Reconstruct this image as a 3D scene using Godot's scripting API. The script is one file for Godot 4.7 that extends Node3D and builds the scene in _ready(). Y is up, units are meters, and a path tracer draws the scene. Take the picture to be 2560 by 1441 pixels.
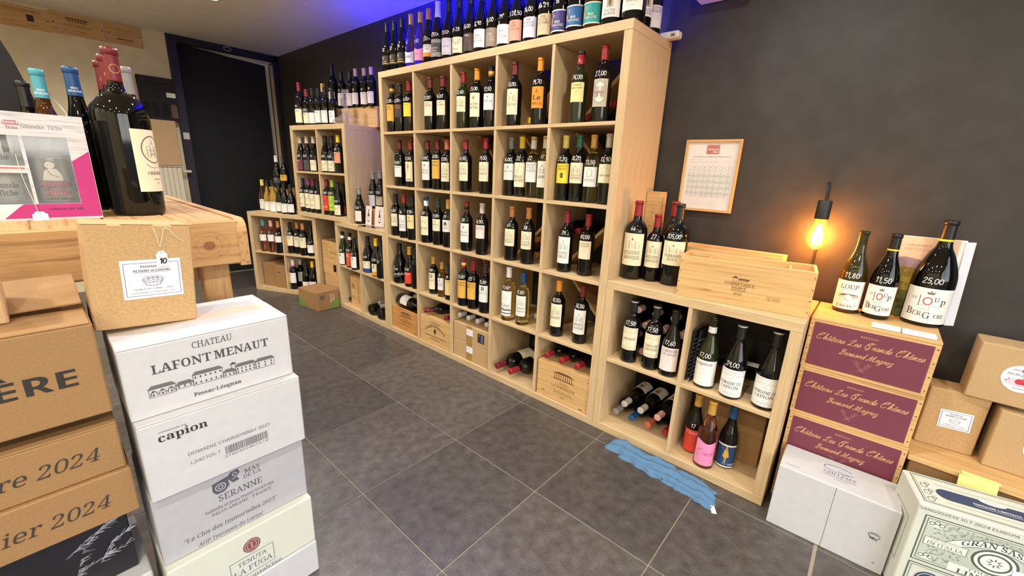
extends Node3D

var M := {}
var cache := {}
var names := {}
var glyphs := {}
var fonts := {}
var texts := {}

# ---------------------------------------------------------------- scene
func _ready():
	var cam := Camera3D.new()
	cam.name = "camera"
	cam.fov = 69.24
	cam.near = 0.05
	cam.far = 60.0
	cam.transform = Transform3D(Basis(Vector3(0.750123, 0.040556, -0.660053), Vector3(-0.207300, 0.962230, -0.176465), Vector3(0.627966, 0.269200, 0.730199)), Vector3(2.701235, 1.224021, 1.686015))
	add_child(cam)
	cam.current = true
	var env := Environment.new()
	env.background_mode = Environment.BG_SKY
	var sky := Sky.new()
	var sm := ProceduralSkyMaterial.new()
	sm.sky_top_color = Color(0.78, 0.82, 0.90)
	sm.sky_horizon_color = Color(1.0, 0.975, 0.94)
	sm.ground_bottom_color = Color(0.35, 0.35, 0.36)
	sm.ground_horizon_color = Color(0.6, 0.6, 0.6)
	sm.sky_energy_multiplier = SKY
	sm.ground_energy_multiplier = SKY * 0.6
	sky.sky_material = sm
	env.sky = sky
	env.tonemap_mode = Environment.TONE_MAPPER_LINEAR
	env.tonemap_exposure = EXPO
	env.sdfgi_enabled = true
	env.ssao_enabled = true
	env.ssil_enabled = true
	var we := WorldEnvironment.new()
	we.name = "world"
	we.environment = env
	add_child(we)
	make_glyphs()
	make_materials()
	ceiling_lamps()
	room()
	furniture()
	left_side()
	right_side()
	shelf_goods()
	back_wall_goods()
	bottles()

const SKY := 2.9
const EXPO := 0.66
const SPOT := 2.3

# ---------------------------------------------------------------- helpers
func numbered(n: String) -> String:
	if names.has(n):
		names[n] += 1
		return "%s_%03d" % [n, names[n] - 1]
	names[n] = 1
	return n

func thing(called: String, label: String, category: String, at := Vector3.ZERO, turn := 0.0, group := "") -> Node3D:
	var o := Node3D.new()
	o.name = numbered(called)
	add_child(o)
	o.position = at
	o.rotation.y = deg_to_rad(turn)
	o.set_meta("label", label)
	o.set_meta("category", category)
	if group != "":
		o.set_meta("group", group)
	return o

func part(called: String, mesh: Mesh, mat: Material, parent: Node3D, at := Vector3.ZERO, rot := Vector3.ZERO, label := "") -> MeshInstance3D:
	var o := MeshInstance3D.new()
	o.name = called
	o.mesh = mesh
	o.material_override = mat
	o.position = at
	o.rotation = rot
	if label != "":
		o.set_meta("label", label)
	parent.add_child(o, true)
	return o

func struct(called: String, mesh: Mesh, mat: Material, at := Vector3.ZERO) -> MeshInstance3D:
	var o := MeshInstance3D.new()
	o.name = called
	o.mesh = mesh
	o.material_override = mat
	o.position = at
	o.set_meta("kind", "structure")
	add_child(o, true)
	return o

# chamfered box centred on its own middle
func box(x: float, y: float, z: float, b := 0.0015) -> ArrayMesh:
	var key := "b%.4f,%.4f,%.4f,%.4f" % [x, y, z, b]
	if cache.has(key):
		return cache[key]
	var h := Vector3(x, y, z) / 2.0
	b = minf(b, minf(h.x, minf(h.y, h.z)) * 0.45)
	var st := SurfaceTool.new()
	st.begin(Mesh.PRIMITIVE_TRIANGLES)
	st.set_smooth_group(-1)
	var g := func(s: Vector3, ax: int) -> Vector3:
		var p := Vector3(s.x * (h.x - b), s.y * (h.y - b), s.z * (h.z - b))
		p[ax] = s[ax] * h[ax]
		return p
	for ax in 3:
		var u := (ax + 1) % 3
		var v := (ax + 2) % 3
		for sg in [-1.0, 1.0]:
			var q := []
			for c in [[-1, -1], [1, -1], [1, 1], [-1, 1]]:
				var s := Vector3.ZERO
				s[ax] = sg
				s[u] = c[0]
				s[v] = c[1]
				q.append(g.call(s, ax))
			face(st, q)
		for su in [-1.0, 1.0]:
			for sv in [-1.0, 1.0]:
				var a := Vector3.ZERO
				a[u] = su
				a[v] = sv
				a[ax] = -1
				var c2 := a
				c2[ax] = 1
				face(st, [g.call(a, u), g.call(c2, u), g.call(c2, v), g.call(a, v)])
	for sx in [-1.0, 1.0]:
		for sy in [-1.0, 1.0]:
			for sz in [-1.0, 1.0]:
				var s := Vector3(sx, sy, sz)
				face(st, [g.call(s, 0), g.call(s, 1), g.call(s, 2)])
	st.generate_normals()
	var m := st.commit()
	cache[key] = m
	return m

# a convex face round the origin-centred solid, wound outward
func face(st: SurfaceTool, q: Array):
	var c := Vector3.ZERO
	for p in q:
		c += p
	var n: Vector3 = (q[1] - q[0]).cross(q[2] - q[0])
	if n.dot(c) > 0:
		q.reverse()
	for i in range(1, q.size() - 1):
		st.add_vertex(q[0])
		st.add_vertex(q[i])
		st.add_vertex(q[i + 1])

# lathe: profile of (radius, height); a repeated point makes a crease
func lathe(prof: PackedVector2Array, segs := 28) -> ArrayMesh:
	var vs := PackedVector3Array()
	var ns := PackedVector3Array()
	var ix := PackedInt32Array()
	var n := prof.size()
	var nn := PackedVector2Array()
	for i in n:
		var t := Vector2.ZERO
		if i > 0 and not prof[i].is_equal_approx(prof[i - 1]):
			t += (prof[i] - prof[i - 1]).normalized()
		if i < n - 1 and not prof[i].is_equal_approx(prof[i + 1]):
			t += (prof[i + 1] - prof[i]).normalized()
		t = t.normalized()
		nn.append(Vector2(t.y, -t.x))
	for i in n:
		for k in segs + 1:
			var a := TAU * k / segs
			vs.append(Vector3(prof[i].x * sin(a), prof[i].y, prof[i].x * cos(a)))
			ns.append(Vector3(nn[i].x * sin(a), nn[i].y, nn[i].x * cos(a)).normalized())
	for i in n - 1:
		if prof[i].is_equal_approx(prof[i + 1]):
			continue
		for k in segs:
			var p := i * (segs + 1) + k
			var q := p + segs + 1
			ix.append_array([p, q, p + 1, p + 1, q, q + 1])
	return arrays_mesh(vs, ns, ix)

func arrays_mesh(vs, ns, ix, cols = null) -> ArrayMesh:
	var a := []
	a.resize(Mesh.ARRAY_MAX)
	a[Mesh.ARRAY_VERTEX] = vs
	a[Mesh.ARRAY_NORMAL] = ns
	if ix != null:
		a[Mesh.ARRAY_INDEX] = ix
	if cols != null:
		a[Mesh.ARRAY_COLOR] = cols
	var m := ArrayMesh.new()
	m.add_surface_from_arrays(Mesh.PRIMITIVE_TRIANGLES, a)
	return m

func smooth(pts: PackedVector2Array, per := 3) -> PackedVector2Array:
	var r := PackedVector2Array()
	for i in pts.size() - 1:
		var p0 := pts[maxi(i - 1, 0)]
		var p3 := pts[mini(i + 2, pts.size() - 1)]
		for k in per:
			r.append(pts[i].cubic_interpolate(pts[i + 1], p0, p3, float(k) / per))
	r.append(pts[pts.size() - 1])
	return r

func tube(pts: Array, rad: float, segs := 7) -> ArrayMesh:
	var vs := PackedVector3Array()
	var ns := PackedVector3Array()
	var ix := PackedInt32Array()
	for i in pts.size():
		var t: Vector3 = (pts[mini(i + 1, pts.size() - 1)] - pts[maxi(i - 1, 0)]).normalized()
		var s := t.cross(Vector3(0.31, 0.87, 0.38)).normalized()
		var w := s.cross(t)
		for k in segs + 1:
			var a := TAU * k / segs
			var d := s * cos(a) + w * sin(a)
			vs.append(pts[i] + d * rad)
			ns.append(d)
	for i in pts.size() - 1:
		for k in segs:
			var p := i * (segs + 1) + k
			var q := p + segs + 1
			ix.append_array([p, p + 1, q, p + 1, q + 1, q])
	return arrays_mesh(vs, ns, ix)

func curve(pts: Array, per := 6) -> Array:
	var r := []
	for i in pts.size() - 1:
		for k in per:
			r.append(pts[i].cubic_interpolate(pts[i + 1], pts[maxi(i - 1, 0)], pts[mini(i + 2, pts.size() - 1)], float(k) / per))
	r.append(pts[-1])
	return r

# prism: a flat outline in x,y pushed along z from -d/2 to d/2
func prism(out: PackedVector2Array, d: float) -> ArrayMesh:
	var st := SurfaceTool.new()
	st.begin(Mesh.PRIMITIVE_TRIANGLES)
	st.set_smooth_group(-1)
	if not Geometry2D.is_polygon_clockwise(out):
		out.reverse()
	var tr := Geometry2D.triangulate_polygon(out)
	for s in [1.0, -1.0]:
		for i in range(0, tr.size(), 3):
			var q := [tr[i], tr[i + 1], tr[i + 2]]
			var ar := (out[q[1]] - out[q[0]]).cross(out[q[2]] - out[q[0]])
			if (ar > 0) == (s > 0):
				q.reverse()
			for j in q:
				st.add_vertex(Vector3(out[j].x, out[j].y, s * d / 2))
	for i in out.size():
		var a := out[i]
		var c := out[(i + 1) % out.size()]
		var p := [Vector3(a.x, a.y, d / 2), Vector3(a.x, a.y, -d / 2), Vector3(c.x, c.y, -d / 2), Vector3(c.x, c.y, d / 2)]
		for j in [0, 1, 2, 0, 2, 3]:
			st.add_vertex(p[j])
	st.generate_normals()
	return st.commit()

# ---------------------------------------------------------------- print: flat shapes laid on a face or round a bottle
class Ink:
	var v := PackedVector2Array()
	var c := PackedColorArray()
	var col := Color.BLACK
	var host
	var off := PackedFloat32Array()   # height of each layer of ink above the sheet
	var layer := 0
	var count := 0
	func _init(h):
		host = h
	func ink(x) -> Ink:
		var n: Color = Color(x).srgb_to_linear()
		if n != col:
			layer += 1
		col = n
		return self
	func next():
		count += 1
	func tri(a: Vector2, b: Vector2, d: Vector2):
		if (b - a).cross(d - a) > 0:
			var t := b
			b = d
			d = t
		var z := mini(layer, 60) * 0.000025 + (count % 5) * 0.000006
		v.append_array([a, b, d])
		c.append_array([col, col, col])
		off.append_array([z, z, z])
	func quad(a: Vector2, b: Vector2, d: Vector2, e: Vector2):
		tri(a, b, d)
		tri(a, d, e)
	func rect(x0: float, y0: float, x1: float, y1: float, n := 1):
		next()
		for i in n:
			var p := lerpf(x0, x1, float(i) / n)
			var q := lerpf(x0, x1, float(i + 1) / n)
			quad(Vector2(p, y0), Vector2(q, y0), Vector2(q, y1), Vector2(p, y1))
	func frame(x0: float, y0: float, x1: float, y1: float, w: float, n := 1):
		rect(x0, y0, x1, y0 + w, n)
		rect(x0, y1 - w, x1, y1, n)
		rect(x0, y0, x0 + w, y1)
		rect(x1 - w, y0, x1, y1)
	func line(p: PackedVector2Array, w: float):
		for i in p.size() - 1:
			var d := p[i + 1] - p[i]
			if d.length() < 1e-6:
				continue
			next()
			var n := d.normalized().orthogonal() * w / 2
			var e := d.normalized() * w * 0.25
			quad(p[i] - e + n, p[i + 1] + e + n, p[i + 1] + e - n, p[i] - e - n)
	func poly(p: PackedVector2Array):
		next()
		var t := Geometry2D.triangulate_polygon(p)
		for i in range(0, t.size(), 3):
			tri(p[t[i]], p[t[i + 1]], p[t[i + 2]])
	func ell(cx: float, cy: float, rx: float, ry: float, n := 14, a0 := 0.0, a1 := TAU) -> PackedVector2Array:
		var r := PackedVector2Array()
		for i in n + 1:
			var a := lerpf(a0, a1, float(i) / n)
			r.append(Vector2(cx + rx * cos(a), cy + ry * sin(a)))
		return r
	func ring(cx: float, cy: float, rx: float, ry: float, w: float, n := 18):
		line(ell(cx, cy, rx, ry, n), w)
	func disc(cx: float, cy: float, rx: float, ry: float, n := 14):
		next()
		var e := ell(cx, cy, rx, ry, n)
		for i in n:
			tri(Vector2(cx, cy), e[i], e[i + 1])
	# lettering: capital height h, al -1 left, 0 middle, 1 right; wide limits the length
	func text(s: String, x: float, y: float, h: float, font := "serif", al := 0, wide := 0.0, shear := 0.0, arch := 0.0):
		var d = host.text_shape(s, font)
		var k := h / 12.0
		var wdt: float = (d.x1 - d.x0) * k
		var kx := k
		if wide > 0:
			kx = k * wide / wdt
			wdt = wide
		var ox := x - (0.0 if al < 0 else wdt / 2 if al == 0 else wdt)
		for i in range(0, d.v.size(), 3):
			var q := []
			for j in 3:
				var p: Vector2 = d.v[i + j]
				var r := Vector2(ox + (p.x - d.x0) * kx + shear * (p.y) * k, y + p.y * k)
				if arch != 0.0:
					var t: float = (r.x - x) / maxf(wdt / 2, 1e-6)
					r.y -= arch * t * t
				q.append(r)
			tri(q[0], q[1], q[2])
	# handwriting from pen strokes; h is the height of a capital
	func hand(s: String, x: float, y: float, h: float, w: float, al := -1, shear := 0.2):
		var k := h / 10.0
		var tot := 0.0
		for ch in s:
			tot += host.glyphs.get(ch, [5.0, []])[0] * k
		var ox := x - (0.0 if al < 0 else tot / 2 if al == 0 else tot)
		for ch in s:
			var g = host.glyphs.get(ch, [5.0, []])
			for stq in g[1]:
				var p := PackedVector2Array()
				for q in stq:
					p.append(Vector2(ox + (q.x + shear * q.y) * k, y + q.y * k))
				line(p, w)
			ox += g[0] * k
		return ox
	func house(x: float, y: float, w: float, h: float, t: float):
		rect(x, y, x + w, y + t)
		for b in [[0.0, 0.3, 0.45], [0.28, 0.72, 0.6], [0.72, 1.0, 0.4]]:
			var x0: float = x + w * b[0]
			var x1: float = x + w * b[1]
			var y1: float = y + h * b[2]
			frame(x0, y, x1, y1, t)
			line(PackedVector2Array([Vector2(x0 - t, y1), Vector2((x0 * 3 + x1) / 4, y1 + h * 0.22), Vector2((x0 + x1 * 3) / 4, y1 + h * 0.22), Vector2(x1 + t, y1)]), t)
			var n := 2 if x1 - x0 < w * 0.35 else 4
			for i in n:
				var cx := lerpf(x0, x1, (i + 0.5) / n)
				rect(cx - t * 0.7, y + (y1 - y) * 0.2, cx + t * 0.7, y + (y1 - y) * 0.45)
				rect(cx - t * 0.7, y + (y1 - y) * 0.6, cx + t * 0.7, y + (y1 - y) * 0.82)
		rect(x + w * 0.47, y + h * 0.8, x + w * 0.53, y + h)

func plane_print(i: Ink, right: Vector3, up: Vector3, origin: Vector3) -> ArrayMesh:
	var n := right.cross(up).normalized()
	var vs := PackedVector3Array()
	var ns := PackedVector3Array()
	for k in i.v.size():
		vs.append(origin + right * i.v[k].x + up * i.v[k].y + n * i.off[k])
		ns.append(n)
	return arrays_mesh(vs, ns, null, i.c)

func text_shape(s: String, font: String) -> Dictionary:
	var key := font + "|" + s
	if texts.has(key):
		return texts[key]
	if not fonts.has(font):
		var f := SystemFont.new()
		f.font_names = PackedStringArray([{"serif": "Droid Serif", "serifb": "Droid Serif", "sans": "Droid Sans", "sansb": "Droid Sans", "mono": "Droid Sans Mono"}[font]])
		f.font_weight = 700 if font.ends_with("b") else 400
		fonts[font] = f
		fonts[font + "_base"] = 0.0
		texts[font + "|H"] = null
		texts.erase(font + "|H")
		var hh := raw_text("H", f)
		var lo := 1e9
		var hi := -1e9
		for p in hh:
			lo = minf(lo, p.y)
			hi = maxf(hi, p.y)
		fonts[font + "_base"] = lo
		fonts[font + "_cap"] = hi - lo
	var r := raw_text(s, fonts[font])
	var base: float = fonts[font + "_base"]
	var cap: float = fonts[font + "_cap"]
	var o := PackedVector2Array()
	var x0 := 1e9
	var x1 := -1e9
	for p in r:
		var q := Vector2(p.x, p.y - base) * 12.0 / cap
		o.append(q)
		x0 = minf(x0, q.x)
		x1 = maxf(x1, q.x)
	if o.is_empty():
		x0 = 0.0
		x1 = 1.0
	var d := {"v": o, "x0": x0, "x1": x1}
	texts[key] = d
	return d

func raw_text(s: String, f: Font) -> PackedVector2Array:
	var t := TextMesh.new()
	t.font = f
	t.font_size = 16
	t.pixel_size = 1.0
	t.depth = 0.0
	t.curve_step = 1.5
	t.text = s
	var a := t.get_mesh_arrays()
	var o := PackedVector2Array()
	if a.size() == 0 or a[0] == null:
		return o
	var vs: PackedVector3Array = a[0]
	var ns: PackedVector3Array = a[1]
	var ix: PackedInt32Array = a[12]
	for k in range(0, ix.size(), 3):
		if ns[ix[k]].z < 0.5:
			continue
		for j in 3:
			o.append(Vector2(vs[ix[k + j]].x, vs[ix[k + j]].y))
	return o

func make_glyphs():
	var src := {
		"0": [6.0, "3,0 1,2 1,7 3,9 5,7 5,2 3,0"], "1": [4.5, "1,7 3,9.3 3,0"], "2": [6.2, "1,7 2,9 4,9 5,7 3,3.5 1,0 5.4,0"],
		"3": [6.0, "1,9 5,9 3,5.5 5,4 5,1 3,0 1,1"], "4": [6.0, "4,9.5 1,3 5.6,3;4,5.5 4,0"], "5": [6.0, "5,9 1.6,9 1.3,5 4,5.5 5,3 4,0.4 1,0.6"],
		"6": [6.0, "4.6,9 1.7,5.5 1,2 3,0 5,2 4,4.3 1.5,3.5"], "7": [6.0, "1,9 5.2,9 2.2,0"], "8": [6.0, "3,5 1.2,7 3,9 4.8,7 3,5 1,2 3,0 5,2 3,5"],
		"9": [6.0, "4.9,6.4 3,4.5 1.2,6.7 3,9 4.8,7.7 4.4,0"], ",": [2.6, "1.3,1 .5,-2"], ".": [2.4, "1,.2 1.2,.6"], " ": [4.0, ""], "/": [4.0, "0,0 4,9"],
		"a": [5.0, "4.2,4.4 2.4,5 .8,3 1.4,.6 3,.9 4.3,4.6 4.2,1 5.2,.6"], "b": [5.0, ".6,4 2,9.5 1,10 1,1 2.6,0 4.2,2 3.4,4.4 1.2,3.6"],
		"c": [4.2, "3.9,4.2 2.2,5 .8,2.8 1.6,.4 4.4,.9"], "d": [5.2, "4.2,4.2 2.2,5 .8,2.6 1.6,.4 3.4,1.2 4.8,10 4.4,1 5.4,.5"],
		"e": [4.4, ".6,2 3.8,3.4 2.8,5 1,3.4 1.4,.6 2.6,0 4.6,1"], "g": [5.0, "4.2,4.4 2.2,5 .8,2.8 1.8,.6 3.6,1.6 4.4,4.8 3.2,-3.6 1.2,-4 .8,-2.4 5,.8"],
		"h": [5.2, ".4,1 2.8,9.4 1.8,10 1,.2 2.6,4.6 3.9,4.4 3.6,.6 5.2,.8"], "i": [2.8, ".6,1 1.6,5 1.4,.6 2.8,.8;1.9,7 2,7.3"], "l": [3.0, ".4,1 2.8,9 1.8,10 1.2,1 3,.8"],
		"m": [7.6, ".6,0 1.2,5 1.2,.5 2.8,4.8 3.6,4 3.4,.2 5,4.8 6,4.2 5.8,.6 7.4,.8"], "n": [5.2, ".6,0 1.3,5 1.2,.6 2.8,4.8 3.8,4.2 3.5,.6 5.2,.8"],
		"o": [4.8, "3,5 1,3.4 1.2,.8 2.6,0 4,2.2 3,5 4.8,4.4"], "r": [4.0, ".5,1 1.6,5.2 2.2,4.4 3.6,4.6 2.8,1 4,.8"], "s": [3.8, ".2,.8 2.4,5.4 3,2.2 2,.2 .8,.6 3.8,1.2"],
		"t": [3.4, "1,1 2.6,8.6 1.6,1 2.4,.3 3.4,.9;.6,5.8 3.6,6.2"], "u": [5.2, ".6,4.6 .9,1 2.2,.3 4,4.8 3.9,1 5.2,.7"], "v": [4.8, ".5,4.6 1.6,.3 3.6,4.8 4.8,4.4"],
		"y": [5.0, ".6,4.6 1.2,1 2.6,1 4,4.8 3.2,-3.2 1.4,-4 1,-2.6 5,.8"], "z": [4.8, ".8,4.6 3.8,4.8 1.2,1 3,.4 3,-3 1.6,-4 1,-2.8 4.8,.6"],
		"C": [9.0, "6,8 6.6,9.8 4.4,10.4 1.4,7.4 .8,3 2.6,0 5.4,.6 6.6,2.6;6,8 3,6.4 1.6,8.4 5,11 9,10.4"], "L": [7.4, "1,6 2.6,8.4 5.6,10.4 4.4,6 2.4,1 .6,.2 1.4,1.8 4,.6 7.2,.4"],
		"G": [9.0, "6,8 6.4,9.8 4,10.2 1.2,7 1,2.4 3,.2 5.4,2 6,5 4,4.6;6,5 6,.6 4,-2;6,8 3,6.4 1.8,8.6 5,11 9,10.4"], "B": [7.6, "1,8 3,10 2.4,0 1.2,.6;3,10 6,10 5.6,6.4 3,5.6 6.2,4.8 6,1 3.4,0 1.4,1"],
		"M": [10.0, "-.5,1 .4,0 3.2,9.6 3.8,0 7.4,10 7,1 8,.2 10,1"], "K": [6.0, "1,9 1,0;5,9 1.4,4.6 5.2,0"], "S": [6.0, "5,8 3.6,9.6 1.6,8 4.4,4.4 4,.8 1.6,0 .6,2"],
		"P": [6.0, "1,0 2,10;1,9 4.6,10 5,6.4 2,5.4"], "w": [6.5, ".6,4.6 1.4,.4 3,4 4,.4 5.6,4.8 6.4,4.4"],
	}
	for k in src:
		var strokes := []
		for s in str(src[k][1]).split(";", false):
			var p := PackedVector2Array()
			for q in s.split(" ", false):
				var xy := q.split(",")
				p.append(Vector2(xy[0].to_float(), xy[1].to_float()))
			strokes.append(smooth(p, 3) if p.size() > 2 else p)
		glyphs[k] = [src[k][0], strokes]
	for pr in [["â", "a"], ["ê", "e"]]:
		var g = glyphs[pr[1]]
		glyphs[pr[0]] = [g[0], g[1] + [PackedVector2Array([Vector2(1.4, 6.4), Vector2(2.6, 8), Vector2(3.8, 6.4)])]]

# ---------------------------------------------------------------- materials
func noise_image(n: int, freq: float, oct: int, seed_: int, ramp: Array, warp := 0.0, kind := FastNoiseLite.TYPE_SIMPLEX_SMOOTH) -> ImageTexture:
	var f := FastNoiseLite.new()
	f.seed = seed_
	f.noise_type = kind
	f.frequency = freq
	f.fractal_octaves = oct
	if warp > 0.0:
		f.domain_warp_enabled = true
		f.domain_warp_amplitude = warp
		f.domain_warp_frequency = freq * 0.6
	var g := f.get_seamless_image(n, n)
	var d := g.get_data()
	var lut := []
	for i in 256:
		var t := i / 255.0 * (ramp.size() - 1)
		var k := mini(int(t), ramp.size() - 2)
		var c: Color = Color(ramp[k]).lerp(Color(ramp[k + 1]), t - k)
		lut.append([int(c.r * 255), int(c.g * 255), int(c.b * 255)])
	var o := PackedByteArray()
	o.resize(n * n * 3)
	for i in n * n:
		var c = lut[d[i]]
		o[i * 3] = c[0]
		o[i * 3 + 1] = c[1]
		o[i * 3 + 2] = c[2]
	var im := Image.create_from_data(n, n, false, Image.FORMAT_RGB8, o)
	return ImageTexture.create_from_image(im)

func plain_tex(c: String) -> ImageTexture:
	return noise_image(128, 0.05, 2, 50, [c, Color(c).lightened(0.04)])

func plain(col, rough := 0.6, metal := 0.0) -> StandardMaterial3D:
	var key := "p%s,%.2f,%.2f" % [str(col), rough, metal]
	if M.has(key):
		return M[key]
	var m := StandardMaterial3D.new()
	m.albedo_color = Color(col)
	m.roughness = rough
	m.metallic = metal
	M[key] = m
	return m

func tri_mat(key: String, tex: Texture2D, scale: Vector3, rough: float, world := false, tint := Color.WHITE, offset := Vector3.ZERO) -> StandardMaterial3D:
	var m := StandardMaterial3D.new()
	m.albedo_texture = tex
	m.albedo_color = tint
	m.roughness = rough
	m.uv1_triplanar = true
	m.uv1_world_triplanar = world
	m.uv1_scale = scale
	m.uv1_offset = offset
	M[key] = m
	return m

func make_materials():
	var oak := noise_image(512, 0.012, 4, 3, ["#bb9e74", "#c7aa80", "#cfb387", "#d5ba8f"])
	for a in [["oak_x", Vector3(0.7, 16, 16)], ["oak_y", Vector3(16, 0.7, 16)], ["oak_z", Vector3(16, 16, 0.7)]]:
		tri_mat(a[0], oak, a[1], 0.45, false, Color(1, 1, 1))
	var pine := noise_image(512, 0.010, 3, 8, ["#b98d57", "#caa067", "#d2a86f", "#d6af76", "#cda56a"], 30.0)
	for a in [["pine_x", Vector3(0.4, 10, 10)], ["pine_y", Vector3(10, 0.4, 10)], ["pine_z", Vector3(10, 10, 0.4)]]:
		tri_mat(a[0], pine, a[1], 0.6)
	for a in [["red_pine_x", Vector3(0.9, 10, 10)]]:
		tri_mat(a[0], pine, a[1], 0.6, false, Color("#f2d6b4"), Vector3(0.3, 0.1, 0.7))
	var rough_pine := noise_image(512, 0.011, 4, 21, ["#8d6337", "#b58a56", "#c79d68", "#c0935c", "#cba571"], 45.0)
	for a in [["beam_x", Vector3(0.4, 7, 7)], ["beam_y", Vector3(7, 0.4, 7)], ["beam_z", Vector3(7, 7, 0.4)]]:
		tri_mat(a[0], rough_pine, a[1], 0.65)
	var kraft := noise_image(512, 0.05, 4, 5, ["#ad8c60", "#b8986c", "#bf9f72", "#c5a779"])
	tri_mat("kraft", kraft, Vector3(9, 9, 9), 0.75)
	tri_mat("kraft_dark", kraft, Vector3(9, 9, 9), 0.75, false, Color("#d3c2ae"))
	tri_mat("kraft_light", kraft, Vector3(5, 5, 5), 0.75, false, Color("#fffaf0"))
	var white := noise_image(256, 0.03, 3, 6, ["#c4c3c3", "#c6c5c5", "#c8c7c7", "#cac9c9"])
	tri_mat("white_card", white, Vector3(3, 3, 3), 0.6)
	tri_mat("cream_card", plain_tex("#cfd1c0"), Vector3(3, 3, 3), 0.6)
	tri_mat("grey_card", white, Vector3(3, 3, 3), 0.6, false, Color("#e2e2e6"))
	var tile := noise_image(1024, 0.012, 7, 12, ["#57514c", "#6b645e", "#746d67", "#7e7670", "#8c837c"])
	var fine := noise_image(512, 0.11, 4, 13, ["#7c7a78", "#c8c6c4", "#ffffff"])
	for i in 4:
		var k := 1.0 - 0.04 * i
		tri_mat("tile%d" % i, tile, Vector3(1.4, 1.4, 1.4), 0.38, true, Color(k, k, k), Vector3(0.37 * i, 0.2 * i, 0.61 * i))
		M["tile%d" % i].detail_enabled = true
		M["tile%d" % i].detail_blend_mode = BaseMaterial3D.BLEND_MODE_MUL
		M["tile%d" % i].detail_albedo = fine
		M["tile%d" % i].detail_uv_layer = BaseMaterial3D.DETAIL_UV_2
		M["tile%d" % i].uv2_triplanar = true
		M["tile%d" % i].uv2_world_triplanar = true
		M["tile%d" % i].uv2_scale = Vector3(4, 4, 4)
	var wall := noise_image(512, 0.02, 5, 30, ["#2e2b28", "#34312e", "#393633"])
	tri_mat("dark_wall", wall, Vector3(0.8, 0.8, 0.8), 0.55, true)
	var beige := noise_image(256, 0.03, 4, 31, ["#ddd0aa", "#e3d6b0", "#e8dcb7"])
	tri_mat("beige_wall", beige, Vector3(0.8, 0.8, 0.8), 0.8, true)
	var ceil_t := noise_image(256, 0.03, 4, 32, ["#e0d9ce", "#e5ded3", "#e9e3d8"])
	tri_mat("ceiling", ceil_t, Vector3(0.8, 0.8, 0.8), 0.85, true)
	var cloth := noise_image(512, 0.08, 4, 40, ["#3c5a74", "#4f718e", "#5c80a0", "#53779a"])
	tri_mat("cloth", cloth, Vector3(7, 7, 7), 0.95)
	var lw := noise_image(512, 0.012, 4, 17, ["#a9a9ab", "#c6c6c8", "#d2d2d4", "#d9d9da"])
	tri_mat("white_wood", lw, Vector3(1.5, 16, 16), 0.6)
	# glass and print
	var g := StandardMaterial3D.new()
	g.albedo_color = Color(0.035, 0.038, 0.03)
	g.roughness = 0.04
	M["dark"] = g
	for a in [["green", Color(0.13, 0.15, 0.06)], ["olive", Color(0.2, 0.18, 0.06)], ["amber", Color(0.25, 0.14, 0.04)]]:
		var q := g.duplicate()
		q.albedo_color = a[1]
		M[a[0]] = q
	for a in [["clear", Color(0.93, 0.96, 0.93, 0.16)], ["pane", Color(0.9, 0.95, 0.95, 0.06)]]:
		var q := StandardMaterial3D.new()
		q.transparency = BaseMaterial3D.TRANSPARENCY_ALPHA
		q.albedo_color = a[1]
		q.roughness = 0.02
		M[a[0]] = q
	for a in [["wine", Color(0.97, 0.94, 0.66, 0.0)], ["rose", Color(0.97, 0.74, 0.66, 0.0)], ["sauternes", Color(0.95, 0.78, 0.40, 0.0)]]:
		var q := StandardMaterial3D.new()
		q.albedo_color = a[1]
		q.roughness = 0.03
		q.refraction_enabled = true
		q.refraction_scale = 0.045
		M[a[0]] = q
	var ink := StandardMaterial3D.new()
	ink.vertex_color_use_as_albedo = true
	ink.roughness = 0.65
	M["ink"] = ink
	M["black_metal"] = plain("#1c1b1a", 0.5)

# ---------------------------------------------------------------- lamps
func ceiling_lamps():
	var n := 0
	for x in [-1.21, -0.01, 1.19, 2.39, 3.59]:
		for z in [0.556, 2.1, 3.2]:
			var t := thing("ceiling_spot", "round recessed ceiling spotlight, %s row from the dark wall, %s from the black door" % [["first", "second", "third"][n % 3], ["nearest", "second", "third", "fourth", "farthest"][n / 3]], "lamp", Vector3(x, 2.33, z), 0, "recessed ceiling spotlights")
			part("trim_ring", lathe(PackedVector2Array([Vector2(0.034, -0.002), Vector2(0.036, -0.006), Vector2(0.046, -0.006), Vector2(0.048, 0.0)]), 24), plain("#e8e4da", 0.4), t)
			var b := StandardMaterial3D.new()
			b.albedo_color = Color(1, 0.9, 0.7)
			b.emission_enabled = true
			b.emission = Color(1.0, 0.96, 0.88)
			b.emission_energy_multiplier = 9.0
			part("lamp_disc", lathe(PackedVector2Array([Vector2(0.0, -0.004), Vector2(0.034, -0.003), Vector2(0.034, 0.0)]), 20), b, t)
			var l := SpotLight3D.new()
			l.name = "lamp_light"
			l.light_color = Color(1.0, 0.98, 0.94)
			l.light_energy = SPOT
			l.spot_angle = 80.0
			l.spot_angle_attenuation = 0.6
			l.spot_range = 9.0
			l.spot_attenuation = 2.0
			l.light_size = 0.034
			l.shadow_enabled = true
			l.position = Vector3(0, -0.012, 0)
			l.rotation.x = -PI / 2
			t.add_child(l)
			n += 1

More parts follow.
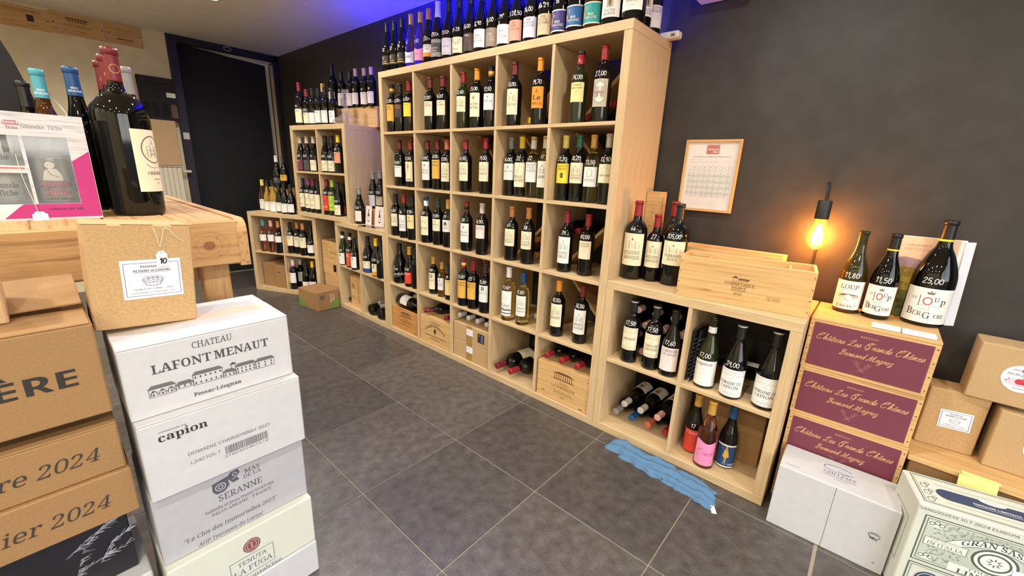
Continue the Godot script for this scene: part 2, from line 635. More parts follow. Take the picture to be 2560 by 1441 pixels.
# ---------------------------------------------------------------- the room
func room():
	var fl := struct("floor", box(7.4, 0.1, 4.2, 0.0), plain("#958a78", 0.8), Vector3(0.95, -0.0525, 1.6))
	var xs := []
	var x := -2.365
	while x < 2.3:
		xs.append([x, x + 0.473])
		x += 0.473
	xs.append([2.365, 2.765])
	x = 2.772
	while x < 4.5:
		xs.append([x, x + 0.473])
		x += 0.473
	xs.append([-2.65, -2.365])
	var zs := [[-0.40, 0.0805]]
	var z := 0.0805
	while z < 3.5:
		zs.append([z, minf(z + 0.473, 3.65)])
		z += 0.473
	var rng := RandomNumberGenerator.new()
	rng.seed = 4
	for a in xs:
		for c in zs:
			var w: float = a[1] - a[0] - 0.0042
			var d: float = c[1] - c[0] - 0.0042
			part("floor_tile", box(w, 0.009, d, 0.0012), M["tile%d" % rng.randi_range(0, 3)], fl, Vector3((a[0] + a[1]) / 2 - 0.95, 0.0480, (c[0] + c[1]) / 2 - 1.6))
	struct("ceiling", box(7.4, 0.12, 4.3, 0.0), M["ceiling"], Vector3(0.95, 2.39, 1.6))
	struct("wall_right", box(7.4, 2.6, 0.12, 0.0), M["dark_wall"], Vector3(0.95, 1.2, -0.465))
	struct("wall_left", box(7.4, 2.6, 0.12, 0.0), M["beige_wall"], Vector3(0.95, 1.2, 3.71))
	struct("wall_back", box(0.12, 2.6, 3.1, 0.0), M["beige_wall"], Vector3(-2.71, 1.2, 2.116))
	# black doorway corner
	struct("wall_back_doorway", box(0.12, 2.6, 1.0, 0.0), M["beige_wall"], Vector3(-2.86, 1.2, 0.06))
	struct("trim_1", box(0.16, 2.33, 0.075, 0.003), plain("#1f1d22", 0.6), Vector3(-2.70, 1.165, 0.532))
	struct("trim_2", box(0.16, 0.062, 0.90, 0.003), plain("#151314", 0.6), Vector3(-2.70, 2.299, 0.045))
	struct("trim_3", box(0.16, 2.33, 0.045, 0.003), plain("#151314", 0.6), Vector3(-2.70, 1.165, -0.378))
	var dr := thing("door_1", "flat matt black door in a black frame at the back corner", "door", Vector3(-2.73, 0, 0.085))
	dr.set_meta("kind", "structure")
	part("door_leaf", prism(PackedVector2Array([Vector2(-0.41, 0.0), Vector2(0.38, 0.0), Vector2(0.38, 2.225), Vector2(-0.41, 2.275)]), 0.04), plain("#0b0a0b", 0.75), dr, Vector3.ZERO, Vector3(0, PI / 2, 0))
	var tg := thing("trim_4", "pale cream strip along the top and right edge of the black door", "trim", Vector3(-2.665, 0, 0))
	tg.set_meta("kind", "structure")
	part("side_strip", box(0.012, 1.78, 0.030, 0.001), plain("#bfae86", 0.6), tg, Vector3(0, 1.365, -0.342))
	part("top_strip", prism(PackedVector2Array([Vector2(0.36, 2.262), Vector2(-0.35, 2.262), Vector2(-0.35, 2.232)]), 0.012), plain("#cdbb8e", 0.6), tg, Vector3.ZERO, Vector3(0, -PI / 2, 0))
	var rg := thing("door_spot", "unlit round spotlight ring set in the black header above the door", "lamp", Vector3(-2.617, 2.300, 0.075))
	part("trim_ring", tube(ring_pts(0.033, 0.017), 0.0045), plain("#8d8a88", 0.35), rg)
	# shop front behind the camera: the daylight comes in here
	struct("wall_front_sill", box(0.12, 0.12, 4.2, 0.0), M["beige_wall"], Vector3(4.66, 0.0, 1.6))
	struct("wall_front_lintel", box(0.12, 0.2, 4.2, 0.0), M["beige_wall"], Vector3(4.66, 2.28, 1.6))
	struct("wall_front_pier", box(0.12, 2.6, 0.7, 0.0), M["dark_wall"], Vector3(4.66, 1.2, -0.1))
	struct("wall_front_pier_far", box(0.12, 2.6, 0.5, 0.0), M["beige_wall"], Vector3(4.66, 1.2, 3.45))
	var wn := thing("window_1", "large shop window with thin dark frame behind the camera", "window", Vector3(4.66, 0, 1.725))
	wn.set_meta("kind", "structure")
	for q in [[-1.46, 0.04], [0.0, 0.04], [1.46, 0.04]]:
		part("window_frame", box(0.06, 2.12, q[1], 0.002), plain("#2a2a2c", 0.5), wn, Vector3(0, 1.12, q[0]))
	for q in [-0.73, 0.73]:
		part("pane", box(0.006, 2.11, 1.40, 0.0), M["pane"], wn, Vector3(0, 1.12, q))

func ring_pts(ry: float, rx: float) -> Array:
	var r := []
	for i in 25:
		var a := TAU * i / 24
		r.append(Vector3(0, sin(a) * rx, cos(a) * ry))
	return r

# ---------------------------------------------------------------- shelves
func shelf_unit(called: String, label: String, at: Vector3, turn: float, n: int) -> Node3D:
	var t := thing(called, label, "shelf unit", at, turn)
	var w := 1.82 if n == 5 else 0.762
	var o := 0.038
	var th := 0.016
	var cell := (w - 2 * o - (n - 1) * th) / n
	var d := 0.39
	part("top_board", box(w, o, d), M["oak_x"], t, Vector3(w / 2, w - o / 2, -d / 2))
	part("bottom_board", box(w, o, d), M["oak_x"], t, Vector3(w / 2, o / 2, -d / 2))
	for x in [o / 2, w - o / 2]:
		part("side_panel", box(o, w - 2 * o - 0.0006, d), M["oak_y"], t, Vector3(x, w / 2, -d / 2))
	for i in range(1, n):
		part("shelf_board", box(w - 2 * o - 0.0006, th, d - 0.002, 0.001), M["oak_x"], t, Vector3(w / 2, o + i * (cell + th) - th / 2, -d / 2))
	for j in n:
		for i in range(1, n):
			part("divider", box(th, cell - 0.0006, d - 0.003, 0.001), M["oak_y"], t, Vector3(o + i * (cell + th) - th / 2, o + j * (cell + th) + cell / 2, -d / 2))
	return t

func furniture():
	shelf_unit("tall_rack", "tall light oak cube rack, five by five, filled with bottles", Vector3(0, 0, 0), 0, 5)
	shelf_unit("low_shelf_unit", "low oak unit under the framed poster, right of the tall rack", Vector3(1.821, 0, 0), 0, 2)
	shelf_unit("low_shelf_unit", "low oak unit left of the tall rack, behind the green-printed carton", Vector3(-0.763, 0, 0), 0, 2)
	shelf_unit("low_shelf_unit", "low oak unit turned across the far corner beside the black door", Vector3(-1.785, 0, 0.34), 25.46, 2)
	shelf_unit("upper_cube_unit", "oak two by two cube standing on the two low far units", Vector3(-1.274, 0.7622, 0.085), 7.44, 2)
	# diagonal planks in the cells of the tall rack
	var cell := 0.336
	var k := 0
	var cn := ["first", "second", "third", "fourth", "fifth"]
	for q in [[1, 3, 1], [1, 4, 1], [2, 0, -1], [2, 1, -1], [2, 2, -1], [2, 3, -1], [2, 4, -1], [3, 3, 1], [3, 4, 1], [4, 2, -1], [4, 4, -1]]:
		var cx: float = 0.038 + q[1] * 0.352 + cell / 2
		var cy: float = 0.038 + (5 - q[0]) * 0.352 + cell / 2
		var o := MeshInstance3D.new()
		o.name = numbered("diagonal_plank")
		o.mesh = box(0.455, 0.016, 0.17, 0.001)
		o.material_override = M["pine_x"]
		o.position = Vector3(cx, cy, -0.295)
		o.rotation.z = q[2] * PI / 4
		o.set_meta("label", "diagonal wooden plank behind bottles, %s row, %s column of rack" % [cn[q[0] - 1], cn[q[1]]])
		o.set_meta("category", "plank")
		o.set_meta("group", "diagonal planks in the tall rack")
		add_child(o, true)
		k += 1
	var ps := thing("power_strip", "small white plug block on the top right edge of the tall rack", "plug", Vector3(1.828, 1.8205, -0.345))
	part("body", box(0.085, 0.028, 0.045, 0.004), plain("#e9e6dd", 0.5), ps, Vector3(0, 0.014, 0))
	part("socket", box(0.018, 0.012, 0.001, 0.0), plain("#77736b", 0.6), ps, Vector3(0.018, 0.012, 0.0228))
	var led := thing("led_strip", "blue glowing light strip along the wall behind the top bottles", "lamp", Vector3(0.75, 1.822, -0.36))
	var lm := StandardMaterial3D.new()
	lm.albedo_color = Color(0.2, 0.2, 1)
	lm.emission_enabled = true
	lm.emission = Color(0.02, 0.02, 1.0)
	lm.emission_energy_multiplier = 5.0
	part("strip", box(1.5, 0.008, 0.012, 0.001), lm, led, Vector3(0, 0.004, 0))
	var l := AreaLight3D.new()
	l.name = "strip_light"
	l.light_color = Color(0.03, 0.03, 1.0)
	l.light_energy = 25
	l.area_size = Vector2(1.5, 0.012)
	l.area_range = 6.0
	l.area_attenuation = 2.0
	l.shadow_enabled = true
	l.position = Vector3(0, 0.012, 0.008)
	l.rotation.x = deg_to_rad(55)
	led.add_child(l, true)

# ---------------------------------------------------------------- bottles
const CAPS := {"black": "#191817", "red": "#8f1f26", "dark red": "#6b1b24", "gold": "#cfa046", "silver": "#c9c3b6", "white": "#e6e3dc", "white wax": "#e9e6dd", "copper": "#c78346", "blue": "#1e4c7c", "navy": "#232c52", "orange": "#e08f22", "yellow": "#ecc92c", "pale yellow": "#ecd96c", "green": "#2c6350", "dark green": "#24433c", "grey green": "#77806f", "grey": "#8d8984", "pink": "#e2b3a6", "salmon": "#c4634a", "purple": "#8a3f7c", "dark purple": "#3d2836", "lime": "#a5c23c", "turquoise": "#4b98a5", "pale blue": "#5fb0c9", "seal red": "#701a20"}
const BAND := {"black/gold": ["black", "gold", 0.15, 0.55], "white/gold": ["white", "gold", 0.72, 1.0], "red/cream": ["red", "pale yellow", 0.25, 0.6], "blue/white": ["blue", "white", 0.0, 0.6], "black/red": ["black", "red", 0.05, 0.75], "red/black": ["red", "black", 0.15, 0.5], "black/silver": ["black", "silver", 0.80, 0.90], "black/yellow": ["black", "yellow", 0.0, 0.10]}
const LABS := {"cream": "#efe2c0", "white": "#f0ece4", "yellow": "#ecd43a", "light yellow": "#efda95", "gold": "#e2ae46", "orange": "#e6942a", "red": "#d8412e", "salmon": "#e2997e", "taupe": "#8b7964", "teal": "#1f9a92", "blue": "#1f5f98", "purple": "#3d3a7a", "pink": "#e78fb6", "lilac": "#d8d2de", "beige": "#cdb692", "brown": "#46342a", "grey": "#c0b6a2", "charcoal": "#474442", "plum": "#6d3348", "pale pink": "#ecdcd4", "orange red": "#d7562e", "lime": "#abd03c", "dark blue": "#1c4a78", "black": "#1d1a18"}

func rad_at(p: PackedVector2Array, y: float) -> float:
	for i in p.size() - 1:
		if p[i + 1].y >= y and p[i].y <= y and p[i + 1].y > p[i].y:
			return lerpf(p[i].x, p[i + 1].x, (y - p[i].y) / (p[i + 1].y - p[i].y))
	return p[p.size() - 1].x

func bottle_profile(kind: String, h: float, r: float) -> PackedVector2Array:
	var neck := clampf(0.0148 / r, 0.22, 0.42)
	if r > 0.045:
		neck = clampf(0.0175 / r, 0.22, 0.42)
	var top := neck * 0.95
	var body := PackedVector2Array()
	if kind == "bdx":
		body = PackedVector2Array([Vector2(1, 0.59), Vector2(0.99, 0.625), Vector2(0.93, 0.662), Vector2(0.80, 0.698), Vector2(0.63, 0.728), Vector2(neck + 0.09, 0.752), Vector2(neck + 0.02, 0.785), Vector2(neck, 0.83)])
	else:
		body = PackedVector2Array([Vector2(1, 0.40), Vector2(0.985, 0.455), Vector2(0.93, 0.515), Vector2(0.83, 0.575), Vector2(0.70, 0.635), Vector2(0.57, 0.69), Vector2(neck + 0.08, 0.75), Vector2(neck + 0.02, 0.81), Vector2(neck, 0.86)])
	body = smooth(body, 3)
	var p := PackedVector2Array([Vector2(0, 0.012), Vector2(0.6, 0.004), Vector2(0.84, 0), Vector2(0.93, 0.003), Vector2(0.985, 0.012), Vector2(1, 0.026)])
	p.append_array(body)
	p.append_array(PackedVector2Array([Vector2(top, 0.955), Vector2(top, 0.955), Vector2(top + 0.045, 0.958), Vector2(top + 0.045, 0.984), Vector2(top + 0.02, 0.998), Vector2(top - 0.08, 1.0), Vector2(top - 0.08, 1.0), Vector2(0, 1.0)]))
	var o := PackedVector2Array()
	for q in p:
		o.append(Vector2(q.x * r, q.y * h))
	return o

func sub_profile(p: PackedVector2Array, y0: float, y1: float, add: float, cap := false) -> PackedVector2Array:
	var o := PackedVector2Array([Vector2(rad_at(p, y0) + 0.0001, y0), Vector2(rad_at(p, y0) + add, y0 + 0.0001)])
	for q in p:
		if q.y > y0 + 0.0005 and q.y < y1 - 0.0005:
			o.append(Vector2(q.x + add, q.y))
	if cap:
		var rr := p[p.size() - 2].x
		o.append_array(PackedVector2Array([Vector2(rr + add + 0.001, y1 + 0.0002), Vector2(rr, y1 + add), Vector2(rr, y1 + add), Vector2(0, y1 + add)]))
	else:
		o.append(Vector2(rad_at(p, y1) + add, y1))
		o.append(Vector2(rad_at(p, y1) + 0.0001, y1 + 0.0001))
	return o

func arc_patch(p: PackedVector2Array, y0: float, y1: float, a: float, add: float, wave := 0.0) -> ArrayMesh:
	var vs := PackedVector3Array()
	var ns := PackedVector3Array()
	var ix := PackedInt32Array()
	var n := 20
	var rows := 5
	for j in rows + 1:
		for i in n + 1:
			var t := lerpf(-a, a, float(i) / n)
			var top := y1 - wave * (0.5 + 0.5 * sin(t * 3.0 + 1.0))
			var y := lerpf(y0, top, float(j) / rows)
			var r := rad_at(p, y) + add
			vs.append(Vector3(sin(t) * r, y, cos(t) * r))
			ns.append(Vector3(sin(t), 0, cos(t)))
	for j in rows:
		for i in n:
			var q := j * (n + 1) + i
			ix.append_array([q, q + n + 1, q + 1, q + 1, q + n + 1, q + n + 2])
	return arrays_mesh(vs, ns, ix)

func wrap_print(i: Ink, p: PackedVector2Array, y0: float, add: float, turn := 0.0) -> ArrayMesh:
	var vs := PackedVector3Array()
	var ns := PackedVector3Array()
	var rb := rad_at(p, y0)
	for k in i.v.size():
		var q := i.v[k]
		var r := rad_at(p, y0 + q.y) + add + i.off[k]
		var t := turn + q.x / rb
		vs.append(Vector3(sin(t) * r, y0 + q.y, cos(t) * r))
		ns.append(Vector3(sin(t), 0, cos(t)))
	return arrays_mesh(vs, ns, null, i.c)

func label_print(lab: String, w: float, h: float, text: String, style: String) -> Ink:
	var i := Ink.new(self)
	var base := lab.split("/")[0]
	var dark: bool = base in ["brown", "charcoal", "plum", "teal", "blue", "purple", "dark blue", "black", "taupe", "red", "orange red"]
	var fg := Color("#2b2622") if not dark else Color("#f2e6cf")
	if lab == "black/gold":
		fg = Color("#d3a651")
	if lab == "brown/orange":
		fg = Color("#e5933c")
	if lab == "pink" or lab == "salmon":
		fg = Color("#b0285f") if lab == "pink" else Color("#6d3b30")
	var W := w * 0.74
	var y := h * 0.93
	if lab.contains("/") and lab in ["white/orange", "cream/blue", "cream/orange"]:
		i.ink(LABS[lab.split("/")[1]] if lab != "cream/blue" else "#2a3f8c").rect(-w / 2, 0.0, w / 2, h * 0.33, 8)
	i.ink(fg)
	var t := 0.0007
	match style:
		"house":
			i.ink(fg.lerp(Color("#8a7f70"), 0.45)).house(-W * 0.42, h * 0.52, W * 0.84, h * 0.34, t)
			y = h * 0.46
		"emblem":
			i.ink("#8d3b2c").ring(0, h * 0.80, h * 0.07, h * 0.085, t * 1.6)
			i.disc(0, h * 0.80, h * 0.035, h * 0.045)
			i.line(PackedVector2Array([Vector2(-W * 0.2, h * 0.70), Vector2(0, h * 0.67), Vector2(W * 0.2, h * 0.70)]), t)
			y = h * 0.60
		"emblem2":
			i.ink("#5d5c66").disc(0, h * 0.7, W * 0.22, h * 0.16)
			i.ring(0, h * 0.55, W * 0.3, h * 0.1, t * 2)
			y = h * 0.36
		"eye":
			i.ink("#2a1d1d").line(i.ell(W * 0.05, h * 0.98, W * 0.36, h * 0.34, 12, PI * 1.05, PI * 1.95), t * 1.8)
			for k in 7:
				var a := lerpf(PI * 1.12, PI * 1.88, k / 6.0)
				i.line(PackedVector2Array([Vector2(W * 0.05 + cos(a) * W * 0.36, h * 0.98 + sin(a) * h * 0.34), Vector2(W * 0.05 + cos(a) * W * 0.50, h * 0.98 + sin(a) * h * 0.52)]), t * 2.2)
			i.line(PackedVector2Array([Vector2(-w * 0.36, h * 0.02), Vector2(-w * 0.32, h * 0.16)]), t * 3)
			y = h * 0.30
		"vine":
			for yy in [h * 0.93, h * 0.80, h * 0.12, h * 0.03]:
				var p := PackedVector2Array()
				for k in 40:
					p.append(Vector2(lerpf(-w * 0.48, w * 0.48, k / 39.0), yy + sin(k * 1.3 + yy * 900) * h * 0.04))
				i.ink("#86827c").line(p, t)
			i.ink("#8a8680").ring(0, h * 0.66, h * 0.05, h * 0.05, t)
			y = h * 0.56
		"band":
			i.ink("#a9a59c").rect(-w / 2, h * 0.80, w / 2, h, 8)
			i.rect(-w / 2, 0, w / 2, h * 0.25, 8)
			i.ink("#6f6b64")
			for k in 12:
				i.ring(lerpf(-w * 0.46, w * 0.46, k / 11.0), h * 0.9, h * 0.06, h * 0.06, t)
				i.ring(lerpf(-w * 0.46, w * 0.46, k / 11.0), h * 0.12, h * 0.08, h * 0.08, t)
			i.ink("#b8402f").disc(-W * 0.1, h * 0.68, h * 0.03, h * 0.04)
			y = h * 0.56
		"goldband":
			i.ink("#c79a45").rect(-w / 2, h * 0.10, w / 2, h * 0.18, 8)
			i.ring(-W * 0.15, h * 0.72, W * 0.12, h * 0.18, t * 3)
			i.disc(-W * 0.15, h * 0.72, W * 0.07, h * 0.12)
			y = h * 0.45
		"step":
			i.ink("#bba37e").line(PackedVector2Array([Vector2(-W * 0.05, h * 0.07), Vector2(-W * 0.05, h * 0.13), Vector2(W * 0.2, h * 0.13), Vector2(W * 0.2, h * 0.19), Vector2(W * 0.5, h * 0.19)]), t)
			i.ink("#9b7f8f").ring(-W * 0.25, h * 0.78, W * 0.12, h * 0.09, t * 1.5)
			y = h * 0.72
			fg = fg.lerp(Color("#8a7a8a"), 0.4)
		"tick":
			i.ink("#3a342e").line(PackedVector2Array([Vector2(-W * 0.25, h * 0.70), Vector2(-W * 0.12, h * 0.60), Vector2(W * 0.10, h * 0.93)]), t * 1.6)
			y = h * 0.48
		"ring":
			i.ink("#b98f3f").line(i.ell(-W * 0.05, h * 0.70, W * 0.26, h * 0.20, 16, -PI / 2, PI / 2), t * 3)
			i.line(PackedVector2Array([Vector2(-W * 0.12, h * 0.90), Vector2(-W * 0.24, h * 0.90), Vector2(-W * 0.24, h * 0.50), Vector2(-W * 0.05, h * 0.50)]), t * 2.4)
			y = h * 0.40
			text = text.get_slice("|", 1)
		"boat":
			i.ink("#a58a5e").line(i.ell(-W * 0.05, h * 0.72, W * 0.26, h * 0.16, 10, PI, TAU), t * 1.5)
			i.line(PackedVector2Array([Vector2(-W * 0.33, h * 0.72), Vector2(W * 0.24, h * 0.72)]), t * 1.5)
			for k in 3:
				i.line(PackedVector2Array([Vector2(-W * 0.22 + k * W * 0.16, h * 0.72), Vector2(-W * 0.18 + k * W * 0.16, h * 0.93), Vector2(-W * 0.06 + k * W * 0.16, h * 0.74)]), t)
			y = h * 0.46
		"flag":
			i.ink("#2447a0").poly(PackedVector2Array([Vector2(-W * 0.15, h * 0.84), Vector2(W * 0.32, h * 0.74), Vector2(W * 0.30, h * 0.58), Vector2(-W * 0.12, h * 0.66)]))
			i.ink("#e2c84a").disc(W * 0.08, h * 0.71, W * 0.05, h * 0.035, 8)
			i.ink("#222222").rect(-W * 0.46, h * 0.66, -W * 0.38, h * 0.72)
			y = h * 0.42
		"stripes":
			i.ink("#3a3f52").rect(-w / 2, h * 0.21, w / 2, h * 0.25, 6)
			i.rect(-w / 2, h * 0.08, w / 2, h * 0.12, 6)
			i.ink("#77727a").ring(-W * 0.15, h * 0.72, W * 0.16, h * 0.10, t)
			i.ring(W * 0.12, h * 0.76, W * 0.14, h * 0.08, t)
			y = h * 0.48
		"face":
			i.ink("#cc3f2a").poly(PackedVector2Array([Vector2(-w * 0.5, h * 0.98), Vector2(w * 0.02, h * 0.98), Vector2(w * 0.10, h * 0.72), Vector2(-w * 0.02, h * 0.60), Vector2(w * 0.0, h * 0.40), Vector2(-w * 0.30, h * 0.25), Vector2(-w * 0.5, h * 0.30)]))
			i.ink("#2b2622").text("PRIMO", W * 0.1, h * 0.06, h * 0.07, "sansb", 0)
			return i
		"circle":
			i.ink("#e9dccb").disc(0, h * 0.52, W * 0.46, h * 0.36, 24)
			i.ink("#8a8070").ring(0, h * 0.52, W * 0.48, h * 0.38, t * 1.5, 28)
			i.ring(0, h * 0.52, W * 0.56, h * 0.44, t, 28)
			i.ink("#6d5a50").house(-W * 0.40, h * 0.36, W * 0.8, h * 0.2, t)
			y = h * 0.74
			fg = Color("#8a3a34")
		"stamp":
			i.ink("#2b2622").rect(-W * 0.13, h * 0.28, W * 0.13, h * 0.52, 2)
			i.ink("#d9cfa0").ring(0, h * 0.41, W * 0.07, h * 0.06, t)
			y = h * 0.93
		"pic":
			i.ink("#d79a5a").poly(PackedVector2Array([Vector2(-w * 0.46, h * 0.30), Vector2(-w * 0.30, h * 0.42), Vector2(-w * 0.24, h * 0.62), Vector2(-w * 0.16, h * 0.70), Vector2(-w * 0.22, h * 0.84), Vector2(-w * 0.36, h * 0.86), Vector2(-w * 0.46, h * 0.66)]))
			i.ink("#f0ead8").rect(-w / 2, h * 0.94, w / 2, h, 8)
			i.rect(-w / 2, 0.0, w / 2, h * 0.06, 8)
			y = h * 0.50
		"pic2":
			i.ink("#b9a58a").rect(-W * 0.2, h * 0.45, W * 0.2, h * 0.9, 3)
			i.ink("#6b563f").disc(0, h * 0.66, W * 0.07, h * 0.16)
			y = h * 0.36
		"dancer":
			i.ink("#d9b04f").poly(PackedVector2Array([Vector2(-W * 0.1, h * 0.78), Vector2(W * 0.1, h * 0.80), Vector2(W * 0.22, h * 0.48), Vector2(0, h * 0.40), Vector2(-W * 0.2, h * 0.46)]))
			i.disc(0, h * 0.86, W * 0.06, h * 0.06)
			i.ink("#e2b78f").line(PackedVector2Array([Vector2(-W * 0.05, h * 0.44), Vector2(-W * 0.02, h * 0.28), Vector2(-W * 0.12, h * 0.14)]), t * 3)
			i.line(PackedVector2Array([Vector2(W * 0.05, h * 0.44), Vector2(W * 0.02, h * 0.26), Vector2(W * 0.06, h * 0.12)]), t * 3)
			i.line(PackedVector2Array([Vector2(-W * 0.1, h * 0.74), Vector2(-W * 0.32, h * 0.82)]), t * 3)
			i.ink("#f0ead8").rect(-w / 2, h * 0.93, w / 2, h, 8)
			i.rect(-w / 2, 0.0, w / 2, h * 0.06, 8)
			i.ink("#dfe4ea").text("ORIGINE", W * 0.22, h * 0.12, h * 0.07, "sansb", -1)
			return i
		"heart":
			i.ink("#c8414c").poly(PackedVector2Array([Vector2(-W * 0.32, h * 0.62), Vector2(-W * 0.46, h * 0.82), Vector2(-W * 0.40, h * 0.90), Vector2(-W * 0.32, h * 0.84), Vector2(-W * 0.24, h * 0.90), Vector2(-W * 0.18, h * 0.82)]))
			y = h * 0.5
		"crown":
			i.ink("#77736b").poly(PackedVector2Array([Vector2(-W * 0.10, h * 0.90), Vector2(-W * 0.07, h * 0.83), Vector2(W * 0.07, h * 0.83), Vector2(W * 0.10, h * 0.92), Vector2(W * 0.03, h * 0.88), Vector2(0, h * 0.95), Vector2(-W * 0.03, h * 0.88)]))
			i.ink("#3a352f").text("LE", -W * 0.36, h * 0.66, h * 0.07, "serif", 0)
			i.line(PackedVector2Array([Vector2(-W * 0.22, h * 0.78), Vector2(-W * 0.22, h * 0.50), Vector2(W * 0.05, h * 0.47)]), t * 2.5)
			i.ink("#b5463c").ring(-W * 0.03, h * 0.64, W * 0.10, h * 0.10, t * 4)
			i.ink("#3a352f").text("U", W * 0.17, h * 0.64, h * 0.12, "serif", 0)
			i.text("P", W * 0.34, h * 0.52, h * 0.17, "serif", 0)
			i.ink("#77736b").line(i.ell(0, h * 0.44, W * 0.28, h * 0.08, 10, 0.2, 2.9), t)
			i.ring(-W * 0.05, h * 0.40, W * 0.10, h * 0.03, t)
			i.ink("#3a352f").text("B", -W * 0.40, h * 0.20, h * 0.19, "serif", 0)
			i.text("ER", -W * 0.20, h * 0.20, h * 0.12, "serif", 0)
			i.text("G", W * 0.03, h * 0.14, h * 0.18, "serif", 0)
			i.text("ERE", W * 0.33, h * 0.18, h * 0.10, "serif", 0)
			return i
		"wolf":
			i.ink("#3a352f").text("LOUP", -W * 0.02, h * 0.72, h * 0.15, "serif", 0, W * 0.72)
			i.ink("#6d675d")
			for k in 9:
				i.line(i.ell(W * (-0.1 + 0.03 * k), h * (0.34 + 0.012 * k), W * 0.34, h * (0.20 - 0.012 * k), 12, 0.15, 2.7), t)
			i.line(PackedVector2Array([Vector2(-W * 0.46, h * 0.50), Vector2(-W * 0.16, h * 0.40), Vector2(0, h * 0.32), Vector2(W * 0.3, h * 0.26)]), t * 2)
			i.ring(-W * 0.12, h * 0.48, W * 0.04, h * 0.03, t)
			i.ink("#3a352f").text("y es-tu ?", 0, h * 0.08, h * 0.10, "serif", 0, W * 0.8)
			return i
		"wave":
			i.ink(fg).hand(text if text != "" else "Cand", -W * 0.1, h * 0.42, h * 0.22, t * 1.2, 0)
			i.line(PackedVector2Array([Vector2(-W * 0.3, h * 0.32), Vector2(W * 0.3, h * 0.34)]), t)
			i.line(PackedVector2Array([Vector2(-W * 0.2, h * 0.22), Vector2(W * 0.1, h * 0.23)]), t)
			return i
	i.ink(fg)
	var ls := text.split("|", false)
	var big := h * 0.105
	if h < 0.07:
		big = h * 0.15
	for s in ls:
		var hh := big
		if s.length() <= 2:
			hh = big * 2.2
		var n := float(s.length())
		var wd := minf(W * 0.96, n * hh * 0.92)
		if y - hh < h * 0.05:
			break
		i.text(s, 0, y - hh, hh, "serif" if n > 3 else "serifb", 0, wd)
		y -= hh * 1.45
	# lines of small print
	i.ink(fg.lerp(Color(LABS.get(base, "#efe2c0")), 0.45))
	y -= h * 0.03
	var k := 0
	while y > h * 0.10 and k < 4:
		var ww: float = W * [0.5, 0.34, 0.42, 0.2][k]
		i.rect(-ww / 2, y - t, ww / 2, y, 2)
		y -= h * 0.085
		k += 1
	return i

func bottle_parts(t: Node3D, h: float, r: float, kind: String, glass: String, cap: String, lab: String, l0: float, l1: float, price: String, text: String, style: String, arc := 66.0, turn := 0.0):
	h = snappedf(h, 0.003)
	r = snappedf(r, 0.0005)
	var key := "%s%.3f,%.4f" % [kind, h, r]
	if not cache.has(key):
		var pr0 := bottle_profile(kind, h, r)
		cache[key + "p"] = pr0
		cache[key] = lathe(pr0, 36)
	var p: PackedVector2Array = cache[key + "p"]
	part("glass", cache[key], M[glass], t)
	if cap != "none":
		var main := cap
		var y0 := h - 0.058 * (h / 0.3)
		if cap == "white wax":
			y0 = h * 0.74
		if cap == "white neck":
			part("neck_label", cached_lathe(key + "nl", sub_profile(p, h * 0.80, h * 0.885, 0.0006)), plain("#e8e5dc", 0.6), t)
			part("cork", cached_lathe(key + "ck", PackedVector2Array([Vector2(0, h), Vector2(0.009, h), Vector2(0.009, h), Vector2(0.0085, h + 0.004), Vector2(0, h + 0.0045)])), plain("#6b5a34", 0.8), t)
		else:
			if BAND.has(cap):
				main = BAND[cap][0]
			var cm := plain(CAPS[main], 0.38, 0.15 if main in ["gold", "silver", "copper"] else 0.0)
			var cp := part("capsule", cached_lathe(key + "c%.3f" % y0, sub_profile(p, y0, h, 0.0007, true)), cm, t)
			if BAND.has(cap):
				var b = BAND[cap]
				var top: float = lerpf(y0, h, b[3])
				part("capsule_band", cached_lathe(key + "bd" + cap, sub_profile(p, lerpf(y0, h, b[2]) + 0.0003, minf(top, h - 0.001), 0.0013, b[3] >= 1.0)), plain(CAPS[b[1]], 0.35, 0.2 if b[1] in ["gold", "silver"] else 0.0), cp)
	if lab != "" and l1 > l0:
		l0 = maxf(l0, 0.007)
		var a := deg_to_rad(arc)
		var wv := 0.012 if style == "wave" else 0.0
		var base := lab.split("/")[0]
		if lab == "red/cream":
			base = "cream"
		var lb := part("label", arc_patch(p, l0, l1, a, 0.0005, wv), plain(LABS[base], 0.6), t, Vector3.ZERO, Vector3(0, turn, 0))
		var ik := label_print(lab, 2.0 * a * rad_at(p, l0), l1 - l0, text, style)
		if ik.v.size():
			part("label_print", wrap_print(ik, p, l0, 0.0010), M["ink"], lb)
	if style == "script":
		var k := Ink.new(self)
		k.ink("#e9e4da").hand("les", -0.02, 0.10, 0.03, 0.0016)
		k.hand("Candides", -0.035, 0.065, 0.022, 0.0014)
		k.line(k.ell(0, 0.06, 0.03, 0.006, 10, 3.3, 6.0), 0.0012)
		part("glass_lettering", wrap_print(k, p, 0.0, 0.0008, turn), M["ink"], t)
	if price != "":
		var k := Ink.new(self)
		var hh := minf(0.0195, 0.065 * h)
		var py := maxf(l1 + 0.012, 0.4 * h if lab == "" else 0.0)
		if kind == "bur":
			py = maxf(l1 + 0.012, 0.42 * h)
		k.ink("#f4f2ee").hand(price, -0.1 * r, 0.0, hh, 0.0019, 0, 0.1)
		part("painted_price", wrap_print(k, p, py, 0.0009, turn), M["ink"], t)

func cached_lathe(key: String, p: PackedVector2Array) -> ArrayMesh:
	if not cache.has(key):
		cache[key] = lathe(p, 24)
	return cache[key]

